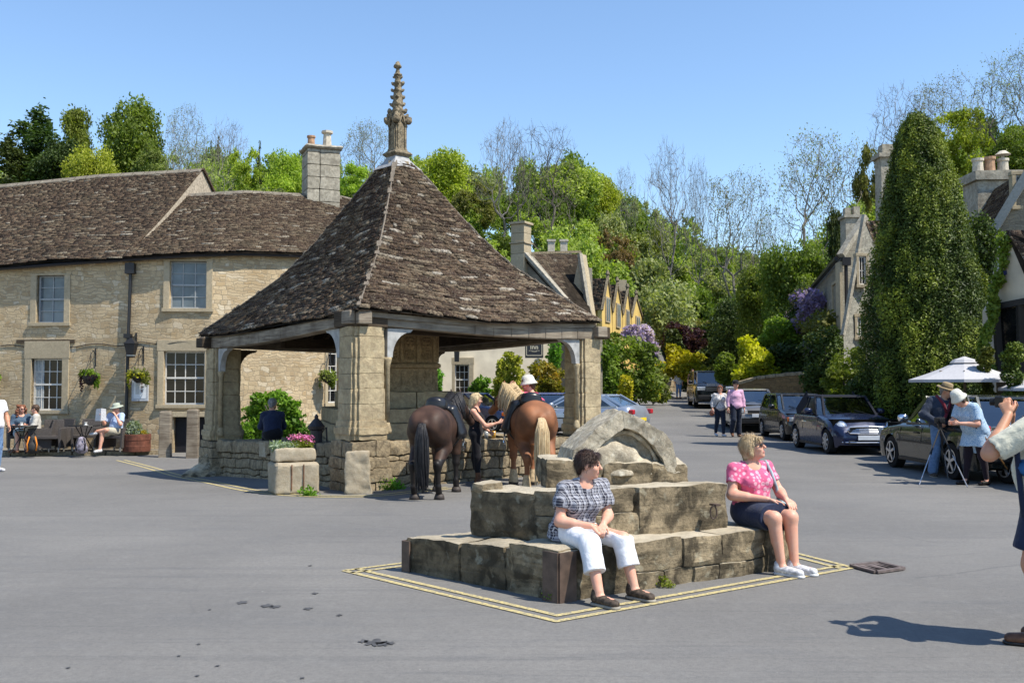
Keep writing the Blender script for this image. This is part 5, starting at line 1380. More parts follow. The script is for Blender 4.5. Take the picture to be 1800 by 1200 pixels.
 for x0,z0,x1,z1 in((-.84,-.8,.84,-.8),(-.84,.85,.84,.85),(-.84,-.8,-.84,.85),(.84,-.8,.84,.85)):m.beam((c.x+x0*hw,y,c.z+z0*hh),(c.x+x1*hw,y,c.z+z1*hh),.02,.025)
 m.beam((c.x-.6*hw,y,c.z-.42*hh),(c.x-.2*hw,y,c.z-.42*hh),.01,.015); m.beam((c.x+.2*hw,y,c.z-.42*hh),(c.x+.6*hw,y,c.z-.42*hh),.01,.015); m.build('border',g_,s)
 for i,(t,dz,sz)in enumerate((('The',.62,.17),('Castle',.28,.25),('Inn',-.14,.25),('Hotel',-.47,.08))):
  text_obj(t,(c.x,y,c.z+dz*hh),sz,0,g_,s)
 m=MB(); m.beam((c.x,Ys,c.z+hh*1.15),(c.x,Ys+4.2,c.z+hh*1.2),.06,.06); m.beam((c.x-.5*hw,Ys,c.z+hh),(c.x-.5*hw,Ys,c.z+hh*1.15),.02,.02); m.beam((c.x+.5*hw,Ys,c.z+hh),(c.x+.5*hw,Ys,c.z+hh*1.15),.02,.02); m.build('sign_bracket',M_iron,s)
def text_obj(txt,loc,size,rz,mat,parent,name='lettering',rx=90,bold=True):
 cu=bpy.data.curves.new(name,'FONT'); cu.body=txt; cu.size=size; cu.align_x='CENTER'; cu.align_y='CENTER'; cu.extrude=.004; cu.space_character=1.05
 if bold:cu.offset=size*.018
 o=bpy.data.objects.new(name,cu); COL.objects.link(o); dg=bpy.context.evaluated_depsgraph_get(); dg.update(); me=bpy.data.meshes.new_from_object(o.evaluated_get(dg)); bpy.data.objects.remove(o)
 me.materials.clear(); me.materials.append(mat); q=bpy.data.objects.new(name,me); link(q,parent); q.location=loc; q.rotation_euler=(R(rx),0,R(rz)); return q
castle_inn()
def yellow_house():
 root=empty('yellow_house',(0,0,0),label='ochre-yellow house with a row of four steep gables beyond the cross',cat='house')
 Y0,Y1=58.0,68.0
 ap=[(1068,489),(1085,500),(1103,511),(1118,522)]; Ys=[58.5,60.8,63.2,65.6]
 vb=[(1058,560),(1077,563),(1095,566),(1110,569),(1131,572)]; Yv=[57.4,59.7,62.1,64.5,67.2]
 m=MB()
 for i in range(4):
  a=P(vb[i][0],545+4*i,Yv[i]); b=P(vb[i+1][0]-1,549+4*i,Yv[i+1]); t=P(*ap[i],Ys[i]); lo=-.0
  fa=Vector((a.x,a.y,1)); fb=Vector((b.x,b.y,1)); n=Vector(((b-a).y,-(b-a).x,0)).normalized()
  m.prism([fa,fb,b,t,a],-n*.25)
 m.build('wall',M_yellowr,root)
 sl=[]; dk=MB(); cp=MB()
 for i in range(4):
  a=P(vb[i][0],545+4*i,Yv[i]); b=P(vb[i+1][0]-1,549+4*i,Yv[i+1]); t=P(*ap[i],Ys[i]); d=(b-a); d.z=0; d.normalize(); n=Vector((-d.y,d.x,0)); bk=n*5.0
  if bk.x>0:bk=-bk
  sl.append(quad_slates(a+bk,a,t,t+bk,16,.55,50+i));
  dk.face([a+bk-Vector((0,0,.05)),a,t,t+bk]); dk.face([b,b+bk,t+bk,t])
  cp.beam(a+Vector((0,-.05,0)),t+Vector((0,-.05,.04)),.14,.10); cp.beam(t+Vector((0,-.05,.04)),b+Vector((0,-.05,0)),.14,.10); cp.lathe(t+Vector((0,0,.05)),[(.12,0),(.08,.1),(.14,.2),(.05,.42)],6)
  w=MB(); mid=a.lerp(b,.5); zt=P(ap[i][0],ap[i][1]+36,Ys[i]).z; n2=Vector((d.y,-d.x,0)); hw=.42; c=mid+n2*.02
  q=lambda x,z,o:c+d*x+n2*o+Vector((0,0,z-mid.z))
  w.hexa([q(-hw-.1,zt-1.4,.06),q(hw+.1,zt-1.4,.06),q(hw+.1,zt-1.4,-.05),q(-hw-.1,zt-1.4,-.05),q(-hw-.1,zt+.1,.06),q(hw+.1,zt+.1,.06),q(hw+.1,zt+.1,-.05),q(-hw-.1,zt+.1,-.05)]); W_=w.build('window',M_dress,root)
  w=MB()
  for s in(-1,1):w.hexa([q(s*.23-.15,zt-1.3,.075),q(s*.23+.15,zt-1.3,.075),q(s*.23+.15,zt-1.3,0),q(s*.23-.15,zt-1.3,0),q(s*.23-.15,zt,.075),q(s*.23+.15,zt,.075),q(s*.23+.15,zt,0),q(s*.23-.15,zt,0)])
  w.build('pane',M_wincurt,W_)
 a=P(1030,541,58.5); b=P(1060,541,57.6); c=P(1065,494,60.5); d=P(1030,497,61.5); sl.append(quad_slates(a,b,c,d,18,.5,60)); dk.face([v-Vector((0,0,.06))for v in(a,b,c,d)])
 slate_obj('roof',sl,M_slate2,root); dk.build('roof_boarding',M_deck,root); cp.build('coping',M_spire,root)
 m=MB(); a=P(1030,541,58.7); b=P(1059,541,57.8); m.hexa([(a.x,a.y,1),(b.x,b.y,1),(b.x,b.y+.3,1),(a.x,a.y+.3,1),(a.x,a.y,a.z),(b.x,b.y,b.z),(b.x,b.y+.3,b.z),(a.x,a.y+.3,a.z)]); m.build('side_wall',M_yellowr,root)
 m=MB(); c=P(1094,498,64); m.box((c.x,64,c.z-1),(.5,.5,1.2)); m.build('chimney',M_dress,root)
yellow_house()
def low_roadside_wall():
 a,b=P(1142,690,62),P(1190,690,67); o=empty('low_roadside_wall',(0,0,0),label='low stone wall at the left edge of the road bend',cat='wall'); stone_wall('wall',a.xy,b.xy,(gz(a.x,a.y)-.1,gz(b.x,b.y)-.1),(gz(a.x,a.y)+.9,gz(b.x,b.y)+.9),.4,o,M_rub,seg=.25,rows=(.2,.35),wid=(.4,.9))
 m=MB()
low_roadside_wall()
def garden_wall():
 root=empty('garden_wall',(0,0,0),label='brown coursed stone garden wall with a swept-up end behind the parked cars',cat='wall'); Y=41.0
 xs=[1300,1330,1380,1420,1430,1437,1442,1449,1455,1475,1520]; tops=[676,667,661,658,653,645,638,633,632,631,634]; m=MB()
 p=[P(x,t,Y-(x-1300)/220*5)for x,t in zip(xs,tops)]; L=0
 for a,b in zip(p,p[1:]):
  l=math.hypot(b.x-a.x,b.y-a.y); lo=-.3
  m.face([(a.x,a.y,lo),(b.x,b.y,lo),tuple(b),tuple(a)],uv=[(L,lo),(L+l,lo),(L+l,b.z),(L,a.z)]); m.face([tuple(a),tuple(b),(b.x,b.y+.4,b.z),(a.x,a.y+.4,a.z)],uv=[(L,0),(L+l,0),(L+l,.4),(L,.4)]); m.face([(b.x,b.y+.4,lo),(a.x,a.y+.4,lo),(a.x,a.y+.4,a.z),(b.x,b.y+.4,b.z)]); L+=l
 m.build('wall',M_garden,root)
 r=Rough(); g=random.Random(2)
 for a,b in zip(p,p[1:]):
  d=b-a; n=max(1,int(math.hypot(d.x,d.y)/.45))
  for i in range(n):
   s,e=a+d*(i/n+.01),a+d*((i+1)/n-.01); r.add([(s.x,s.y-.05,s.z),(e.x,e.y-.05,e.z),(e.x,e.y+.45,e.z),(s.x,s.y+.45,s.z),(s.x,s.y-.05,s.z+.13),(e.x,e.y-.05,e.z+.13),(e.x,e.y+.45,e.z+.13),(s.x,s.y+.45,s.z+.13)],seg=.15,amp=.02,rnd=.1)
 r.build('coping',M_rub,root)
garden_wall()
def wisteria_house():
 """two houses in the shade left of the great conifer"""
 root=empty('wisteria_house',(0,0,0),label='tall shaded stone house with wisteria on its front, left of the great conifer',cat='house')
 n0,n1=P(1479,455,37),P(1412,545,50)
 e0,e1=P(1479,452,37),P(1418,522,50); m=MB(); base=0.0
 d=(n1-n0); d.z=0; L=d.length;
 m.face([(e0.x,e0.y,base),(e1.x,e1.y,base),tuple(e1),tuple(e0)][::-1],uv=[(0,base),(L,base),(L,e1.z),(0,e0.z)][::-1])
 ga,gt,gb=P(1479,452,37),P(1518,388,37.6),P(1560,450,38); m.face([(ga.x,ga.y,base),(gb.x,gb.y,base),tuple(gb),tuple(gt),tuple(ga)]); m.build('wall',M_greywall,root)
 rf=P(1455,470,51)
 s=quad_slates(e1,e0,gt,rf,20,.5,71); slate_obj('roof',[s],M_slate2,root)
 m=MB(); m.face([e1,e0,gt,rf][::-1]); m.build('roof_boarding',M_deck,root)
 m=MB(); m.beam(ga+Vector((-.05,-.1,.05)),gt+Vector((0,-.1,.1)),.3,.18); m.build('coping',M_chim,root)
 m=MB(); m.beam(ga+Vector((-.1,0,-.2)),Vector((ga.x-.1,ga.y,.5)),.5,.1); m.build('quoins',M_dress,root)
 m=MB(); t=P(1487,462,36.8); m.tube([t,Vector((t.x,t.y,.5))],.07,6); m.box((t.x,t.y,t.z-.1),(.3,.25,.3)); m.build('downpipe',M_iron,root)
 m=MB(); m.beam(e0+Vector((-.2,0,-.05)),e1+Vector((-.2,0,-.05)),.12,.12); m.build('gutter',M_iron,root)
 u=(n1-n0); u.z=0; u.normalize(); nn=Vector((u.y,-u.x,0));
 if nn.x>0:nn=-nn
 for t in(.06,.42):
  c=e0+(e1-e0)*t; Wn('w',Vector((c.x,c.y,c.z-2.5))+nn*.0,u,nn,1.7,1.7,root,cols=3,rows=2,surround=.15,top=.12,kind='x')
 m=MB(); c=P(1496,384,42); m.box((c.x,42,c.z-1.5),(.7,.7,1.5)); m.box((c.x,42,c.z-.02),(.85,.85,.12)); m.box((c.x-.18,42,c.z+.08),(.24,.3,.35)); m.box((c.x+.2,42,c.z+.08),(.26,.3,.4)); m.build('chimney',M_chim,root)
 r2=empty('ivy_gable_cottage',(0,0,0),label='lichen-covered stone gable with a sliver of red-brown roof tucked against the great conifer',cat='cottage')
 a,t,b=P(1483,592,33),P(1519,384,33.6),P(1552,470,34); lo=0
 m=MB(); m.face([(a.x,a.y,lo),(b.x+.3,b.y,lo),(b.x+.3,b.y,b.z),tuple(b),tuple(t),tuple(a)]); m.build('wall',stone('lichen_wall',(.48,.46,.38),(.12,.115,.10),lich=.7,scale=2.5),r2)
 s=quad_slates(P(1556,470,34),P(1556,480,34)+Vector((1.5,0,0)),P(1545,386,34)+Vector((1.5,0,0)),P(1520,388,33.6),18,.35,72); slate_obj('roof',[s],M_slate,r2)
 m=MB(); m.beam(a+Vector((-.05,-.08,.05)),t+Vector((-.02,-.08,.1)),.12,.12); m.build('verge',M_chim,r2)
 for(x0,x1,y0,y1)in((1511,1523,450,500),(1508,1521,557,592)):
  c=P(x0,y1,33.2); c2=P(x1,y0,33.2); Wn('w',Vector((c.x,33.25,c.z)),(1,.1,0),(.1,-1,0),c2.x-c.x,c2.z-c.z,r2,cols=2,rows=2,surround=.09,top=.1,kind='x',deep=.02)
 m=MB(); c=P(1558,270,34.5); m.box((c.x,34.5,c.z-3.2),(.6,.6,3.0)); m.box((c.x,34.5,c.z-.2),(.8,.8,.14)); m.box((c.x,34.5,c.z-.06),(.42,.4,.35)); m.build('chimney',M_chim,r2)
 global rng
 rng=np.random.default_rng(31); w=empty('wall_wisteria',(0,0,0),label='mauve wisteria covering the shaded front of the tall stone house',cat='wisteria'); cl=[]; cg=[]
 for i in range(26):
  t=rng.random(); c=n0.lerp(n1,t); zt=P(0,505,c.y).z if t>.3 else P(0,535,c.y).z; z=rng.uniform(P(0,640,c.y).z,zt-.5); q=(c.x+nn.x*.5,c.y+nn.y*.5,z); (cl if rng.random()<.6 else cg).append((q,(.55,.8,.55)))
 crown('flowers',cl,6500,.13,leafm('shaded_wisteria',(.10,.08,.20),(.27,.22,.42)),w,shell=.3,gaps=.1); crown('leaves',cg+cl[:5],4000,.13,L_olive,w,shell=.3,gaps=.1)  # flower colours darkened to carry the shade on this front
wisteria_house()
def right_houses():
 root=empty('stone_cottage',(0,0,0),label='stone cottage with three pale chimney pots behind the great conifer at the right',cat='cottage'); Y=27.5
 a,t=P(1700,480,Y),P(1815,290,Y-.8); b=P(1930,480,Y-1.6); lo=-.2
 m=MB(); m.face([(a.x,a.y,lo),(b.x,b.y,lo),tuple(b),tuple(t),tuple(a)]); m.build('wall',M_greywall,root)
 bk=Vector((.7,4.0,0)); s=quad_slates(a+bk,a,t,t+bk,26,.42,81); slate_obj('roof',[s],M_slate2,root); m=MB(); m.face([a+bk,a,t,t+bk][::-1]); m.face([b,b+bk,t+bk,t][::-1]); m.build('roof_boarding',M_deck,root)
 m=MB(); m.beam(a+Vector((0,-.1,.02)),t+Vector((0,-.1,.05)),.22,.22); m.build('bargeboard',plain('grey_board',(.30,.31,.30),.7),root)
 c=P(1786,362,26.9); Wn('w',c,(1,-.1,0),(-.1,-1,0),.9,.85,root,cols=3,rows=3,surround=.1,top=.1,kind='x',deep=.03,glass=M_wincurt)
 r=Rough(); c=P(1740,330,30.5); zt=P(0,312,30.5).z; w=.70
 def sq(w,d):return[(c.x-w,30.5-d),(c.x+w,30.5-d*1.2),(c.x+w,30.5+d),(c.x-w,30.5+d)]
 r.quadbox(sq(.62,.5),zt-2.3,zt-.2,seg=.2,amp=.006,rnd=.03); r.quadbox(sq(.72,.6),zt-.2,zt+.1,seg=.15,amp=.006,rnd=.05); ch=r.build('chimney',M_chim,root)
 for(px,h,mt)in((1719,.5,M_potpale),(1740,.55,M_terra),(1763,.5,M_potpale)):
  q=P(px,300,30.5); mm=MB(); mm.lathe((q.x,30.5,zt+.08),[(.17,0),(.15,h*.8),(.18,h*.85),(.18,h),(.1,h)]+([(.05,h),(.05,h+.1),(.24,h+.12),(.1,h+.24)]if px==1763 else[]),12); mm.build('chimney_pot',mt,ch)
 r2=empty('white_tearoom',(0,0,0),label='white-rendered gabled building with black timber shopfront at the right edge',cat='building'); Y=22.5
 a,t,b=P(1737,600,Y+.6),P(1770,408,Y),P(1960,545,Y-2.2); f0=Vector((a.x,a.y,-.1)); f1=Vector((b.x,b.y,-.1))
 m=MB(); m.prism([f0,f1,Vector((b.x,b.y,P(0,440,Y-2).z)),P(1800,470,Y-.4),t,P(1745,530,Y+.5),P(1737,545,Y+.6)],Vector((.1,.5,0))); m.build('wall',M_wrender,r2)
 s=quad_slates(P(1800,478,Y-.5)+Vector((-.05,-.35,0)),P(1990,478,Y-2.6),P(1990,405,Y-1.0),P(1768,405,Y),12,.4,83); slate_obj('roof',[s],M_slate,r2)
 m=MB(); m.face([P(1800,482,Y-.5),P(1990,482,Y-2.6),P(1990,408,Y-1.0),P(1768,408,Y)][::-1]); m.build('roof_boarding',M_deck,r2)
 def fpt(px,py,off=.08):
  k=(px-900)/F; d=(f1-f0); tt=(k*f0.y-f0.x)/(d.x-k*d.y); q=f0+d*tt; n=Vector((d.y,-d.x,0)).normalized(); q=q+n*off; return Vector((q.x,q.y,P(px,py,q.y).z))
 m=MB(); m.beam(fpt(1745,542),fpt(1850,522),.16,.14); m.beam(fpt(1757,545),fpt(1762,652),.14,.12,up=(0,1,0)); m.beam(fpt(1800,536),fpt(1800,700),.14,.12,up=(0,1,0)); m.build('timber_frame',plain('black_timber',(.02,.018,.016),.6),r2)
 m=MB(); m.face([fpt(1756,640,.03),fpt(1860,690,.03),fpt(1860,530,.03),fpt(1754,545,.03)]); m.build('dark_window',M_win,r2)
 m=MB(); m.face([fpt(1752,700,.03),fpt(1790,700,.03),fpt(1790,672,.03),fpt(1752,672,.03)]); m.build('lower_opening',M_win,r2)
 o=empty('security_alarm_box',(0,0,0),label='small white alarm box high on the white gable wall',cat='alarm box'); m=MB(); c=fpt(1769,468,.12); m.hexa([c+Vector(v)for v in((-.09,-.06,-.12),(.09,-.06,-.06),(.09,.08,-.06),(-.09,.08,-.12),(-.05,-.06,.13),(.09,-.06,.1),(.09,.08,.1),(-.05,.08,.13))]); m.build('cover',plain('white_plastic',(.7,.7,.7),.4),o,bevel=.01)
 m=MB(); m.box((c.x+.03,c.y-.02,c.z-.2),(.14,.12,.09)); m.build('sounder',plain('blue_plastic',(.02,.03,.12),.4),o)
 global rng
 rng=np.random.default_rng(5); iv=empty('gable_ivy',(0,0,0),label='green ivy climbing the edge of the white gable',cat='ivy'); crown('leaves',[(tuple(P(px,py,22.6)),(.13,.2,.32))for px,py in((1764,432),(1759,460),(1754,490),(1748,520),(1742,550),(1737,585),(1733,620),(1735,650))],3800,.07,L_green,iv,shell=.2,gaps=.1)
 iv=empty('ivy',(0,0,0),label='dark ivy on the stone cottage wall between its chimney and the white gable',cat='ivy'); crown('leaves',[(tuple(P(px,py,26.6)),(.4,.3,.45))for px,py in((1722,400),(1738,425),(1722,450),(1745,465),(1728,490),(1730,530),(1728,570))],4200,.07,L_dark,iv,shell=.2,gaps=.1)
 for k,(px,py,Yp,wpx,lab)in enumerate(((1695,628,21.6,92,'large off-white parasol open in front of the white tearoom'),(1842,640,20.3,80,'second off-white parasol cut by the right picture edge'))):
  c=P(px,py,Yp); pr=empty('parasol',(c.x,c.y,0),R(20),lab,'parasol','parasols outside the tearoom'); m=MB(); rad=wpx/F*Yp; n=8; h=.48
  for i in range(n):
   a0,a1=i*2*math.pi/n,(i+1)*2*math.pi/n
   for t0,t1 in((0.14,.4),(.4,.7),(.7,1.0)):
    def q(a,t):return Vector((math.cos(a)*rad*t,math.sin(a)*rad*t,c.z-h*t**.9-.02*math.sin(math.pi*t)))
    m.face([q(a0,t0),q(a1,t0),q(a1,t1),q(a0,t1)][::-1])
   e0,e1=Vector((math.cos(a0)*rad,math.sin(a0)*rad,c.z-h)),Vector((math.cos(a1)*rad,math.sin(a1)*rad,c.z-h)); m.face([e0,e1,e1-Vector((0,0,.06)),e0-Vector((0,0,.06))])
  m.build('canopy',plain('canvas',(.44,.44,.46),.9,.1,var=.05,bump=.1),pr)
  m=MB(); m.lathe((0,0,c.z-.10),[(.26*rad,-.02),(.2*rad,.05),(.1,.09),(.02,.12)],8); m.build('top_vent',MATS['canvas'],pr)
  m=MB(); m.tube([(0,0,0),(0,0,c.z-.05)],.03,8); m.lathe((0,0,0),[(.3,0),(.3,.06),(.05,.1)],12); m.build('pole',M_oak,pr)
  m=MB()
  for i in range(n):a0=i*2*math.pi/n; m.beam((0,0,c.z-.35),(math.cos(a0)*rad*.6,math.sin(a0)*rad*.6,c.z-h*.62),.02,.02)
  m.build('ribs',M_oak,pr)
 for k,(px,top,bot,Yt,w,lab)in enumerate(((1735,612,712,21.0,30,'slim golden-green topiary cone in front of the parasol'),(1783,604,712,20.2,42,'fuller golden-green topiary at the right edge beside the white wall'))):
  zt,zb=P(px,top,Yt).z,P(px,bot,Yt).z; c=P(px,bot,Yt); tp=empty('topiary',(c.x,Yt,0),0,lab,'topiary','clipped topiaries outside the tearoom'); W=w/F*Yt/2
  cl=[((math.cos(i*1.3)*W*.18,math.sin(i*1.3)*W*.18,zt-.12-(zt-zb)*i/7),(W*(.72+.25*(i%2)),)*2+((zt-zb)*.1,))for i in range(8)]
  crown('foliage',cl,3600,.045,L_conif if k else L_conif,tp,shell=.6,gaps=.05)
  m=MB(); m.tube([(0,0,0),(0,0,zb)],.04,6); m.lathe((0,0,0),[(.2,0),(.26,.4),(.24,.42)],12); m.build('pot',M_terra,tp)
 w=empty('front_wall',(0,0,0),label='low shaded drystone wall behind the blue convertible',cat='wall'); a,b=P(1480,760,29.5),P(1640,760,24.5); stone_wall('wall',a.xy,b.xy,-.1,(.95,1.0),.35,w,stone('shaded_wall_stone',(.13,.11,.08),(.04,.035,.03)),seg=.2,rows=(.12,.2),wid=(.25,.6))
right_houses()
# ================================================================ TREES AND PLANTS
def proto_arrays(kind,seed,n,leaf):
 """unit-height crown as arrays"""
 global rng
 rng=np.random.default_rng(seed); g=np.random.default_rng(seed)
 cl=[]
 if kind=='broad':
  cl=blob_clumps((0,0,.62),(.30,.30,.34),30,rc=.34,seed=seed,low=-.8)
 elif kind=='tall':
  cl=blob_clumps((0,0,.58),(.20,.20,.40),26,rc=.36,seed=seed,low=-.9)
 elif kind=='conifer':
  for i in range(34):
   z=.08+.9*(i/34); r=.26*(1-(i/34))**.8+.02; a=g.uniform(0,6.3); rr=r*g.uniform(.25,.6)
   cl.append(((math.cos(a)*rr,math.sin(a)*rr,z),(r*.62,r*.62,.06)))
 elif kind=='loose':
  cl=blob_clumps((0,0,.62),(.30,.30,.34),40,rc=.20,seed=seed,low=-.6)[1:]
 elif kind=='low':
  cl=blob_clumps((0,0,.45),(.55,.45,.5),30,rc=.32,seed=seed,low=-.3)
 p,nn,k=crown_points(cl,n,.4 if kind!='loose' else .1)
 gq=fbm(p*(6 if kind!='conifer' else 12),3); keep=gq>(-.65 if kind!='loose' else-.2)
 p,nn,k,gq=p[keep],nn[keep],k[keep],gq[keep]
 p=p+fbmv(p*9,2)*leaf*1.3+np.random.default_rng(seed).normal(size=p.shape)*(np.random.default_rng(seed+1).random((len(p),1))<.3)*.022; nn=nn*.7+np.array([0,0,.5])
 V,Fc=leaf_arrays(p,nn,leaf,.45,1.5)
 ck=g.random(len(cl)); a=np.clip(.5*ck[k]+.5*g.random(len(p))+.2*gq,0,1)
 return V,Fc,a
PROTO={}
def proto_crown(kind,seed,mat,n=9000,leaf=.026):
 key=(kind,seed,mat.name)
 if key not in PROTO:
  V,Fc,a=proto_arrays(kind,seed,n,leaf)
  me=mesh_obj('crown',V,Fc,mat,None,attr=a); PROTO[key]=me.data
  bpy.data.objects.remove(me)
 return PROTO[key]
def proto_trunk(seed,bare=False,mat=None,**kw):
 key=('trunk',seed,bare,(mat or M_bark).name,tuple(sorted(kw.items())))
 if key not in PROTO:
  st=random.getstate(); random.seed(seed)
  m,tips=branch_mesh(1.0,seed,twig=.0021,**kw); o=m.build('trunk',mat or M_bark); random.setstate(st)
  me=o.data; zs=[v.co.z for v in me.vertices]; k=1.0/max(zs)
  if bare:
   xs=sorted(abs(v.co.x)for v in me.vertices); kx=.275/xs[int(len(xs)*.90)]
   for v in me.vertices:v.co.x*=kx; v.co.y*=kx; v.co.z*=k
   tips=[Vector((t.x*kx,t.y*kx,t.z*k))for t in tips]
  PROTO[key]=(me,tips); bpy.data.objects.remove(o)
 return PROTO[key]
def crown_tree(seed,mat,trunk=.34,fork=1,n=620,rx=.27):
 """unit-height leafless tree: limbs reach for points spread through a rounded crown"""
 key=('limbs',seed,mat.name)
 if key in PROTO:return PROTO[key]
 g=np.random.default_rng(seed+900); N=[np.array([0,0,-.04])]; par=[-1]
 for i in range(1,7):N.append(np.array([.012*g.normal(),.012*g.normal(),trunk*i/6])); par.append(i-1)
 d=g.normal(size=(n,3)); d/=np.linalg.norm(d,axis=1)[:,None]; d[:,2]=np.where(d[:,2]<-.55,-d[:,2],d[:,2]); T=d*(g.random(n)**.42)[:,None]*np.array([rx,rx,(1-trunk)*.56])+np.array([0,0,trunk+(1-trunk)*.45])
 T+=fbmv(T*5+seed,2)*.035; T[:,2]=np.clip(T[:,2],trunk*.7,1.0); base=np.array([0,0,trunk*.75]); T=T[np.argsort(np.linalg.norm(T-base,axis=1))]; plen=[0.0]*7
 for t in T:
  A=np.array(N); dd=np.linalg.norm(A-t,axis=1); c=dd+.42*np.array(plen)+1.3*np.maximum(0,A[:,2]-t[2]+.01); c[0:3]+=1; k=int(np.argmin(c)); a=N[k]; L=dd[k]; m=max(1,int(L/.035)); q=k
  for j in range(1,m+1):
   f=j/m; pt=a+(t-a)*f+np.array([0,0,-.10*L*math.sin(math.pi*f)])+g.normal(size=3)*.0035; N.append(pt); par.append(q); plen.append(plen[q]+L/m); q=len(N)-1
 cnt=np.zeros(len(N)); ch=[0]*len(N)
 for i in range(len(N)-1,0,-1):
  if cnt[i]==0:cnt[i]=1
  cnt[par[i]]+=cnt[i]; ch[par[i]]+=1
 rad=.00085*cnt**.47; m=MB(); tips=[Vector(N[i])for i in range(7,len(N))if ch[i]==0]
 for i in range(1,len(N)):
  a,b=N[par[i]],N[i]
  if np.linalg.norm(a-b)>1e-5:m.tube([a,b],[rad[i]*(1.08 if par[i]>0 else 1.3),rad[i]],6 if rad[i]>.004 else 3,caps=False)
 for t in list(tips):
  for _ in range(4):
   e=t+Vector(g.normal(size=3)*.022)+Vector((0,0,.016)); m.tube([t,e],[.0008,.0004],3,caps=False); tips.append(e)
 o=m.build('trunk',mat); PROTO[key]=(o.data,tips); bpy.data.objects.remove(o); return PROTO[key]
TN={'trunk':0}
def put(me,name,parent):
 o=bpy.data.objects.new(name,me); link(o,parent); return o
def tree(px,top,Y,kind,mat,w,label,name='tree',cat='tree',group=None,seed=1,trunk=None,base=None,n=9000,leaf=.026,rz=None,cover=1.0):
 """w = crown width in photo pixels"""
 if Y>=60 or top<330:Y=Y*1.22
 g=PG(px,Y); zt=P(px,top,Y).z; H=max(zt-g.z+.3,1.5)
 if kind=='bare':H*=1.03
 cw={'broad':.66,'tall':.46,'conifer':.42,'loose':.70,'low':1.15,'bare':.55}[kind]
 W=w/F*Y/cw
 root=empty(name,(g.x,Y,zt-H if kind!='bare' else g.z-.3),0,label,cat,group); root.scale=(W,W,H); root.rotation_euler.z=rz if rz is not None else(px*7%63)/10
 return root,H
def leafy(px,top,Y,kind,mat,w,label,seed=1,n=16000,leaf=.0165,fork=1,name=None,trunk=True,cat='tree',group=None):
 root,H=tree(px,top,Y,kind,mat,w,label,seed=seed,name=name or{'conifer':'conifer_tree','low':'shrub'}.get(kind,'broadleaf_tree'),cat=cat,group=group)
 if trunk and kind!='low':
  me,_=proto_trunk(seed%3+11,levels=3,nsplit=3,spread=.5,r0=.022,trunk=.42); put(me,'trunk',root)
 put(proto_crown(kind,seed,mat,n,leaf),'crown',root)
 return root
def bare(px,top,Y,w,label,seed=1,mat=None,leaves=None,nl=2600,**kw):
 root,H=tree(px,top,Y,'bare',None,w*1.2,label,seed=seed,name='bare_tree')
 me,tips=crown_tree(seed,mat or M_barkg,kw.get('trunk',.34),kw.get('fork',1))
 put(me,'trunk',root)
 if leaves is not None:
  global rng
  key=('budleaves',seed,leaves.name)
  if key not in PROTO:
   rng=np.random.default_rng(seed); T=np.array([tuple(t)for t in tips]); k=rng.integers(0,len(T),nl)
   p=T[k]+rng.normal(size=(nl,3))*.016; V,Fc=leaf_arrays(p,rng.normal(size=(nl,3)),.007,.3,1.5)
   o=mesh_obj('crown',V,Fc,leaves,None,attr=rng.random(nl)); PROTO[key]=o.data; bpy.data.objects.remove(o)
  put(PROTO[key],'crown',root)
 return root
L_far1=leafm('distant_fresh_leaves',(0.16,0.21,0.035),(0.37,0.42,0.085))
L_far2=leafm('distant_olive_leaves',(0.18,0.195,0.07),(0.32,0.335,0.14))
L_bud=leafm('budding_leaves',(0.16,0.18,0.07),(0.26,0.27,0.12))
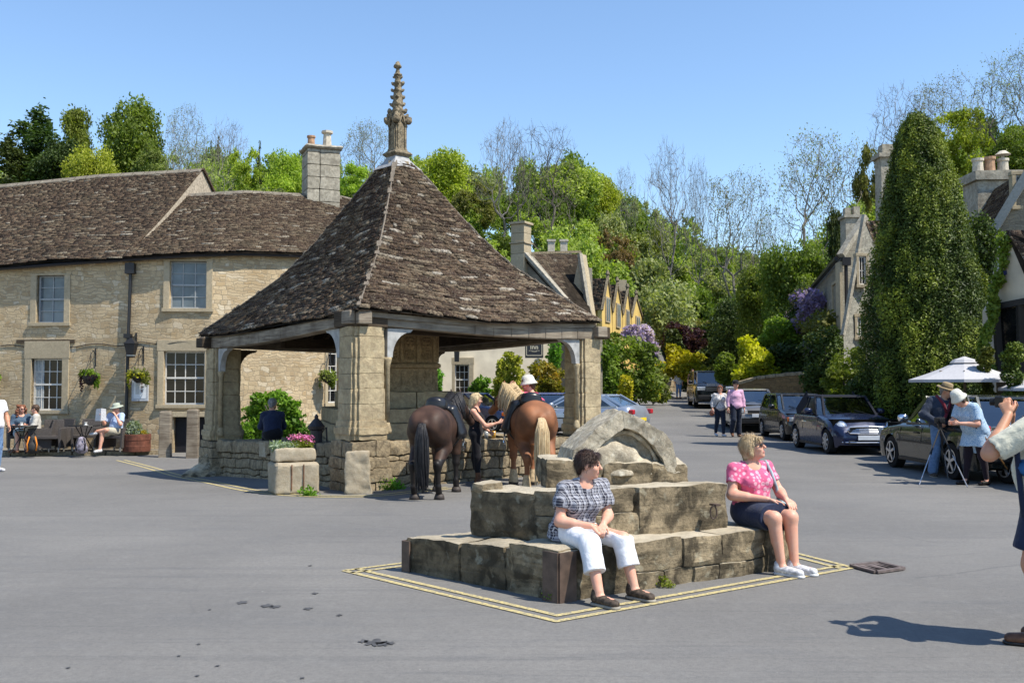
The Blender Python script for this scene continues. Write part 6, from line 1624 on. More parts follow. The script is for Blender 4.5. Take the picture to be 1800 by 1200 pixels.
def background_trees():
 leafy(60,186,72,'conifer',L_dark,170,'large dark evergreen at the far left above the pub ridge',1,leaf=.015)
 leafy(12,232,70,'conifer',L_dark,130,'dark evergreen cut by the left picture edge above the pub roof',2,leaf=.015)
 leafy(105,225,70,'broad',L_dark,130,'dark rounded evergreen right of the large far-left evergreen',3)
 leafy(125,152,84,'tall',L_green,75,'slim tall tree standing up between the dark evergreens and the big green tree',4)
 leafy(220,148,80,'broad',L_green,135,'tall full green tree, the highest crown above the pub roof',5)
 leafy(155,240,66,'broad',L_lime,110,'sunlit lime-green tree low in front of the dark evergreens',6)
 leafy(262,245,74,'loose',L_olive,90,'thin olive tree just right of the highest green tree',7)
 bare(318,205,82,80,'bare tree left of the little dark firs above the pub gable',1,leaves=L_bud)
 bare(398,218,82,70,'bare twiggy tree above the pub gable, right of the little firs',2)
 leafy(366,250,84,'conifer',L_dark,22,'little dark fir left one of two on the skyline above the pub',8,n=3000,leaf=.03)
 leafy(379,240,86,'conifer',L_dark,20,'little dark fir right one of two on the skyline above the pub',9,n=3000,leaf=.03)
 leafy(452,250,84,'conifer',L_dark,24,'single small dark fir on the skyline left of the pub chimney',8,n=3000,leaf=.03)
 leafy(430,243,78,'loose',L_lime,80,'loose spring-green tree above the curved pub roof',10)
 leafy(497,243,72,'broad',L_lime,95,'bright lime-green round tree directly left of the pub chimney',11)
 bare(345,262,64,110,'low grey bare tree rising behind the pub gable',3,levels=6,leaves=L_bud)
 bare(640,222,76,90,'bare budding tree between the pub chimney and the spire',4,leaves=L_bud)
 leafy(625,280,70,'loose',L_lime,110,'loose green tree behind the pub chimney and market cross roof',12)
 leafy(775,246,74,'broad',L_lime,135,'rounded lime-green tree just right of the spire',13)
 leafy(735,330,60,'broad',L_green,110,'green tree below the lime crown, beside the cross roof',14)
 leafy(835,310,66,'loose',L_olive,110,'thin olive-green tree behind the first tall bare tree',15)
 bare(885,222,62,85,'tall forked bare tree with grey trunk, left of two above the cross roof',5,mat=M_barkg,r0=.022,fork=1,trunk=.42)
 bare(955,228,60,120,'wide bare tree with several dark stems, right of two above the cross roof',6,mat=M_bark,fork=2,spread=.5)
 leafy(990,262,76,'broad',L_far1,150,'broad pale green crown behind the wide bare tree',16)
 leafy(1055,285,78,'broad',L_lime,90,'lime crown at the right end of the left-hand wood',17)
 bare(1100,300,80,45,'small bare tree poking from the left-hand wood',7)
 leafy(1125,340,86,'loose',L_far2,90,'thin olive tree in the dip of the skyline',18)
 bare(1182,264,66,85,'tall slender bare tree, left one of three in the middle',8,mat=M_barkg,trunk=.4,r0=.012,spread=.45)
 bare(1228,285,68,50,'narrow bare tree, middle one of three in the middle',9,mat=M_barkg,trunk=.42,r0=.011,spread=.42)
 bare(1296,308,66,120,'wide twiggy bare tree, right one of three in the middle',10,mat=M_barkg,spread=.45,leaves=L_bud)
 bare(1352,372,84,80,'faint bare tree low on the skyline where the valley opens',11)
 leafy(1160,440,70,'broad',L_dark,90,'dark holly below the slender bare trees',19)
 leafy(1140,385,76,'broad',L_green,90,'vivid green tree behind the dark holly',20)
 leafy(1072,385,64,'loose',L_brown,120,'coppery-brown budding tree behind the yellow gables',21,n=18000)
 leafy(1110,420,66,'loose',L_brown,70,'smaller coppery tree right of the larger coppery one',22)
 leafy(985,370,66,'loose',L_green,110,'shaggy green tree behind the inn chimneys',23)
 leafy(885,400,62,'broad',L_green,100,'dark green tree directly left of the tall inn chimney',24)
 leafy(1250,420,84,'loose',L_far1,120,'pale green tree low behind the middle bare trees',25)
 leafy(1330,430,84,'loose',L_far2,120,'olive tree behind the big dark green trees by the road',26)
 leafy(1224,492,66,'broad',L_lime,85,'pale yellow-green feathery tree over the end of the road',27)
 leafy(1212,545,62,'broad',L_olive,120,'olive tree under the pale feathery tree',28)
 leafy(1400,395,50,'broad',L_green,150,'big dark green tree spreading left of the wisteria house',29,n=20000,leaf=.014)
 leafy(1345,440,54,'broad',L_green,130,'big green tree leaning over the road bend',30,n=20000,leaf=.014)
 leafy(1290,500,58,'broad',L_dark,110,'dark tree in the shade behind the golden shrubs',31,n=12000,leaf=.015)
 leafy(1430,480,46,'broad',L_dark,120,'shaded tree directly beside the wisteria house',32,n=12000,leaf=.015)
 bare(1450,236,62,150,'wide bare tree left of the great conifer',12,mat=M_barkg,leaves=L_bud)
 leafy(1478,318,50,'tall',L_dark,60,'ivy-clad dark stump tree in front of the wide bare tree',33)
 leafy(1535,232,60,'loose',L_olive,80,'thin olive tree touching the left side of the great conifer',34)
 bare(1590,165,66,110,'bare tree directly above the great conifer',13,mat=M_barkg)
 bare(1670,148,66,120,'bare tree behind the lime tree above the right-hand house',14,mat=M_barkg,leaves=L_bud)
 leafy(1702,168,60,'loose',L_lime,150,'lime-green tree above the right-hand house chimney',35,n=18000)
 bare(1795,96,58,130,'tall bare tree at the top right corner of the view',15,mat=M_bark,leaves=L_bud)
 leafy(1790,210,56,'broad',L_green,110,'green tree behind the right-hand house, at the picture edge',36)
 g=np.random.default_rng(42); Vs=[]; Fs=[]; As=[]; n0=0
 def sky(px):return np.interp(px,[-200,0,100,250,330,420,560,650,760,850,900,1000,1060,1120,1200,1300,1400,1480,1560,1650,1800,2000],[250,275,265,255,250,256,264,275,262,295,282,270,295,335,372,412,428,372,292,232,190,160])
 base=[proto_arrays(k,100+i,4200,.026)for i,k in enumerate(('broad','broad','loose','tall','broad','loose'))]
 sp=[]
 for Yl,off in((56,185),(62,165),(70,130),(78,95),(88,60),(98,30),(112,8),(116,55),(124,95),(130,-4)):
  for px in np.arange(-230,2050,50 if Yl<90 else 58):
   if px>1180 and px<1400 and Yl<78:continue
   if px<1180 and Yl<(62 if px<980 else 70):continue
   pxx=px+g.uniform(-22,22); t=sky(pxx)+off+g.uniform(-22,16); sp.append((pxx,t,Yl+g.uniform(-3,3)))
 for(px,t,Y)in sp:
  gd=PG(px,Y); H=P(px,t,Y).z-gd.z
  if H<2.5:H=2.5+g.random()
  if H<2.5:continue
  W=min(max(H*.8,4.5),8)*g.uniform(.85,1.25); V,Fc,a=base[g.integers(0,len(base))]; r=g.uniform(0,6.28); c,s=math.cos(r),math.sin(r)
  Q=V.copy(); Q[:,0]=(V[:,0]*c-V[:,1]*s)*W+gd.x; Q[:,1]=(V[:,0]*s+V[:,1]*c)*W+Y; Q[:,2]=V[:,2]*H+gd.z
  Vs.append(Q); Fs.append(Fc+n0); n0+=len(Q); As.append(a)
  As[-1]=np.clip(a*.6+g.random()*.4,0,1)
 V=np.concatenate(Vs); Fc=np.concatenate(Fs); A=np.concatenate(As); cut=[]
 mi=[]
 for q,(px,t,Y)in zip(Fs,sp):mi.append(np.full(len(q),g.choice([0,1,2,3],p=[.46,.25,.27,.02])))
 o=mesh_obj('hillside_wood',V,Fc,[L_far1,L_green,L_far2,L_dark],attr=A,mi=np.concatenate(mi)); tag(o,'spring-green wood covering the valley sides behind the village','wood',kind='stuff')
background_trees()
def shrub(px,top,bot,Y,w,mat,label,n=2500,leaf=.09,seed=1,nc=16,name='shrub',shape=(1,.8),z0=None,low=-.5,rc=.3,cat='shrub',extra=None,zb=None,gf=1.5):
 global rng
 rng=np.random.default_rng(seed); zt=P(px,top,Y).z; zbm=P(px,bot,Y).z if zb is None else zb
 W=w/F*Y/2; H=(zt-zbm)/2; c=P(px,(top+bot)/2,Y)
 root=empty(name,(c.x,Y,zbm),0,label,cat)
 cl=blob_clumps((0,0,H*.92),(W*1.04,W*shape[1],H*1.1),nc,rc=rc,seed=seed,low=-1)
 for q in range(7):cl.append(((W*(q/3-1)*.62,(-.35+.1*(q%2))*W*shape[1],H*.35),(W*.38,W*.4*shape[1],H*.45)))
 crown('foliage',cl,n,leaf,mat,root,shell=.55,gaps=.25,gf=gf)
 st=random.getstate(); m=MB()
 for k in range(3):
  a=k*2.1; m.tube([(0,0,-.3),(.15*W*math.cos(a),.15*W*math.sin(a),H*.6),(.4*W*math.cos(a),.4*W*math.sin(a),H*1.2)],[.05,.04,.02],5)
 m.build('stem',M_bark,root); random.setstate(st)
 if extra:extra(root,W,H)
 return root
def near_plants():
 shrub(1105,572,700,46,120,L_green,'big clipped green hedge bank on the left of the road',9000,.13,1,nc=26)
 shrub(1068,590,700,45,70,L_green,'green hedge lump directly right of the cross post',5000,.12,2)
 shrub(1148,628,700,52,60,L_olive,'paler flowering shrub where the road narrows',4000,.13,3)
 shrub(1100,655,700,43.5,34,L_gold,'small yellow-flowering shrub at the foot of the green hedge',1200,.10,4,nc=8)
 shrub(1150,662,698,50,30,L_gold,'second small yellow shrub by the low roadside wall',1000,.12,14,nc=8)
 r=shrub(1132,568,618,49,52,L_lilac,'lilac wisteria in flower over the green hedge',2600,.12,5,name='wisteria',nc=14)
 shrub(1112,572,595,47.5,46,L_lilac,'trailing wisteria flowers below the yellow gables',1300,.11,25,name='wisteria',nc=10)
 shrub(1200,604,662,60,82,L_gold,'golden-yellow shrub left of the road end',4500,.17,6)
 shrub(1329,592,676,42.5,92,L_gold,'golden-yellow shrub above the garden wall',5500,.13,7)
 shrub(1200,565,612,64,84,L_purple,'dark purple-leaved shrub behind the golden shrub',3500,.18,8)
 shrub(1184,572,618,62,40,L_dark,'dark clipped yew between the wisteria and the purple shrub',2500,.15,9)
 shrub(1368,547,612,44,84,L_vivid,'bright green clipped dome of box beside the wisteria house',8000,.09,10,nc=8,rc=.2)
 shrub(1274,612,668,46,40,L_green,'rounded green shrub left of the golden shrub by the wall',3000,.13,11)
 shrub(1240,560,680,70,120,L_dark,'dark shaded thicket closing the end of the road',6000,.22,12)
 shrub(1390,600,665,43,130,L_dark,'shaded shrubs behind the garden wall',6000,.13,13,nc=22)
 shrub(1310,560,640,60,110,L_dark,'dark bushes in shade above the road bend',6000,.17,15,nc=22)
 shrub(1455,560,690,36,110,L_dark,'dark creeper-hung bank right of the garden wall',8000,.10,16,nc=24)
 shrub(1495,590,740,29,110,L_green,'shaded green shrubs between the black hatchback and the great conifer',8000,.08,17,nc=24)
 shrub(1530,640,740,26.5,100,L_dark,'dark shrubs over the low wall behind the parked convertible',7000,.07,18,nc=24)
 shrub(895,606,700,40,64,L_lime,'upright lime-green conifer seen through the market cross',6000,.10,19,name='conifer_bush',nc=18)
 shrub(960,628,702,40.5,74,L_rusty,'gold and bronze shrub below the hanging inn sign',6000,.10,20)
 shrub(846,658,700,41,40,L_vivid,'bright green bush against the cream wall',2200,.10,21)
 shrub(772,640,700,41.5,16,L_vivid,'small green climber beside the inn doorway',700,.09,22,nc=6)
 shrub(975,585,640,44,30,L_vivid,'green climber on the inn wall right of the sign',1200,.10,23,nc=8)
 shrub(484,672,772,28.0,128,L_vivid,'thick bright green creeper on the pub wall behind the cross',6500,.10,24,nc=24,shape=(1,.45))
 shrub(436,744,775,26,30,L_vivid,'small leafy plant at the foot of the pub creeper',900,.09,26,nc=6)
 global rng
 rng=np.random.default_rng(77); Y=26.0; g=PG(1632,Y); zt=P(1632,206,Y).z; H=zt-g.z; root=empty('great_conifer',(g.x,Y,g.z),0,'great broad golden-green cypress towering over the parked dark estate car','conifer')
 prof=[(0,.85),(.1,1.0),(.25,1.0),(.45,.88),(.65,.66),(.8,.48),(.92,.32),(.975,.19),(1.0,.04)]
 Wm=112/F*Y; n=60000; h=rng.random(n)**.85; rr=np.interp(h,[a for a,b in prof],[b for a,b in prof])*Wm
 an=rng.random(n)*6.283; lump=1+.10*fbm(np.stack([np.cos(an)*2.2,np.sin(an)*2.2,h*9],1),3)+.09*fbm(np.stack([np.cos(an)*8,np.sin(an)*8,h*22],1),3)+.05*fbm(np.stack([np.cos(an)*20,np.sin(an)*20,h*46],1),2)
 R_=rr*lump*(1-.22*rng.random(n)**2); p=np.stack([np.cos(an)*R_-.20*h**2,np.sin(an)*R_,h*H],1)
 k=3; P3=np.repeat(p,k,0)+rng.normal(size=(n*k,3))*np.array([.05,.05,.07]); nn=np.repeat(np.stack([np.cos(an),np.sin(an),.35+0*an],1),k,0)
 V,Fc=leaf_arrays(P3,nn,.038,.55,1.9)
 tone=np.repeat(np.clip(.5+.9*(lump-1)*5+.12*rng.normal(size=n),0,1),k)
 mesh_obj('crown',V,Fc,L_conif,root,attr=tone)
 m=MB(); m.tube([(0,0,-.3),(0,0,H*.3),(0,0,H*.85)],[.4,.3,.06],8); m.build('trunk',M_bark,root)
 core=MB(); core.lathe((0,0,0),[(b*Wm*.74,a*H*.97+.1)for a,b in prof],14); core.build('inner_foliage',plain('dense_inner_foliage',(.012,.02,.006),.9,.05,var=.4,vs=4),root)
near_plants()
# ================================================================ CARS
M_tyre=plain('tyre_rubber',(.014,.014,.015),.8,.2); M_rim=plain('alloy_rim',(.55,.56,.58),.3,.5,.8,var=.05,bump=0); M_trim=plain('black_trim',(.012,.012,.013),.5,.4)
M_chrome=plain('chrome',(.75,.76,.78),.12,.5,1.0,var=.02,bump=0); M_plw=plain('white_plate',(.62,.66,.72),.4,var=.08,vs=6,bump=0); M_ply=plain('yellow_plate',(.75,.55,.03),.4,var=.05,bump=0)
M_hlamp=plain('headlamp_glass',(.55,.60,.65),.08,.8,.35,var=.25,vs=18,bump=.1); M_tail=plain('tail_lamp',(.45,.02,.03),.12,.6,var=.2,vs=12,bump=0); M_amber=plain('amber_lamp',(.75,.16,.02),.15,.6,var=.1,bump=0)
def carglass():
 t=NT('car_glass'); tr=t.n('ShaderNodeBsdfTransparent'); tr.inputs[0].default_value=(.36,.40,.39,1); gl=t.n('ShaderNodeBsdfGlossy'); gl.inputs['Roughness'].default_value=.02; mx=t.n('ShaderNodeMixShader')
 lw=t.n('ShaderNodeLayerWeight'); t.l(t.math('ADD',.16,t.math('MULTIPLY',.8,t.math('POWER',lw.outputs['Facing'],2.2))),mx.inputs[0]); t.l(tr.outputs[0],mx.inputs[1]); t.l(gl.outputs[0],mx.inputs[2]); t.l(mx.outputs[0],t.t.nodes['Material Output'].inputs[0]); return t.m
M_cglass=carglass(); M_seat=plain('car_seat_cloth',(.05,.05,.055),.9,.1); M_under=plain('underbody',(.006,.006,.006),.9,.05)
def wheel(car,x,y,r,side,w=.19,spokes=5):
 wroot=MB(); wroot.tube([(x,y-side*w/2*-1*1,r),(x,y-side*w/2,r)],r,28);
 o=wroot.build('wheel',M_tyre,car,smooth=False,bevel=.02)
 m=MB(); yo=y+side*(w/2+.004); R_=r*.68
 m.tube([(x,yo-side*.05,r),(x,yo+side*.004,r)],R_,24)
 n=28
 for k in range(n):
  a0,a1=2*math.pi*k/n,2*math.pi*(k+1)/n
  q=lambda a,R0,d:(x+math.cos(a)*R0,yo+side*d,r+math.sin(a)*R0)
  f=[q(a0,R_*1.0,.012),q(a1,R_*1.0,.012),q(a1,R_*.88,.012),q(a0,R_*.88,.012)]
  m.face(f if side<0 else f[::-1],m=1)
 for k in range(spokes):
  a=2*math.pi*k/spokes+.3; c=Vector((x,yo+side*.018,r)); d=Vector((math.cos(a),0,math.sin(a))); m.beam(c,c+d*R_*.92,.03,R_*.24,up=(0,side,0),mat=1)if False else m.beam(c,c+d*R_*.92,R_*.24,.02,up=(0,side,0),mat=1)
 m.tube([(x,yo,r),(x,yo+side*.03,r)],R_*.22,12,mat=1)
 m.build('rim',[M_under,M_rim],o)
def car(name,loc,heading,label,P_,paintm,front_extra=None,rear_extra=None,soft=None,group='cars parked round the square'):
 """local frame: +x = front, z up. heading = world angle of +x"""
 root=empty(name,loc,heading,label,'car',group); L,W,H=P_['L'],P_['W'],P_['H']; hw=W/2; r=P_['r']; xf,xr=P_['xf'],P_['xr']
 top=P_['top']
 gc=P_.get('gc',.19); xs0,xs1=-L/2,L/2
 xs=sorted(set(list(np.linspace(xs0,xs1,46))+[c+s*k for c in(xf,xr)for s in(-1,1)for k in(r*1.14,r*1.13,r*1.05,r*.9,r*.7,r*.4,0)]+[xs0+.03,xs0+.08,xs1-.03,xs1-.08,xs0+.15,xs1-.15]))
 tx,tz=[a for a,b in top],[b for a,b in top]
 def zt(x):return float(np.interp(x,tx,tz))
 def wid(x):
  e=min(x-xs0,xs1-x); k=P_.get('round',.34); return hw*(1-.30*max(0,1-e/k)**2.2)
 def zb(x):
  z=gc+(.06 if min(x-xs0,xs1-x)<.12 else 0)
  for c in(xf,xr):
   d=abs(x-c)
   if d<r*1.135:z=max(z,r+math.sqrt(max((r*1.135)**2-d*d,0)))
  return z
 prof=[(0,1.0,0.0),(.12,1.0,.03),(.45,1.0,.10),(.70,.985,.10),(.88,.955,0),(.955,.90,0),(.985,.80,0),(1.0,.62,0),(1.0+P_.get('crown',.05),0.0,0)]
 V=[]; Fc=[]; np_=len(prof)
 for x in xs:
  w=wid(x); b=zb(x); t=zt(x); z0=gc
  for(k,ww,_)in prof:
   z=z0+(t-z0)*k; z=max(z,b+.003*(k>0)); e=min(x-xs0,xs1-x)
   tuck=1-.05*(1-min(1,k/.35))
   V.append((x,w*ww*tuck,z))
 V=np.array(V);
 e=np.minimum(V[:,0]-xs0,xs1-V[:,0]); zr=(V[:,2]-gc)/(np.interp(V[:,0],tx,tz)-gc+1e-6); pull=(.10*np.clip((zr-.55)/.45,0,1.2)**2+.05*np.clip((.25-zr)/.25,0,1))*np.clip(1-e/.25,0,1); V[:,0]-=np.sign(V[:,0])*pull*P_.get('slope',1)
 n=len(V); V2=V.copy(); V2[:,1]*=-1; V=np.concatenate([V,V2]); nx=len(xs)
 for i in range(nx-1):
  for j in range(np_-1):
   a=i*np_+j; Fc.append([a,a+np_,a+np_+1,a+1][::-1]); Fc.append([n+a,n+a+np_,n+a+np_+1,n+a+1])
 for i in(0,nx-1):
  for j in range(np_-1):
   a=i*np_+j; f=[a,a+1,n+a+1,n+a]; Fc.append(f if i==0 else f[::-1])
 o=mesh_obj('body',V,np.array(Fc),paintm,root,smooth=True); o.data.set_sharp_from_angle(angle=R(42))
 w_=o.modifiers.new('w','WELD'); w_.merge_threshold=.002
 m=MB(); m.box((0,0,gc+.02),(L*.93,W*.80,.38)); m.box((xf,0,gc),(r*2.1,W*.9,r*2.2)); m.box((xr,0,gc),(r*2.1,W*.9,r*2.2)); m.build('underbody',M_under,root)
 g0,g1,g2,g3=P_['gh']; zr_,zbm=H,P_['belt']; tw=P_.get('tw',.76); bw=.90
 def ring(f):
  zz=lambda x:x
  return[(g3+(g2-g3)*f,(hw*(bw+(tw-bw)*f))*.86),(g3-.25+(g2-g3)*f-.05*f,hw*(bw+(tw-bw)*f)),(g0+.18+(g1-g0)*f,hw*(bw+(tw-bw)*f)),(g0+(g1-g0)*f,hw*(bw+(tw-bw)*f)*.88)]
 def zbelt(x):return max(zt(x)-.02,0)
 G_=MB(); lev=[0,.5,.93]; pts=[]
 for f in lev:
  rg=ring(f); fz=[zbelt(x)*(1-f)+(zr_-.05)*f for x,y in rg]; full=[(x,y,z)for(x,y),z in zip(rg,fz)]+[(x,-y,z)for(x,y),z in list(zip(rg,fz))[::-1]]
  pts.append(full)
 for a,b in zip(pts,pts[1:]):
  for i in range(8):j=(i+1)%8; G_.face([a[j],a[i],b[i],b[j]])
 G_.build('glazing',M_cglass,root,smooth=False)
 for q in(-1,1):
  sm=MB(); sm.box((g3-1.15,q*hw*.42,gc+.15),(.5,.5,P_['belt']-gc-.25)); sm.hexa([(g3-1.45,q*hw*.42-.24,.5),(g3-1.30,q*hw*.42-.24,.5),(g3-1.30,q*hw*.42+.24,.5),(g3-1.45,q*hw*.42+.24,.5),(g3-1.62,q*hw*.42-.2,H-.35),(g3-1.52,q*hw*.42-.2,H-.35),(g3-1.52,q*hw*.42+.2,H-.35),(g3-1.62,q*hw*.42+.2,H-.35)]); sm.box((g3-1.60,q*hw*.42,H-.36),(.10,.26,.18)); sm.build('seat',M_seat,root,bevel=.02)
 sm=MB(); sm.box((g3-.25,0,P_['belt']-.2),(.5,W*.78,.2)); sm.build('dashboard',M_trim,root); sm=MB(); cz=P_['belt']+.02; sm.tube([(g3-.62+.07*math.sin(a),-hw*.42+.18*math.cos(a),cz+.17*math.sin(a))for a in np.linspace(0,6.283,17)],.016,6); sm.build('steering_wheel',M_trim,root)
 rp=MB(); r0=ring(.93); r1=ring(1.02);
 z0_=zr_-.055; A=[(x,y,z0_)for x,y in r0]+[(x,-y,z0_)for x,y in r0[::-1]]; sc=lambda p,k,z:((p[0]-(g1+g2)/2)*k+(g1+g2)/2,p[1]*k,z)
 A=[sc(p,1.012,p[2])for p in A]; B=[sc(p,.955,zr_-.018)for p in A]; C_=[sc(p,.70,zr_+.004)for p in A]
 for a,b in((A,B),(B,C_)):
  for i in range(8):j=(i+1)%8; rp.face([a[j],a[i],b[i],b[j]])
 rp.face(C_[::-1]if False else[C_[i]for i in range(7,-1,-1)]); q=rp.build('roof',soft or paintm,root,smooth=True);
 pm=MB(); R0,R1=ring(0),ring(.96)
 def pil(i0,s,w=.06,th=.035,d=0.0):
  a=R0[i0]; b=R1[i0]; pm.beam((a[0]+d,a[1]*s*1.0,zbelt(a[0])-.03),(b[0]+d,b[1]*s,zr_-.045),w,th,up=(0,s,.2))
 for s in(-1,1):
  pil(0,s,.07,.05); pil(1,s,.05,.03); pil(2,s,P_.get('cp',.12),.03); pil(3,s,.10,.05)
  for t in P_.get('bp',(.5,)):
   x0=R0[2][0]+(R0[1][0]-R0[2][0])*t; x1=R1[2][0]+(R1[1][0]-R1[2][0])*t; pm.beam((x0,R0[1][1]*s,zbelt(x0)-.02),(x1,R1[1][1]*s,zr_-.05),.06,.02,up=(0,s,.2))
  pm.beam((R0[2][0],R0[2][1]*s*1.002,zbelt(R0[2][0])-.0),(R0[1][0],R0[1][1]*s*1.002,zbelt(R0[1][0])),.03,.035)
 pm.build('pillars',soft or paintm,root)
 dm=MB(); y=hw*1.0
 for s in(-1,1):
  for x in P_.get('seams',(xf-r*1.5,0.0,xr+r*1.3)):
   zb_=gc+.05; dm.beam((x,s*(hw*.951+.0),zb_),(x,s*(hw*1.001),(zt(x)+gc)*.5),.012,.006,up=(0,s,0)); dm.beam((x,s*hw*1.001,(zt(x)+gc)*.5),(x-.01,s*hw*.966,gc+(zt(x)-gc)*.86),.012,.008,up=(0,s,0))
  dm.beam((xr+r*1.2,s*hw*.962,gc+.03),(xf-r*1.2,s*hw*.962,gc+.03),.05,.06)
  if P_.get('strip',1):dm.beam((xr+r*1.2,s*hw*1.004,gc+(zt(0)-gc)*.5),(xf-r*1.2,s*hw*1.004,gc+(zt(0)-gc)*.5),.02,.035)
 dm.build('trim',M_trim,root)
 for s in(-1,1):
  mm=MB(); c=Vector((g3-.45,s*(hw+.07),zbelt(g3-.4)+.09)); mm.lathe(c-Vector((0,0,.07)),[(.02,0),(.09,.02),(.11,.07),(.10,.12),(.05,.145)],10,sx=.6,sy=1.0); mm.beam(c-Vector((0,s*.04,.04)),c-Vector((0,s*.14,.07)),.04,.03); mm.build('mirror',P_.get('mirm',paintm),root,smooth=True)
  hm=MB()
  for x in P_.get('handles',(.1,)):hm.beam((x,s*hw*1.0,gc+(zt(x)-gc)*.74),(x-.16,s*hw*1.0,gc+(zt(x)-gc)*.74),.03,.025)
  hm.build('handle',P_.get('hm',M_trim),root)
 ns=P_.get('spokes',5)
 for x in(xf,xr):
  for s in(-1,1):wheel(root,x,s*(hw-.115),r,s,spokes=ns)
 def fx(z,y):
  zr=(z-gc)/(zt(xs1)-gc); return xs1-(.10*max(0,(zr-.55)/.45)**2)*P_.get('slope',1)
 if front_extra:front_extra(root,xs1,hw,zt,gc,fx)
 if rear_extra:rear_extra(root,xs0,hw,zt,gc)
 wm=MB(); zc=zbelt(g3)
 for s in(-.35,.35):wm.beam((g3+.02,s*hw*2*.5+.2,zc+.02),(g3-.12,s*hw-.15,zc+.12),.02,.015)
 wm.build('wipers',M_trim,root)
 return root
def lamp_disc(root,name,c,r,n,mat,ring=None,sy=1.0,depth=.04):
 m=MB(); c=Vector(c); n=Vector(n).normalized(); m.tube([c-n*.12,c,c+n*depth*.6,c+n*depth],[r,r,r*.8,r*.35],18); o=m.build(name,mat,root,smooth=True)
 if ring:
  q=MB(); x=n.cross(Vector((0,0,1))).normalized(); y=n.cross(x); q.tube([c+n*.005+(x*math.cos(a)+y*math.sin(a))*r*1.03 for a in np.linspace(0,6.283,21)],.012,5,caps=False); q.build('bezel',M_chrome,o)
def bx(root,name,c,s,mat,bevel=.01,rz=0):m=MB(); m.box(c,s,rz=rz); return m.build(name,mat,root,bevel=bevel)
def f_conv(root,x,hw,zt,gc,fx):
 for s in(-1,1):
  lamp_disc(root,'headlight',(x-.20,s*(hw-.26),.66),.125,(1,s*.25,.35),M_hlamp,ring=True)
  lamp_disc(root,'fog_lamp',(x-.045,s*(hw-.34),.36),.045,(1,s*.15,0),M_hlamp,ring=True,depth=.02)
 m=MB()
 for i,(z,w)in enumerate(((.545,.40),(.575,.44),(.605,.45),(.635,.42))):m.tube([(x-.035+.03-i*.012,-w,z),(x+.028-i*.012,-w*.5,z),(x+.034-i*.012,0,z),(x+.028-i*.012,w*.5,z),(x-.005-i*.012,w,z)],.010,5)
 m.tube([(x+.0,-.50,.58),(x+.01,-.44,.66),(x+.01,.0,.675),(x+.01,.44,.66),(x+.0,.50,.58),(x+.015,.44,.515),(x+.03,0,.505),(x+.015,-.44,.515),(x,-.5,.58)],.014,5); m.build('grille',M_chrome,root)
 bx(root,'grille_backing',(x-.03,0,.52),(.06,.86,.13),M_trim); bx(root,'lower_intake',(x-.02,0,.25),(.06,.95,.09),M_trim); m=MB(); m.tube([(x-.03,-.62,.305),(x+.03,-.3,.30),(x+.035,.3,.30),(x-.03,.62,.305)],.010,5); m.build('bumper_strip',M_chrome,root)
 bx(root,'number_plate',(x+.035,.0,.355),(.02,.52,.11),M_plw,.004); m=MB(); m.beam((x+.047,-.22,.41),(x+.047,-.26,.41),.001,.1,up=(1,0,0));
BLUE=paint('dark_blue_paint',(.010,.017,.055)); CONV=dict(L=3.64,W=1.69,H=1.40,r=.30,xf=1.27,xr=-1.20,gc=.17,belt=.92,gh=(-1.45,-.95,.10,.62),tw=.74,top=[(-1.82,.72),(-1.70,.88),(-1.45,.94),(0,.93),(.62,.925),(1.2,.86),(1.55,.77),(1.75,.66),(1.82,.60)],round=.5,bp=(.42,),cp=.4,seams=(.62,-.55),handles=(-.4,),hm=M_chrome,spokes=8,strip=0)
def place_axles(fpx,fy,rpx,ry,side_off):
 """world position/heading from the two visible wheel contacts (pixels)"""
 a=G(fpx,fy); b=G(rpx,ry); d=(a-b); d.z=0; d.normalize(); n=Vector((-d.y,d.x,0)); return a,b,d,n
def park(fpx,Yf,rpx,Yr,spec,side):
 """wheels on the viewer's side: front wheel at column fpx distance Yf; side = +1 if that side is the car's left"""
 a=PG(fpx,Yf); b=PG(rpx,Yr); d=(a-b); z=(a.z+b.z)/2; d.z=0; d.normalize(); n=Vector((-d.y,d.x,0)); k=spec['W']/2-.1
 mid=a-d*spec['xf']-n*k*side; return(mid.x,mid.y,gz(mid.x,mid.y)),math.atan2(d.y,d.x)
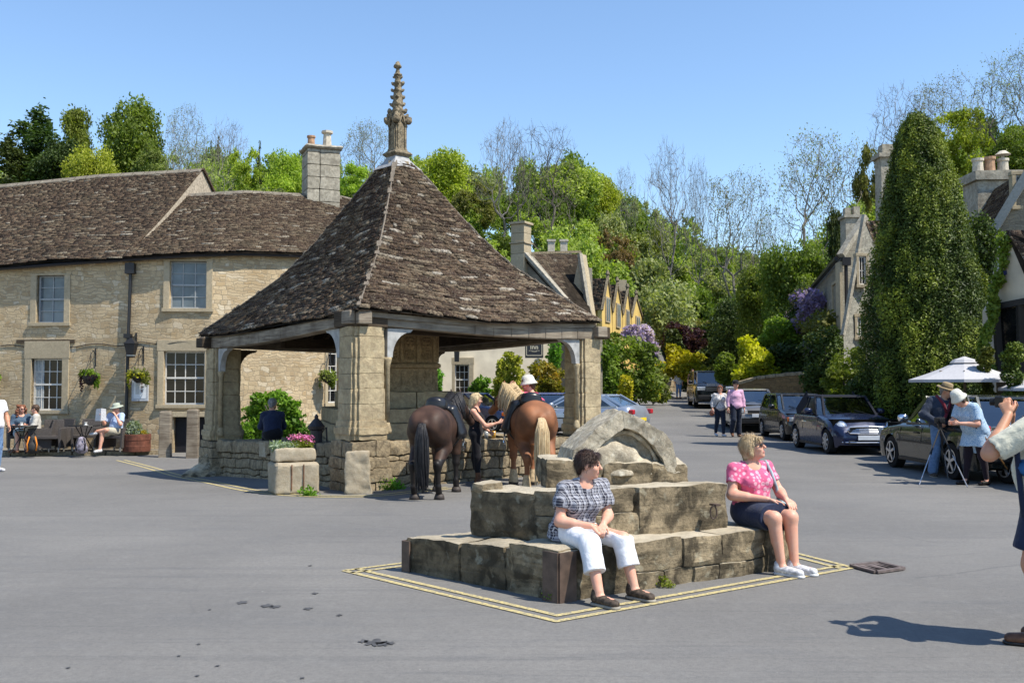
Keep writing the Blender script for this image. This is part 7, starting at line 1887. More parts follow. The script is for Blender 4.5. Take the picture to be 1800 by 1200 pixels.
def build_cars():
 loc,h=park(1456,24.0,1404,26.4,CONV,-1)
 car('convertible_car',loc,h,'small dark blue soft-top car with round headlights and a chrome grille',CONV,BLUE,f_conv,soft=plain('soft_top',(.012,.014,.022),.8,.2))
 def f_h(root,x,hw,zt,gc,fx):
  for s in(-1,1):bx(root,'headlight',(x-.14,s*(hw-.24),.58),(.22,.30,.13),M_hlamp,.02,rz=s*-.25); bx(root,'indicator',(x-.22,s*(hw-.075),.585),(.16,.05,.12),M_amber,.01,rz=s*-.12)
  bx(root,'grille',(x-.02,0,.6),(.05,.7,.08),M_trim); bx(root,'bumper',(x-.03,0,.36),(.1,hw*1.7,.12),M_trim,.03); bx(root,'number_plate',(x+.03,0,.4),(.02,.5,.11),M_plw,.004)
 HATCH=dict(L=3.75,W=1.62,H=1.41,r=.28,xf=1.20,xr=-1.22,gc=.2,belt=.9,gh=(-1.82,-1.45,.22,.80),tw=.78,top=[(-1.87,.80),(-1.8,.92),(0,.92),(.8,.93),(1.3,.85),(1.65,.76),(1.87,.66)],bp=(.5,),seams=(.75,-.42),handles=(-.2,),spokes=9)
 loc,h=park(1378,30.0,1340,32.6,HATCH,-1); car('hatchback_car',loc,h,'black three-door hatchback with orange indicator between the grey saloon and the blue soft-top car',HATCH,paint('black_paint',(.010,.011,.013)),f_h)
 def f_s(root,x,hw,zt,gc,fx):
  for s in(-1,1):bx(root,'headlight',(x-.14,s*(hw-.26),.60),(.22,.36,.13),M_hlamp,.02,rz=s*-.3)
  bx(root,'grille',(x+.0,0,.6),(.05,.8,.10),M_trim); bx(root,'lower_grille',(x+.0,0,.28),(.06,1.2,.14),M_trim,.02); bx(root,'number_plate',(x+.03,0,.47),(.02,.52,.11),M_plw,.004); m=MB(); m.beam((x+.03,-.6,.43),(x+.03,.6,.43),.01,.02); m.build('bumper_line',M_trim,root)
 SAL=dict(L=4.5,W=1.75,H=1.43,r=.31,xf=1.38,xr=-1.32,gc=.2,belt=.93,gh=(-1.85,-1.15,.20,1.05),tw=.74,top=[(-2.25,.86),(-2.1,.98),(-1.5,.98),(0,.95),(1.05,.93),(1.6,.86),(2.0,.76),(2.25,.64)],bp=(.5,),seams=(.95,-.05,-1.0),handles=(.2,-.8))
 BRZ=paint('grey_bronze_paint',(.21,.195,.175),.3,.6); loc,h=park(1288,34.6,1272,37.3,SAL,-1); car('saloon_car',loc,h,'grey-bronze saloon car parked behind the couple walking down the road',SAL,BRZ,f_s)
 def f_r(root,x,hw,zt,gc,fx):
  for s in(-1,1):bx(root,'headlight',(x-.08,s*(hw-.28),.82),(.2,.42,.18),M_hlamp,.03); bx(root,'fog_lamp',(x-.03,s*(hw-.32),.5),(.1,.2,.08),M_hlamp,.02)
  bx(root,'grille',(x+.0,0,.80),(.06,.95,.22),M_trim)
  m=MB();
  for z in(.82,.88,.94,1.02):m.beam((x+.035,-.47,z),(x+.035,.47,z),.01,.012)
  m.build('grille_bars',M_rim,root); bx(root,'bumper',(x-.02,0,.38),(.12,hw*1.8,.22),M_trim,.04); bx(root,'number_plate',(x+.06,.05,.52),(.02,.55,.12),M_plw,.004)
  t=text_obj('RANGE ROVER',(x+.02,0,1.10),.12,90,M_rim,root)
 OFF=dict(L=4.8,W=1.93,H=1.82,r=.38,xf=1.42,xr=-1.35,gc=.26,belt=1.18,gh=(-2.25,-2.0,.45,1.05),tw=.82,top=[(-2.4,1.0),(-2.3,1.16),(0,1.18),(1.05,1.17),(1.6,1.14),(2.2,1.08),(2.4,.98)],round=.3,bp=(.33,.66),seams=(.95,-.1,-1.0),handles=(.2,-.8),slope=.5)
 BLK=MATS['black_paint']; loc,h=park(1222,49.5,1211,52.6,OFF,-1); car('off_road_car',loc,h,'big black four-wheel-drive car coming down the road bend',OFF,BLK,f_r)
 def r_e(root,x,hw,zt,gc):
  for s in(-1,1):bx(root,'tail_light',(x+.02,s*(hw-.15),.66),(.10,.20,.30),M_tail,.02)
  bx(root,'number_plate',(x-.015,0,.62),(.02,.52,.11),M_ply,.004); bx(root,'bumper',(x+.02,0,.34),(.12,hw*1.8,.16),M_trim,.04); m=MB(); m.beam((x+.0,-.45,.76),(x+.0,.45,.76),.03,.04); m.build('boot_handle',M_trim,root)
 def f_e(root,x,hw,zt,gc,fx):
  for s in(-1,1):bx(root,'headlight',(x-.16,s*(hw-.24),.60),(.24,.34,.15),M_hlamp,.02)
 EST=dict(L=4.45,W=1.74,H=1.45,r=.315,xf=1.36,xr=-1.28,gc=.2,belt=.93,gh=(-2.12,-1.62,.28,.98),tw=.74,top=[(-2.22,.84),(-2.1,.97),(0,.95),(.98,.92),(1.6,.85),(2.0,.76),(2.22,.62)],bp=(.33,.66),seams=(.9,-.08,-1.0),handles=(.2,-.8),mirm=M_chrome,strip=1)
 EG=paint('green_black_paint',(.022,.026,.022),.2,.3); loc,h=park(1571,20.0,1668,17.55,EST,1);
 car('estate_car',loc,h,'dark green-black estate car with five-spoke wheels behind the couple at the tripod',EST,EG,f_e,r_e)
 EST2=dict(EST); loc,h=park(1770,16.6,1905,14.6,EST2,1); car('parked_car',loc,h,'dark car mostly hidden behind the man in the cream shirt at the right edge',EST2,paint('dark_grey_paint',(.03,.032,.035)),f_e,r_e)
 def r_b(root,x,hw,zt,gc):
  for s in(-1,1):bx(root,'tail_light',(x+.05,s*(hw-.15),.72),(.12,.22,.24),M_tail,.03)
  bx(root,'bumper',(x+.03,0,.28),(.16,hw*1.85,.34),plain('grey_bumper',(.33,.34,.35),.5),.05); bx(root,'number_plate',(x-.02,0,.55),(.02,.5,.11),M_ply,.004)
 SM=dict(L=3.62,W=1.63,H=1.40,r=.28,xf=1.15,xr=-1.25,gc=.19,belt=.92,gh=(-1.78,-1.2,.15,.8),tw=.74,top=[(-1.81,.78),(-1.7,.92),(0,.92),(.8,.93),(1.3,.84),(1.81,.62)],bp=(.5,),seams=(.7,-.5),handles=(-.3,),round=.5)
 BL2=paint('mid_blue_paint',(.012,.030,.12)); c=PG(945,37.5); car('small_blue_car',(c.x,c.y,c.z),R(112),'small mid-blue hatchback with grey bumper seen behind the chestnut horse',SM,BL2,None,r_b)
 c=PG(836,36.6); car('small_blue_car',(c.x,c.y,c.z),R(-28),'dark blue small car seen between the two horses',SM,BLUE,f_h,r_b)
 def r_s(root,x,hw,zt,gc):
  for s in(-1,1):bx(root,'tail_light',(x+.06,s*(hw-.12),.72),(.16,.20,.16),M_tail,.03)
  bx(root,'number_plate',(x-.015,0,.5),(.02,.5,.11),M_ply,.004)
 SIL=paint('silver_paint',(.50,.54,.60),.3,.7); SAL2=dict(SAL,H=1.36); c=PG(1020,33.5); car('silver_saloon_car',(c.x,c.y,c.z),R(150),'silver-blue saloon half hidden behind the right cross post and the gable stone',SAL2,SIL,f_s,r_s)
 c=PG(1052,47.0); car('small_silver_car',(c.x,c.y,c.z),R(100),'pale grey car just showing above the silver-blue saloon',SM,paint('pale_grey_paint',(.4,.42,.45),.3,.5),None,r_b)
build_cars()
# ================================================================ PEOPLE
def rotm(yaw=0,pitch=0,roll=0):
 return np.array(Matrix.Rotation(R(yaw),3,'Z')@Matrix.Rotation(R(pitch),3,'X')@Matrix.Rotation(R(roll),3,'Y'))
M_lip=plain('lips',(.42,.16,.14),.5,var=.1,bump=0); M_eyew=plain('eye',(.06,.045,.04),.15,.6,var=.1,bump=0); M_brow=plain('eyebrow',(.08,.05,.035),.8,var=.1,bump=0)
HAIRS=dict(dark=hairm('dark_brown_hair',(.075,.042,.030),(.018,.010,.008)),blond=hairm('ash_blond_hair',(.55,.42,.25),(.27,.19,.10)),lblond=hairm('light_blond_hair',(.66,.52,.32),(.36,.26,.13)),red=hairm('auburn_hair',(.26,.10,.05),(.09,.035,.02)),grey=hairm('grey_hair',(.28,.27,.26),(.12,.12,.12)),brown=hairm('brown_hair',(.12,.07,.045),(.04,.025,.015)))
def hand(s,w,d,n,side,k=1.0,curl=.5,sub=True,spread=1.0):
 """w wrist, d pointing direction, n palm normal, side +1 = thumb towards +cross(d, n)"""
 w=np.array(w,float); d=np.array(d,float); d/=np.linalg.norm(d); n=np.array(n,float); n-=d*(n@d); n/=np.linalg.norm(n); t=np.cross(d,n)*side
 for o in(-.024,-.008,.008,.024):s.cap(w+d*.01*k+t*o*k*.5,w+d*.078*k+t*o*k,.013*k,.0115*k,k=.008)
 for i,(o,L)in enumerate(((.029,.068),(.010,.077),(-.009,.072),(-.027,.056))):
  b=w+d*.080*k+t*o*k*spread; c=curl*(1+.12*i); a1=b+(d*math.cos(c*.6)+n*math.sin(c*.6))*L*.48*k; a2=a1+(d*math.cos(c*1.6)+n*math.sin(c*1.6))*L*.32*k; a3=a2+(d*math.cos(c*2.3)+n*math.sin(c*2.3))*L*.24*k
  s.cap(b,a1,.0098*k,.009*k,k=.004); s.cap(a1,a2,.0088*k,.008*k,k=.004); s.cap(a2,a3,.008*k,.0068*k,k=.004)
 b=w+d*.025*k+t*.026*k; a1=b+(d*.72+t*.6+n*.25)*.042*k; a2=a1+(d*.9+t*.15+n*.35)*.032*k; s.cap(b,a1,.0135*k,.0105*k,k=.006); s.cap(a1,a2,.0105*k,.008*k,k=.004)
def V3(*a):return np.array(a,float)
def person(loc,rz,label,J,s=1.0,vox=.012,skin=None,hair=('short','dark'),top=None,legs=None,skirt=None,shoes=None,hat=None,girth=1.0,bust=0.0,head=(0,0,0),hands=None,eyes=True,glasses=False,belly=0.0,gender='f',extras=None):
 skin=skin or S_fair
 root=empty('person',loc,R(rz),label,'person')
 J={k:V3(*v)for k,v in J.items()}; p,c,nk,hd=J['pel'],J['chest'],J['neck'],J['head']; g=girth
 lo=np.min(list(J.values()),axis=0)-.30; hi=np.max(list(J.values()),axis=0)+.30; lo[2]=min(J['anL'][2],J['anR'][2])-.13
 ax=J['shL']-J['shR']; ax/=np.linalg.norm(ax); hx=J['hiL']-J['hiR']; hx/=np.linalg.norm(hx); HR=rotm(*head)
 def H(x,y,z):return hd+HR@(V3(x,y,z)*s)
 up=nk-p; up/=np.linalg.norm(up); fw=-np.cross(up,ax)*-1; fw=np.cross(ax,up);
 if fw[1]>0 and abs(fw[1])>.3:fw=-fw
 def torso(S,i=0.0,sl=None):
  S.cap(p,(p+c)/2,.105*s*g,.098*s*g,wide=(hx,1.38),k=.05,infl=i); S.cap((p+c)/2,c,.098*s*g,.108*s*g,wide=(ax,1.36),k=.05,infl=i)
  S.cap(c,c+(nk-c)*.55,.108*s*g,.080*s*g,wide=(ax,1.30),k=.05,infl=i); S.cap(nk-up*.05*s,J['shL'],.062*s,.042*s,k=.04,infl=i); S.cap(nk-up*.05*s,J['shR'],.062*s,.042*s,k=.04,infl=i)
  S.ell(p,(.165*s*g,.125*s*g,.11*s*g),k=.05,infl=i)
  if bust:
   for sd in(-1,1):S.ell(c+ax*.075*s*sd+fw*.085*s*g-up*.01,(.068*s*bust,)*3,k=.04,infl=i)
  if belly:S.ell(p+up*.12*s+fw*.05*s,(.15*s*belly,.12*s*belly,.13*s*belly),k=.06,infl=i)
 def arm(S,side,t0,t1,i=0.0,k=.03):
  sh,el,wr=J['sh'+side],J['el'+side],J['wr'+side]
  if t0<1:e=sh+(el-sh)*min(1,t1); S.cap(sh,e,.050*s*g,(.050-.011*min(1,t1))*s*g,k=k,infl=i)
  if t1>1:e=el+(wr-el)*(t1-1); S.cap(el,e,.040*s*g,(.040-.014*(t1-1))*s,k=k,infl=i);
  if t1>1.3 and i==0:S.cap(el+(wr-el)*.15,el+(wr-el)*.4,.041*s*g,.036*s,k=.03)
 def leg(S,side,t1,i=0.0,k=.03,flare=0):
  hp,kn,an=J['hi'+side],J['kn'+side],J['an'+side]; e=hp+(kn-hp)*min(1,t1); S.cap(hp,e,.088*s*g,(.088-.028*min(1,t1))*s*g,k=k,infl=i)
  if t1>1:e=kn+(an-kn)*(t1-1); S.cap(kn,e,.058*s,(.058-.020*(t1-1))*s,k=k,infl=i+flare*.0); q=kn+(an-kn)*.3; back=V3(0,.022,0); S.cap(kn+(an-kn)*.12+back*.6,kn+(an-kn)*min(.5,t1-1+.01)+back,.050*s,.042*s,k=.03,infl=i)
 B=SDF(lo,hi,vox,.02); torso(B)
 for sd in 'LR':arm(B,sd,0,2); leg(B,sd,2)
 for sd in 'LR':
  an,to=J['an'+sd],J['to'+sd]; d=to-an; B.cap(an+V3(0,.0,-.03),an+V3(0,.0,-.055),.036*s,.034*s); B.cap(an+d*.1+V3(0,0,-.04),to,.034*s,.026*s,wide=((d[1],-d[0],0),1.25))
 B.cap(nk-up*.02,hd-HR@V3(0,-.01,.06)*s,.056*s*(.5+.5*g),.054*s,k=.03)
 B.ell(H(0,.012,.030),V3(.074,.092,.086)*s,rot=HR,k=.02); B.ell(H(0,-.020,-.034),V3(.058,.070,.078)*s,rot=HR,k=.025); B.ell(H(0,-.064,-.088),V3(.022,.02,.018)*s,k=.02)
 B.cap(H(0,-.088,.014),H(0,-.107,-.020),.008*s,.0125*s,k=.010); B.cap(H(-.034,-.078,.030),H(.034,-.078,.030),.011*s,.011*s,k=.012)
 for q in(-1,1):
  B.ell(H(q*.040,-.060,-.024),V3(.022,.022,.022)*s,k=.02); B.ell(H(q*.030,-.096,.010),V3(.013,.010,.009)*s,k=.008,op='cut'); B.ell(H(q*.076,.006,-.004),V3(.008,.018,.029)*s,rot=HR,k=.008)
 B.cap(H(-.017,-.084,-.053),H(.017,-.084,-.053),.007*s,.007*s,k=.006); B.cap(H(-.015,-.083,-.064),H(.015,-.083,-.064),.007*s,.007*s,k=.006)
 HD=hands or{}
 for sd,sg in(('L',1),('R',-1)):
  el,wr=J['el'+sd],J['wr'+sd]; o=HD.get(sd,{}); hand(B,wr,o.get('d',wr-el),o.get('n',V3(-sg,0,0)),o.get('side',-sg if 'n' not in o else o.get('side',1)),k=1.0*s*1.02,curl=o.get('curl',.45))
 def region(cc):
  q=(cc-hd)@HR/s; m=np.zeros(len(cc),dtype=int)
  m[(np.abs(q[:,0])<.021)&(q[:,2]<-.048)&(q[:,2]>-.069)&(q[:,1]<-.082)]=1
  m[(np.abs(q[:,0])<.046)&(np.abs(q[:,0])>.014)&(q[:,2]>.027)&(q[:,2]<.035)&(q[:,1]<-.06)]=2
  return m
 B.build('body',[skin,M_lip,M_brow],root,region=region)
 if eyes:
  for q in(-1,1):
   m=MB(); m.lathe((0,0,0),[(.0001,-.012),(.008,-.009),(.012,0),(.008,.009),(.0001,.012)],10); o=m.build('eye',M_eyew,root,smooth=True); o.location=H(q*.030,-.080,.010); o.scale=(s,)*3
 if legs:
  S=SDF(lo,hi,vox,.03); i=legs.get('i',.012); t1=legs['t']
  S.cap(p,(p*.55+c*.45),.105*s*g,.098*s*g,wide=(hx,1.38),k=.05,infl=i); S.ell(p,(.165*s*g,.125*s*g,.11*s*g),k=.05,infl=i)
  if belly:S.ell(p+up*.10*s+fw*.05*s,(.15*s*belly,.12*s*belly,.12*s*belly),k=.06,infl=i)
  for sd in 'LR':
   leg(S,sd,t1,i=i,k=.035)
   hp,kn,an=J['hi'+sd],J['kn'+sd],J['an'+sd]
   if legs.get('wide'):
    a=kn if t1>1 else hp; b=kn+(an-kn)*(t1-1)if t1>1 else hp+(kn-hp)*t1; S.cap(a,b,(.062 if t1>1 else .095)*s*g,legs['wide']*s,k=.03,infl=i)
   if t1>1:e,d=kn+(an-kn)*(t1-1),an-kn
   else:e,d=hp+(kn-hp)*t1,kn-hp
   S.plane(e,d,lo=np.minimum(e,e+d)-.13,hi=np.maximum(e,e+d)+.13)if t1<1.93 else None
  wz=p+(c-p)*legs.get('waist',.35); S.plane(wz,c-p); S.wobble(legs.get('w',.005),26,3,(1,1,2)); S.build('trousers' if t1>1.3 else 'shorts',legs['m'],root)
 if skirt:
  S=SDF(lo-.1,hi,vox,.03); i=.015; S.cap(p,(p*.6+c*.4),.105*s*g,.1*s*g,wide=(hx,1.38),k=.05,infl=i); S.ell(p,(.165*s*g,.125*s*g,.11*s*g),k=.05,infl=i)
  t=skirt['t']
  kl,kr=J['hiL']+(J['knL']-J['hiL'])*t,J['hiR']+(J['knR']-J['hiR'])*t
  for f in np.linspace(0,1,7):a=J['hiR']*(1-f)+J['hiL']*f; b=kr*(1-f)+kl*f; ext=(b-a)*.0; S.cap(a,b+ext,.09*s*g,skirt.get('r',.085)*s,k=.05,infl=i)
  mid=(kl+kr)/2; d=mid-(J['hiL']+J['hiR'])/2; S.plane(mid,d,lo=mid-.35,hi=mid+.35); S.wobble(.006,22,5,(2,2,.5)); S.build('skirt',skirt['m'],root)
 if top:
  S=SDF(lo,hi,vox,.03); i=top.get('i',.014); torso(S,i); t1=top.get('sl',.6)
  for sd in 'LR':
   sh,el,wr=J['sh'+sd],J['el'+sd],J['wr'+sd]
   if t1>0:
    arm(S,sd,0,t1,i=i+.004,k=.04)
    if top.get('puff'):e=sh+(el-sh)*t1; S.ell(sh+(el-sh)*t1*.6,(top['puff'],)*3,k=.04)
    if t1>1:e,d=el+(wr-el)*(t1-1),wr-el
    else:e,d=sh+(el-sh)*t1,el-sh
    d=d/np.linalg.norm(d); S.plane(e,d,lo=np.minimum(e,e+d*.3)-.09,hi=np.maximum(e,e+d*.3)+.09)if False else None
    S.cap(e+d*.012+d*(.055),e+d*.35,.085,.085,op='cut',k=.006)if t1<1.0 else S.cap(e+d*.06,e+d*.2,.062,.062,op='cut',k=.006)
   else:S.cap(sh,el,.06,.06,op='cut',k=.01)
  hem=p-up*top.get('hem',.03)
  if top.get('flare'):
   S.cap(c-up*.05,hem,.115*s*g,top['flare']*s,wide=(hx,1.3),k=.05)
  S.plane(hem,-up)
  nr=top.get('neck',.085); S.ell(nk+fw*top.get('vf',.05)+up*.03,(nr,nr*.9,top.get('vd',.075)),op='cut',k=.008); S.cap(nk+up*.01,nk+up*.15,.075,.09,op='cut',k=.006)
  S.wobble(top.get('w',.006),22,8,(1,1,1.3)); S.wobble(.003,55,9); S.build(top.get('name','shirt'),top['m'],root)
 if shoes:
  for sd in 'LR':
   an,to=J['an'+sd],J['to'+sd]; d=to-an; dd=d/np.linalg.norm(d); q0=np.minimum(an,to)-.12; q1=np.maximum(an,to)+.12; S=SDF(q0,q1,min(vox,.009),.015); y=(d[1],-d[0],0)
   S.cap(an+V3(0,0,-.02)-dd*.02,an+V3(0,0,-.05)-dd*.025,.044*s,.042*s,k=.02); S.cap(an+V3(0,0,-.055)-dd*.02,to+V3(0,0,-.005)+dd*.015,.042*s,.034*s,wide=(y,1.2),k=.02)
   if shoes.get('boot'):S.cap(an,an+(J['kn'+sd]-an)*shoes['boot'],.046*s,.058*s)
   else:S.plane(an+V3(0,0,.022),(0,0,1))
   S.plane(V3(0,0,min(an[2],to[2])-.05-.045 if False else min(an[2]-.098,to[2]-.045)),(0,0,-1)); o=S.build('boot' if shoes.get('boot')else 'shoe',shoes['m'],root)
   if shoes.get('sole'):
    S=SDF(q0,q1,min(vox,.009),.01); zb=min(an[2]-.098,to[2]-.045); S.cap(V3(an[0],an[1],zb+.012)-dd*.028*V3(1,1,0),V3(to[0],to[1],zb+.012)+dd*.018*V3(1,1,0),.046*s,.041*s,wide=(y,1.1)); S.plane(V3(0,0,zb+.022),(0,0,1)); S.plane(V3(0,0,zb),(0,0,-1)); S.build('sole',shoes['sole'],o)
 if hair:
  st,col=hair; l2=hd-.35; h2=hd+.25; S=SDF(l2,h2,min(vox,.01),.02); S.ell(H(0,.022,.044),V3(.084,.098,.086)*s,rot=HR)
  if st in('bob','long'):
   for q in(-1,1):S.cap(H(q*.066,.012,.02),H(q*.070,.015,-.062),.032*s,.026*s,k=.03)
   S.cap(H(0,.06,.02),H(0,.065,-.07),.065*s,.052*s,k=.04); S.cap(H(-.04,-.070,.075),H(.045,-.075,.068),.020*s,.018*s,k=.02)
  if st=='long':S.cap(H(0,.07,-.05),H(.0,.09,-.24),.065*s,.035*s,k=.04)
  if st=='curly':
   g_=np.random.default_rng(4)
   for _ in range(46):a=g_.uniform(0,6.28); z=g_.uniform(-.17,.1); rr=.085+.03*g_.random()+(.03 if z<0 else-.02); x,y=math.cos(a)*rr,math.sin(a)*rr;
   for _ in range(70):
    a=g_.uniform(-.6,3.74); z=g_.uniform(-.20,.10); rr=.092+.02*g_.random()+(.02 if z<.02 else-.015); S.ell(H(math.cos(a)*rr,math.sin(a)*rr*.9+.015,z),V3(.03,.03,.026)*s,k=.012)
  if st in('short','crop'):S.cap(H(0,.07,.02),H(0,.065,-.045),.055*s,.042*s,k=.03)
  if st=='short' and gender=='f':S.cap(H(-.045,-.055,.085),H(.05,-.06,.088),.026*s,.024*s,k=.02)
  if st!='curly':S.ell(H(0,-.098,-.045),V3(.064,.062,.108 if st!='bob' else .10)*s,rot=HR,op='cut',k=.01)
  else:S.ell(H(0,-.10,-.04),V3(.06,.06,.1)*s,rot=HR,op='cut',k=.01)
  if st in('short','crop'):
   for q in(-1,1):S.ell(H(q*.085,-.018,-.03),V3(.03,.035,.05)*s,op='cut',k=.01)
  S.wobble(.006 if st!='crop' else .002,60,3,(2,2,.6)); V_,Q_=S.mesh(); n0=len(V_); st_n=2600 if vox<.008 else 500; g_=np.random.default_rng(8); k_=g_.integers(0,n0,st_n)
  b_=V_[k_]; o_=b_-(hd+HR@V3(0,.02,.03)*s); o_/=np.linalg.norm(o_,axis=1)[:,None]; dn=HR@V3(0,.25,-1); tg=dn-o_*(o_@dn)[:,None]+g_.normal(size=(st_n,3))*.28; tg/=np.linalg.norm(tg,axis=1)[:,None]; L_=g_.uniform(.02,.045,(st_n,1))*(1 if st!='crop' else .4); sd_=np.cross(o_,tg)*.0016
  m_=b_+tg*L_*.5+o_*.006; e_=b_+tg*L_+o_*.004; VV=np.concatenate([V_,b_-sd_,b_+sd_,m_+sd_,m_-sd_,e_+sd_*.3,e_-sd_*.3]); i_=n0+np.arange(st_n); j=st_n
  QQ=np.concatenate([Q_,np.stack([i_,i_+j,i_+2*j,i_+3*j],1),np.stack([i_+3*j,i_+2*j,i_+4*j,i_+5*j],1)]); mesh_obj('hair',VV,QQ,HAIRS[col],root,smooth=True)
 if hat:
  m=MB(); k=s; kind=hat['k']
  if kind=='brim':m.lathe((0,0,0),[(.165*k,-.012),(.15*k,.004),(.092*k,.010),(.090*k,.03),(.083*k,.085),(.06*k,.10),(.01,.098)],22,sy=1.12)
  if kind=='bucket':m.lathe((0,0,0),[(.135*k,-.055),(.12*k,-.03),(.098*k,.012),(.092*k,.05),(.075*k,.095),(.04*k,.112),(.005,.114)],22,sy=1.12)
  if kind=='cap':m.lathe((0,0,0),[(.090*k,-.015),(.092*k,.01),(.086*k,.05),(.06*k,.085),(.01,.096)],20,sy=1.12); m.prism([(-.07*k,-.07*k,-.008),(.07*k,-.07*k,-.008),(.06*k,-.15*k,-.018),(0,-.175*k,-.02),(-.06*k,-.15*k,-.018)],(0,0,.01))
  o=m.build('hat',hat['m'],root,smooth=True); o.location=H(0,.012,.062); o.rotation_euler=(R(head[1]+hat.get('tilt',0)),R(head[2]),R(head[0]))
  if hat.get('band'):q=MB(); q.lathe((0,0,0),[(.093*k,.012),(.091*k,.03)],20,sy=1.12); q.build('hat_band',hat['band'],o)
 if glasses:
  m=MB(); gm=plain('sunglasses',(.02,.012,.012),.15,.7,var=.05,bump=0)
  for q in(-1,1):
   c0=V3(q*.032,-.101,.010); pts=[c0+V3(math.cos(a)*.025,abs(math.cos(a))*.004,math.sin(a)*.018)for a in np.linspace(0,6.283,13)[:-1]]; m.face([tuple(v)for v in(pts if q else pts)]); m.face([tuple(v+V3(0,.006,0))for v in pts[::-1]]); m.beam((q*.055,-.098,.014),(q*.079,.0,.008),.004,.008)
  m.beam((-.01,-.103,.014),(.01,-.103,.014),.004,.005); o=m.build('sunglasses',gm,root); o.matrix_local=Matrix.Translation(Vector(hd))@Matrix(HR.tolist()).to_4x4()@Matrix.Scale(s,4)
 if extras:extras(root,J,H)
 return root
def stand(h=1.7,**k):
 s=h/1.7; J=dict(pel=(0,0,.95),chest=(0,.0,1.24),neck=(0,.01,1.42),head=(0,-.015,1.575),shL=(.165,.01,1.36),shR=(-.165,.01,1.36),elL=(.235,.02,1.10),elR=(-.235,.02,1.10),wrL=(.245,-.04,.86),wrR=(-.245,-.04,.86),hiL=(.085,0,.91),hiR=(-.085,0,.91),knL=(.10,-.01,.50),knR=(-.10,-.01,.50),anL=(.10,.02,.098),anR=(-.10,.02,.098),toL=(.12,-.13,.045),toR=(-.12,-.13,.045))
 J.update(k); return{a:tuple(x*s for x in b)for a,b in J.items()},s
def sit(seat=.45,s=1.0,**k):
 J=dict(pel=(0,0,seat+.10*s),chest=(0,-.01,seat+.38*s),neck=(0,.0,seat+.56*s),head=(0,-.03,seat+.71*s),shL=(.175*s,0,seat+.51*s),shR=(-.175*s,0,seat+.51*s),elL=(.23*s,-.05,seat+.26*s),elR=(-.23*s,-.05,seat+.26*s),wrL=(.12,-.27,seat+.17*s),wrR=(-.12,-.27,seat+.17*s),hiL=(.085*s,-.03,seat+.08*s),hiR=(-.085*s,-.03,seat+.08*s),knL=(.11,-.44*s,seat+.06),knR=(-.11,-.44*s,seat+.06),anL=(.11,-.46*s,.098),anR=(-.11,-.46*s,.098),toL=(.12,-.46*s-.15,.045),toR=(-.12,-.46*s-.15,.045))
 J.update(k); return J
C_plaid=clothm('plaid_cotton',(.04,.04,.058),(.27,.28,.33),140,'plaid'); C_white=clothm('white_cotton',(.78,.79,.82),(.70,.71,.75)); C_pinksp=clothm('pink_spotted_jersey',(.60,.11,.22),(.70,.36,.44),21,'spots'); C_navy=clothm('navy_cloth',(.018,.026,.06)); C_denim=clothm('blue_denim',(.15,.25,.42),(.10,.17,.30),25); C_ddenim=clothm('dark_denim',(.02,.028,.05),(.012,.016,.03),25)
C_cream=clothm('cream_cotton',(.62,.60,.48)); C_bprint=clothm('blue_print_cotton',(.20,.34,.52),(.50,.60,.68),75,'print'); C_wprint=clothm('white_print_cotton',(.62,.60,.58),(.36,.35,.36),26,'print'); C_pink=clothm('pale_pink_cotton',(.66,.40,.56),(.58,.33,.48)); C_black=clothm('black_cloth',(.012,.012,.016)); C_tights=clothm('dark_tights',(.022,.014,.020)); C_hotpink=clothm('hot_pink_cloth',(.62,.08,.16))
C_straw=clothm('tan_hat_felt',(.30,.22,.12)); C_whitehat=clothm('off_white_hat_cotton',(.68,.66,.58)); M_trainer=plain('white_trainer',(.62,.62,.64),.6,var=.3,vs=35); M_shoeb=plain('brown_walking_shoe',(.075,.055,.04),.7,var=.5,vs=40); M_shoek=plain('black_leather',(.012,.011,.011),.35); M_boot=plain('brown_leather_boot',(.12,.055,.03),.5,var=.3,vs=15); M_sole=plain('pale_rubber',(.28,.26,.22),.8)
def strap(root,pts,r,mat,name='strap'):m=MB(); m.tube(pts,r,6); return m.build(name,mat,root,smooth=True)
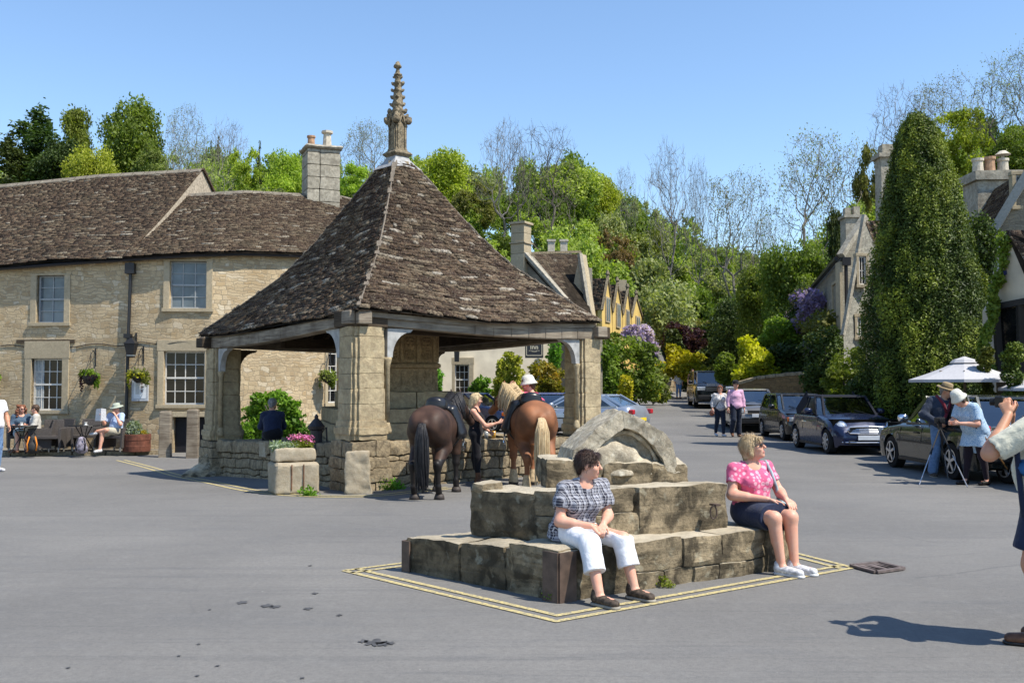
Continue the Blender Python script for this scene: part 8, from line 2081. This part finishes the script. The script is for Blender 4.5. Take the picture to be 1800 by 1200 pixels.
def people():
 J=sit(.385,.93,pel=(0,0,.485),chest=(.03,-.035,.70),neck=(.055,-.075,.86),head=(.075,-.11,.985),shL=(.215,-.07,.80),shR=(-.115,-.05,.80),elL=(.245,-.13,.585),elR=(-.19,-.10,.56),wrL=(.095,-.285,.545),wrR=(-.015,-.275,.535),knL=(.19,-.40,.435),knR=(-.12,-.415,.43),anL=(.215,-.51,.105),anR=(-.15,-.58,.105),toL=(.25,-.655,.048),toR=(-.12,-.725,.048))
 person((.485,7.95,0),29,'seated woman with short dark hair, plaid top and white cropped trousers',J,.95,.0065,hair=('short','dark'),top=dict(m=C_plaid,sl=.62,puff=.072,hem=.10,i=.018,flare=.155,vd=.085,vf=.07,name='blouse',w=.010),legs=dict(m=C_white,t=1.60,i=.014,wide=.072,w=.004),shoes=dict(m=M_shoeb,sole=M_sole),girth=1.0,bust=.95,head=(48,4,0),hands=dict(L=dict(d=(-.62,-.62,-.35),n=(-.3,.1,-1),curl=.75,side=1),R=dict(d=(.72,-.5,-.3),n=(.2,.1,-1),curl=.7,side=-1)))
 J=sit(.39,1.0,pel=(0,0,.50),chest=(0,.0,.76),neck=(-.0,.0,.925),head=(.01,-.03,1.055),shL=(.17,.0,.865),shR=(-.175,.0,.865),elL=(.255,-.09,.65),elR=(-.245,-.05,.645),wrL=(.150,-.30,.615),wrR=(-.03,-.27,.62),knL=(.10,-.42,.475),knR=(-.085,-.43,.475),anL=(.10,-.46,.10),anR=(-.05,-.47,.10),toL=(.16,-.61,.047),toR=(.0,-.63,.047))
 def ex(root,J,H):
  m=plain('pale_blue_bag',(.34,.43,.46),.8,var=.25,vs=10); strap(root,[(.12,.06,.93),(.145,-.03,.93),(.14,-.115,.84),(.19,-.125,.70),(.23,-.10,.56)],.014,m,'bag_strap')
  S=SDF((.1,-.35,.28),(.45,.25,.62),.012,.03); S.ell((.265,-.06,.46),(.06,.15,.12)); S.wobble(.01,30,3); S.build('shoulder_bag',m,root)
  strap(root,[(.135+.03*math.cos(a),-.27+.005*math.sin(a),.552+.03*math.sin(a))for a in np.linspace(0,6.28,12)],.003,M_chrome,'bracelet')
 person((2.15,9.02,0),24,'seated woman with fair bobbed hair, sunglasses and pink spotted top',J,.98,.0065,hair=('bob','blond'),top=dict(m=C_pinksp,sl=.52,hem=.0,i=.012,vd=.10,vf=.075,neck=.09,w=.004,name='t_shirt'),skirt=dict(m=C_navy,t=.84,r=.082),shoes=dict(m=M_trainer,sole=plain('white_sole',(.6,.6,.6),.7)),girth=1.06,bust=1.05,belly=.85,head=(38,-14,0),glasses=True,eyes=False,extras=ex,hands=dict(L=dict(d=(-.15,-.85,-.35),n=(0,-.3,-1),curl=.28,side=1),R=dict(d=(.85,-.45,-.2),n=(.1,-.2,-1),curl=.22,side=-1)))
 J,s=stand(1.74,elL=(.27,-.29,1.16),elR=(-.27,-.27,1.16),wrL=(.085,-.20,1.39),wrR=(-.085,-.20,1.39),head=(0,.06,1.575),neck=(0,.03,1.42),knL=(.11,-.08,.49),knR=(-.11,.0,.49),anL=(.10,-.04,.098),toL=(.12,-.20,.045))
 def ex(root,J,H):
  m=MB(); m.box((0,-.26,1.47),(.12,.05,.07)); m.tube([(0,-.28,1.505),(0,-.32,1.505)],.025,14); m.build('camera',M_shoek,root,bevel=.008)
  b=plain('blue_roll',(.02,.12,.35),.7); m=MB(); m.tube([(.16,-.13,1.10),(.27,.02,1.10)],.052,12); m.build('rolled_jacket',b,root,smooth=True); strap(root,[(.17,-.10,1.42),(.19,-.155,1.25),(.20,-.14,1.05),(.20,-.12,.80)],.018,C_navy); strap(root,[(-.17,-.10,1.42),(-.19,-.155,1.25),(-.20,-.10,1.05)],.018,C_navy)
  S=SDF((-.25,.08,.95),(.25,.40,1.55),.02,.05); S.cap((0,.2,1.1),(0,.2,1.38),.11,.10,wide=((1,0,0),1.4)); S.build('rucksack',C_navy,root)
  strap(root,[(.105+.033*math.cos(a),-.205-.01*math.cos(a),1.38+.033*math.sin(a))for a in np.linspace(0,6.28,14)],.006,M_chrome,'wristwatch')
 person((3.36,6.28,0),-122,'man in cream shirt and navy shorts raising a camera, cut by right edge',J,s,.008,skin=S_tan,hair=('crop','grey'),top=dict(m=C_cream,sl=.85,hem=.04,i=.03,neck=.07,vd=.06),legs=dict(m=C_navy,t=.82,i=.02,wide=.11),shoes=dict(m=M_boot,sole=M_shoek),girth=1.10,belly=1.0,gender='m',extras=ex,hands=dict(L=dict(d=(-.35,-.25,.8),n=(-1,0,-.2),curl=.8,side=-1),R=dict(d=(.35,-.25,.8),n=(1,0,-.2),curl=.8,side=1)))
 J,s=stand(1.68,head=(.06,-.10,1.54),neck=(.03,-.05,1.40),chest=(.0,-.02,1.24),elR=(-.34,.02,1.12),wrR=(-.18,-.16,.98),elL=(.22,-.16,1.12),wrL=(.08,-.34,1.06),anL=(.17,-.02,.098),toL=(.20,-.17,.045),anR=(-.15,.04,.098),toR=(-.20,-.10,.045))
 def ex(root,J,H):strap(root,[(.14,.0,1.45),(.08,-.16,1.28),(-.02,-.17,1.08),(-.10,-.14,.92)],.028,clothm('maroon_scarf',(.16,.02,.035)),'scarf'); strap(root,[(-.10,-.03,1.45),(-.05,-.16,1.3),(.0,-.17,1.15)],.03,clothm('maroon_scarf2',(.17,.02,.035)),'scarf')
 g=G(1655,838); person((g.x,g.y,g.z),14,'man in a tan brimmed hat, dark blue jacket and jeans standing at a tripod',J,s,.011,skin=S_tan,hair=('crop','grey'),top=dict(m=clothm('slate_jacket',(.035,.045,.07)),sl=1.92,hem=.10,i=.03,neck=.06,vd=.05,name='jacket'),legs=dict(m=C_denim,t=1.95,i=.018,wide=.07),shoes=dict(m=M_shoeb,sole=M_sole),hat=dict(k='brim',m=C_straw,band=M_shoeb),girth=1.05,gender='m',head=(30,18,0),extras=ex)
 J,s=stand(1.62,chest=(0,-.10,1.24),neck=(0,-.21,1.38),head=(0,-.34,1.47),shL=(.17,-.17,1.33),shR=(-.17,-.17,1.33),elL=(.22,-.16,1.05),elR=(-.22,-.26,1.08),wrL=(.10,-.42,1.06),wrR=(-.06,-.48,1.07),anL=(.10,.13,.098),toL=(.12,-.02,.045),anR=(-.10,-.14,.098),toR=(-.10,-.29,.045),knL=(.10,.04,.50),knR=(-.10,-.08,.50))
 g=G(1710,852); person((g.x+.06,g.y,g.z),-72,'stout woman in white sun hat and blue print dress bending over the tripod',J,s,.011,hair=('bob','brown'),top=dict(m=C_bprint,sl=.75,hem=.34,i=.02,flare=.20,name='dress',vd=.05),legs=dict(m=C_tights,t=1.95,i=.004,w=.001),skirt=dict(m=C_bprint,t=.62,r=.135),shoes=dict(m=M_shoek),hat=dict(k='bucket',m=C_whitehat),girth=1.22,bust=1.1,belly=1.05,head=(0,38,0))
 t=empty('camera_tripod',(0,0,0),label='light metal tripod with a small black camera between the hatted man and woman',cat='tripod'); a=P(1652,752,17.0)
 for(px,py,n)in((1616,852,1),(1701,856,2),(1667,842,3)):
  f=G(px,py); m=MB(); mid=a.lerp(f,.45); m.tube([a,mid],.014,8,mat=1); m.tube([mid,f],.009,8); m.tube([mid+(a-f).normalized()*.03,mid-(a-f).normalized()*.03],.02,8,mat=1); m.build('tripod_leg',[M_rim,M_trim],t)
 m=MB(); m.box(a+Vector((0,0,-.02)),(.06,.06,.12)); m.box(a+Vector((0,0,.08)),(.15,.10,.10)); m.tube([a+Vector((0,-.05,.13)),a+Vector((-.02,-.14,.13))],.035,12); m.build('camera_body',M_trim,t,bevel=.006); m=MB(); m.tube([a,a+Vector((.14,.05,-.08))],.008,6); m.build('pan_handle',M_trim,t)
 w=empty('walking_stick',(0,0,0),label='brown wooden walking stick hooked over the arm of the woman in the blue dress',cat='walking stick'); m=MB(); q0,q1=P(1713,742,16.25),P(1771,824,16.1); q2=q0+Vector((-.05,0,.05)); m.tube([q0+Vector((.04,.0,.05)),q0+Vector((0,0,.08)),q2,q0,q1],.012,8); m.build('shaft',plain('stick_wood',(.30,.15,.05),.5),w,smooth=True)
 J,s=stand(1.66,knR=(-.08,.06,.50),anR=(-.08,.20,.13),toR=(-.09,.07,.05),knL=(.09,-.08,.50),anL=(.09,-.06,.098),toL=(.10,-.21,.045),elR=(-.25,.04,1.10),wrR=(-.27,-.06,.88))
 def ex(root,J,H):m=plain('tan_leather',(.22,.08,.05),.6); strap(root,[(.06,.02,1.45),(-.02,-.14,1.25),(-.16,-.10,1.0),(-.24,.0,.86)],.010,M_shoek); S=SDF((-.45,-.2,.6),(-.1,.2,.95),.014,.03); S.ell((-.27,.0,.76),(.08,.12,.10)); S.build('handbag',m,root)
 g=G(1266,767); person((g.x,g.y,g.z),8,'woman in sunglasses and a white patterned blouse walking with a tan handbag',J,s,.013,hair=('long','red'),top=dict(m=C_wprint,sl=1.6,hem=.10,i=.018,name='blouse'),legs=dict(m=C_ddenim,t=1.93,i=.012),shoes=dict(m=M_trainer),bust=1.0,glasses=True,eyes=False,head=(-14,-6,0),extras=ex)
 J,s=stand(1.80,knL=(.10,.05,.50),anL=(.10,.04,.098),knR=(-.10,-.10,.52),anR=(-.11,.05,.16),toR=(-.12,-.06,.06))
 g=G(1294,768); person((g.x,g.y,g.z),4,'man in a dark cap and pale pink shirt walking down the road',J,s,.013,hair=('crop','dark'),top=dict(m=C_pink,sl=1.75,hem=.10,i=.018,neck=.07,vd=.05),legs=dict(m=C_ddenim,t=1.93,i=.016,wide=.06),shoes=dict(m=M_boot),hat=dict(k='cap',m=C_black),gender='m',head=(5,0,0))
 J,s=stand(1.66); g=G(1193,700); person((g.x,g.y,g.z),10,'distant dark-haired woman in jeans walking up the road beside the wall',J,s,.022,hair=('long','dark'),top=dict(m=C_wprint,sl=1.2,hem=.12,i=.03),legs=dict(m=C_denim,t=1.93,i=.012),shoes=dict(m=M_boot),eyes=False)
 J,s=stand(1.80); g=PG(1217,57); person((g.x,g.y,g.z),0,'distant person whose head shows above the black four-wheel-drive car',J,s,.024,skin=S_tan,hair=('crop','dark'),top=dict(m=clothm('brown_shirt',(.16,.09,.07)),sl=.8,hem=.1),legs=dict(m=C_ddenim,t=1.93),shoes=dict(m=M_shoek),gender='m',eyes=False)
 J,s=stand(1.50,elL=(.22,-.02,1.10),elR=(-.16,-.24,1.08),wrR=(-.10,-.46,1.15),wrL=(.14,-.22,.98),knR=(-.09,-.06,.50),anR=(-.06,-.06,.098),toR=(-.05,-.22,.045),knL=(.09,.04,.50),anL=(.12,-.28+.25,.098),toL=(.14,-.16,.045))
 person((-.60,16.55,0),78,'blonde woman in a black vest, black jodhpurs and brown boots between the two horses',J,s,.011,hair=('long','lblond'),top=dict(m=C_black,sl=0,hem=.02,i=.008,vd=.10,vf=.07,name='vest'),legs=dict(m=C_black,t=1.9,i=.005,w=.001),shoes=dict(m=M_boot,boot=.75),bust=.9,head=(20,12,0))
 J,s=stand(1.80,chest=(0,-.06,1.24),neck=(0,-.14,1.40),head=(0,-.20,1.54),shL=(.17,-.1,1.36),shR=(-.17,-.1,1.36),elL=(.26,-.30,1.38),elR=(-.24,-.30,1.36),wrL=(.12,-.42,1.52),wrR=(-.10,-.42,1.50))
 g=PG(950,17.0); person((g.x,g.y,0),-95,'woman in a cream hat and bright pink top leaning over the chestnut horse',J,s,.012,hair=('short','brown'),top=dict(m=C_hotpink,sl=1.85,hem=.05,i=.015),legs=dict(m=C_ddenim,t=1.6,i=.01),shoes=dict(m=M_boot,boot=.7),hat=dict(k='bucket',m=C_whitehat),bust=.9,head=(0,10,0))
 d=(pn-pl); k=(478-900)/F; t=(k*pl.y-pl.x)/(d.x-k*d.y); q=pl+d*t; zt=.53+(.72-.53)*t
 J=sit(.52,1.0,chest=(0,-.08,.86),neck=(0,-.16,1.02),head=(0,-.24,1.15),shL=(.155,-.14,.96),shR=(-.155,-.14,.96),elL=(.20,-.26,.74),elR=(-.20,-.26,.74),anL=(.11,-.42,.1),anR=(-.11,-.42,.1))
 person((q.x,q.y+.12,zt-.50),196,'man in navy jacket sitting on the market cross wall with his back turned',J,1.0,.012,skin=S_tan,hair=('crop','grey'),top=dict(m=C_navy,sl=1.9,hem=.0,i=.016,neck=.06,vd=.05,name='jacket'),legs=dict(m=C_black,t=1.9,i=.015),shoes=dict(m=M_shoek),gender='m',head=(-20,20,0),eyes=False)
 zp=PAVZ
 J,s=stand(1.86,elL=(.24,-.04,1.10),wrL=(.20,-.18,.90)); g=G(-12,829); person((g.x,g.y,g.z),60,'man in a white T-shirt and jeans walking out of the left picture edge',J,s,.013,skin=S_tan,hair=('crop','dark'),top=dict(m=C_white,sl=.6,hem=.08,i=.025),legs=dict(m=C_denim,t=1.93,i=.018),shoes=dict(m=M_trainer),gender='m')
 J=sit(.44,1.0,wrL=(.10,-.34,.72),wrR=(-.10,-.34,.70)); p=P(36,790,27.1); person((p.x,27.1,zp),30,'woman with long curly auburn hair and sunglasses seated outside the pub at the far left',J,1.0,.012,hair=('curly','red'),top=dict(m=clothm('denim_jacket',(.07,.11,.16)),sl=1.2,hem=.02,i=.02,name='jacket',vd=.12),skirt=dict(m=C_bprint,t=.95),shoes=dict(m=M_boot),bust=1.0,glasses=True,eyes=False,head=(20,0,0))
 J=sit(.44,1.0); p=P(62,790,27.0); person((p.x,27.0,zp),-62,'man in a white jacket seated in profile outside the pub, facing the curly-haired woman',J,1.0,.012,hair=('crop','brown'),top=dict(m=clothm('stone_jacket',(.55,.52,.46)),sl=1.9,hem=.02,i=.025,name='jacket'),legs=dict(m=clothm('khaki_cotton',(.36,.33,.24)),t=1.93,i=.015),shoes=dict(m=M_boot),gender='m',head=(-20,8,0))
 J=sit(.44,1.05,knL=(.02,-.44,.60),anL=(-.26,-.50,.56),toL=(-.36,-.56,.50),knR=(-.10,-.44,.50),anR=(-.12,-.50,.098),toR=(-.14,-.66,.045),elR=(-.26,-.14,.74),wrR=(-.22,-.34,.95),elL=(.26,-.16,.74),wrL=(.10,-.16,.98),chest=(0,.04,.82),neck=(0,.05,1.0),head=(0,.02,1.15))
 def ex(root,J,H):m=MB(); m.prism([(-.36,-.40,.84),(-.14,-.46,.84),(-.16,-.42,1.18),(-.36,-.36,1.16)],(.002,-.004,0)); m.prism([(-.14,-.46,.84),(-.04,-.36,.86),(-.07,-.34,1.16),(-.16,-.42,1.18)],(.002,-.004,0)); m.build('newspaper',plain('newsprint',(.55,.55,.56),.8,var=.3,vs=60,bump=0),root)
 p=P(203,790,27.2); person((p.x,27.2,zp),-14,'man in pale sun hat and light blue shirt reading a newspaper outside the pub',J,1.02,.011,hair=('crop','grey'),top=dict(m=clothm('light_blue_cotton',(.42,.54,.76)),sl=.7,hem=.0,i=.022),legs=dict(m=clothm('beige_shorts',(.50,.46,.36)),t=.92,i=.02),shoes=dict(m=M_trainer),hat=dict(k='brim',m=clothm('pale_green_hat',(.42,.46,.38))),gender='m',belly=.9,head=(-20,14,0),extras=ex)
people()
# ================================================================ HORSES
def horse(loc,rz,label,s,coat,legmat,tailm,manem,vox=.014,headdir=(0,0),feather=None,tail_w=.09,hind=(0,0),head_low=0.0,socks=.0,fore_dx=0):
 """local: facing +Y (away from the viewer when rz = 0), x to the right"""
 root=empty('horse',loc,R(rz),label,'horse'); root.scale=(s,)*3
 S=SDF((-.75,-1.15,-.02),(.75,1.75,1.95),vox/s,.06); c=lambda*a,**k:S.cap(*a,**k); X=(1,0,0)
 S.ell((0,-.52,1.13),(.275,.36,.27),k=.12); c((0,-.45,1.12),(0,.10,1.06),.29,.31,wide=((0,0,1),1.03),k=.12); c((0,.10,1.06),(0,.52,1.10),.30,.25,wide=((0,0,1),1.1),k=.12)
 for q in(-1,1):S.ell((q*.135,-.58,1.12),(.165,.30,.25),k=.08); S.ell((q*.15,.55,1.02),(.12,.2,.24),k=.08)
 S.ell((0,.28,1.30),(.10,.26,.09),k=.1); c((0,-.80,.98),(0,-.86,1.16),.04,.06,k=.05)
 c((0,-.93,1.05),(0,-.90,.75),.022,.028,op='cut',k=.08)
 hx=headdir[0]; hz=head_low
 pol=V3(hx,1.05,1.58+hz); c((0,.55,1.16),pol+V3(0,-.05,-.05),.22,.115,wide=((0,.6,1),1.2),k=.1)
 hd=V3(headdir[1],.5,-.55); hd=hd/np.linalg.norm(hd)
 c(pol,pol+hd*.22,.11,.105,k=.06); c(pol+hd*.20,pol+hd*.50,.10,.062,k=.05); S.ell(pol+hd*.53,(.06,.065,.06),k=.04)
 for q in(-1,1):c(pol+V3(q*.065,-.02,.07),pol+V3(q*.08,.0,.20),.032,.010,k=.02)
 for q in(-1,1):
  f0,f1=(hind[0],hind[1])if q<0 else(hind[1],hind[0])
  o=f0
  c((q*.15,-.55,1.0),(q*.19,-.38+o,.78),.19,.13,k=.08); c((q*.19,-.42+o,.80),(q*.185,-.74+o,.52),.125,.068,k=.05); c((q*.185,-.78+o,.55),(q*.185,-.73+o,.48),.048,.055,k=.03); c((q*.185,-.74+o,.50),(q*.185,-.70+o,.20),.05,.040,k=.03)
  c((q*.185,-.70+o,.20),(q*.185,-.67+o,.13),.052,.048,k=.02); c((q*.185,-.67+o,.13),(q*.185,-.63+o,.07),.045,.055,k=.02)
  o=fore_dx*q
  c((q*.16,.50,.92),(q*.165,.50+o,.66),.125,.078,k=.06); c((q*.165,.50+o,.66),(q*.165,.50+o,.50),.072,.058,k=.03); S.ell((q*.165,.515+o,.49),(.055,.055,.06),k=.03); c((q*.165,.50+o,.48),(q*.165,.50+o,.20),.042,.038,k=.03); c((q*.165,.50+o,.20),(q*.165,.53+o,.08),.048,.05,k=.02)
  if feather:
   for(yy)in(-.67+f0,.50+o):c((q*(.185 if yy<0 else .165),yy,.26),(q*(.185 if yy<0 else .165),yy-.015,.07),.045,.085,k=.04)
 S.wobble(.006,9,3);
 def region(cc):
  m=np.zeros(len(cc),dtype=int); m[(cc[:,2]<.62)&(np.abs(cc[:,0])>.05)]=1; m[cc[:,2]<socks]=2; m[cc[:,2]<.06]=3; return m
 S.build('body',[coat,legmat,feather or legmat,plain('hoof',(.05,.04,.035),.6)],root,region=region)
 for q in(-1,1):
  m=MB();
  for yy in(-.63+(hind[0]if q<0 else hind[1]),.53+fore_dx*q):m=MB(); m.lathe((q*(.185 if yy<0 else .165),yy,-.005),[(.085,0),(.078,.05),(.062,.09)],14); m.build('hoof',MATS['hoof'],root,smooth=True)
 g=np.random.default_rng(3); m=MB();
 for k in range(150):
  a=g.uniform(0,6.28); r=g.uniform(0,1)**.6; x0=.035*math.cos(a)*r; y0=-.88-.02*math.sin(a)*r; w=tail_w
  pts=[(x0,y0+.04,1.20),(x0*1.5,y0-.07,1.13),(w*math.cos(a)*r,y0-.085-.04*math.sin(a)*r,.95),(w*1.15*math.cos(a)*r,y0-.07-.05*math.sin(a)*r,.6),(w*.9*math.cos(a)*r+.01*g.normal(),y0-.04,g.uniform(.12,.35))]
  m.tube(pts,[.012,.016,.016,.013,.004],4,caps=False)
 m.tube([(0,-.86,1.18),(0,-.95,1.1),(0,-.955,.8),(0,-.94,.45)],[.045,.05,.07,.03],8)
 m.build('tail',tailm,root,smooth=True)
 m=MB()
 for k in range(260):
  t=g.uniform(0,1.08); b=V3(0,.42,1.40)*(1-t)+(pol+V3(0,-.09,.11))*t; side=-1 if g.random()<.7 else 1; d=V3(side*g.uniform(.10,.17),g.uniform(-.03,.05),0)
  L=g.uniform(.22,.42); pts=[b,b+d*.6+V3(0,0,.035),b+d+V3(0,0,-.12),b+d*1.25+V3(g.normal()*.015,0,-L)]
  m.tube([tuple(p)for p in pts],[.012,.016,.014,.004],4,caps=False)
 m.build('mane',manem,root,smooth=True)
 sk=plain('black_saddle_leather',(.012,.012,.014),.35,.5,bump=.1); S=SDF((-.5,-.35,.55),(.5,.6,1.75),.014,.03)
 S.cap((0,-.18,1.42),(0,.30,1.42),.13,.12,wide=((1,0,0),1.35)); S.cap((0,-.24,1.50),(0,-.16,1.49),.06,.08,wide=((1,0,0),2.0)); S.cap((0,.30,1.48),(0,.34,1.50),.07,.05,wide=((1,0,0),1.3)); S.cap((0,-.05,1.56),(0,.16,1.55),.07,.07,wide=((1,0,0),1.3),op='cut')
 for q in(-1,1):S.cap((q*.22,.06,1.35),(q*.345,.12,.98),.09,.10,wide=((0,1,0),1.7),k=.05)
 S.ell((0,0,1.06),(.325,.9,.33),op='cut',k=.01); sd=S.build('saddle',sk,root)
 m=MB(); pad=MB()
 for q in(-1,1):
  m=MB(); m.tube([(q*.33,.10,1.30),(q*.40,.10,1.05),(q*.40,.08,.86)],.012,6); m.build('stirrup_leather',sk,sd)
  m=MB(); m.tube([(q*.40,.08+.065*math.cos(a),.79+.075*math.sin(a))for a in np.linspace(-2.2,5.3-.1,12)],.009,6); m.beam((q*.40,.02,.725),(q*.40,.14,.725),.04,.012); m.build('stirrup',M_chrome,sd)
 m=MB(); m.tube([(math.sin(a)*.335,.20,1.06-math.cos(a)*.335)for a in np.linspace(-1.9,1.9,16)],.022,6); m.build('girth',sk,sd,smooth=True)
 m=MB(); q=pol+hd*.28; m.tube([tuple(q+V3(math.cos(a)*.105,.01*math.sin(a),math.sin(a)*.10))for a in np.linspace(0,6.28,16)],.011,5); q=pol+hd*.02; m.tube([tuple(q+V3(math.cos(a)*.12,0,math.sin(a)*.13))for a in np.linspace(0,6.28,16)],.011,5); m.build('bridle',sk,root)
 return root
def horses():
 dk=plain('dark_bay_coat',(.055,.028,.018),.6,.3,var=.45,vs=3,bump=.1); dl=plain('black_leg_coat',(.014,.011,.010),.5,.3,var=.3,vs=6); ch=plain('chestnut_coat',(.23,.092,.040),.6,.3,var=.3,vs=3,bump=.1)
 bl=hairm('black_horsehair',(.030,.028,.030),(.006,.006,.007)); fl=hairm('flaxen_horsehair',(.62,.48,.28),(.34,.22,.11)); fe=plain('cream_feather',(.46,.34,.20),.8,var=.25,vs=25)
 g=PG(752,14.75); horse((g.x+.15,g.y+.12,0),-11,'dark bay horse with black legs and tail, left of the two saddled horses',.93,dk,dl,bl,bl,headdir=(.02,.28),head_low=-.10,hind=(-.06,.02),tail_w=.10)
 g=PG(947,15.8); horse((g.x-.15,g.y+.1,0),11,'chestnut horse with flaxen mane and tail, right of the two saddled horses',.97,ch,ch,fl,fl,headdir=(-.14,-.4),head_low=-.02,feather=fe,socks=.27,hind=(.02,-.05),tail_w=.105)
horses()
# ================================================================ PUB TERRACE
def terrace():
 zp=PAVZ+.002; rat=plain('grey_brown_rattan',(.085,.075,.070),.8,.2,var=.45,vs=70,bump=.6); leg_=plain('dull_metal_leg',(.30,.29,.27),.4,.5,.5)
 def chair(loc,rz,lab):
  r=empty('rattan_chair',loc,R(rz),lab,'chair','woven chairs outside the pub');
  def part(nm,f,m_=rat):m=MB(); f(m); return m.build(nm,m_,r,bevel=.01)
  part('seat',lambda m:m.box((0,0,.36),(.54,.54,.08)))
  part('backrest',lambda m:m.hexa([(-.27,.25,.40),(.27,.25,.40),(.27,.30,.40),(-.27,.30,.40),(-.25,.36,.86),(.25,.36,.86),(.25,.40,.86),(-.25,.40,.86)]))
  for q in(-1,1):part('armrest',lambda m:m.hexa([(q*.30-.03,-.27,.10),(q*.30+.03,-.27,.10),(q*.30+.03,.32,.10),(q*.30-.03,.32,.10),(q*.30-.04,-.25,.64),(q*.30+.04,-.25,.64),(q*.30+.04,.34,.64),(q*.30-.04,.34,.64)]))
  for x in(-1,1):
   for y in(-1,1):part('leg',lambda m:m.box((x*.28,y*.26,0),(.04,.04,.12)),leg_)
  return r
 def at(px,Y):p=P(px,790,Y); return(p.x,Y,zp)
 chair(at(88,26.95),10,'woven chair directly right of the white-jacketed man, sideways armrest to the road'); chair(at(66,27.0),-62,'woven chair holding the white-jacketed man'); chair(at(36,27.15),30,'woven chair holding the curly-haired woman')
 chair(at(152,27.5),4,'empty woven chair behind the small table with the rucksack'); chair(at(206,27.25),-14,'woven chair holding the newspaper reader'); chair(at(100,27.75),-28,'woven chair tucked against the pub wall under the window')
 def table(loc,lab):
  r=empty('cafe_table',loc,0,lab,'table','small tables outside the pub'); m=MB(); m.lathe((0,0,.70),[(.36,0),(.37,.015),(.36,.03)],20,sx=1.1); m.build('table_top',M_trim,r)
  for a in(.8,2.4,3.9,5.5):m=MB(); m.tube([(math.cos(a)*.22,math.sin(a)*.22,.7),(math.cos(a)*.05,math.sin(a)*.05,.4),(math.cos(a)*.28,math.sin(a)*.28,.0)],.014,6); m.build('leg',M_trim,r)
 table(at(147,26.75),'small black round table left of the newspaper reader'); table(at(38,26.6),'small black round table in front of the curly-haired woman')
 def cup(px,Y,lab):p=at(px,Y); m=MB(); m.lathe((p[0],Y,zp+.732),[(.06,0),(.07,.008),(.03,.012),(.035,.06),(.045,.075),(.04,.075),(.03,.02)],12); o=m.build('cup',plain('white_china',(.75,.75,.73),.3,.5,var=.03,bump=0),smooth=True); tag(o,lab,'cup')
 cup(150,26.7,'white coffee cup on the table left of the newspaper reader'); cup(37,26.6,'white coffee cup on the table in front of the curly-haired woman')
 def bag(px,Y,w,h,mat,lab,stripes=None):
  r=empty('rucksack',at(px,Y),R(15),lab,'rucksack'); S=SDF((-.35,-.3,-.02),(.35,.3,.75),.016,.04); S.cap((0,0,.13),(0,.02,h-.12),w,w*.7,wide=((1,0,0),1.15)); S.ell((0,-w*.8,.16),(w*.8,w*.5,.12)); S.plane((0,0,0),(0,0,-1)); S.wobble(.012,24,4); S.build('bag_body',mat,r); strap(r,[(-.05,.05,h),(0,.04,h+.06),(.05,.05,h)],.012,C_black,'loop');
  for q in(-1,1):strap(r,[(q*.07,-w*.9,h-.05),(q*.12,-w*1.2,h*.5),(q*.10,-w*1.1,.08)],.018,stripes or C_black)
 bag(143,26.4,.14,.46,plain('grey_mauve_nylon',(.24,.22,.27),.8,var=.5,vs=12),'grey and mauve rucksack leaning at the table leg'); bag(58,26.35,.13,.50,plain('black_nylon',(.03,.03,.03),.7),'black rucksack with orange and yellow stripes by the white-jacketed man',plain('orange_nylon',(.70,.22,.02),.7))
 r=empty('tub_planter',at(240,27.3),0,'round rust-coloured metal tub with grass and yellow flowers at the foot of the downpipe','planter'); m=MB(); m.lathe((0,0,0),[(.36,0),(.37,.15),(.365,.16),(.365,.30),(.375,.31),(.37,.46),(.35,.47),(.34,.40)],28); m.build('tub',plain('rusty_tub',(.14,.05,.03),.75,var=.35,vs=6),r,smooth=False)
 crown('foliage',[((0,0,.48),(.34,.3,.12)),((-.05,0,.60),(.2,.2,.2))],1100,.05,L_silver,r,shell=.1,gaps=.1,aspect=3.5); crown('flowers',[((.2,-.1,.52),(.14,.12,.08)),((-.3,-.1,.50),(.06,.1,.05))],220,.04,L_gold,r,shell=.1,gaps=.1)
 for(px,py,lab,mt)in((855,755,'clear glass tumbler on the low wall by the blonde woman',glassm('clear_glass',(.4,.42,.42),.1)),(868,754,'glass of amber beer on the low wall beside the tumbler',plain('beer',(.45,.25,.04),.2,.5))):
  k=(px-900)/F; d=(pr-pn); t=(k*pn.y-pn.x)/(d.x-k*d.y); q=pn+d*t; z=.74+(.66-.74)*t; m=MB(); m.lathe((q.x,q.y,z),[(.032,0),(.038,.13),(.036,.13),(.03,.01)],14); o=m.build('drinking_glass',mt,smooth=True); tag(o,lab,'glass')
terrace()
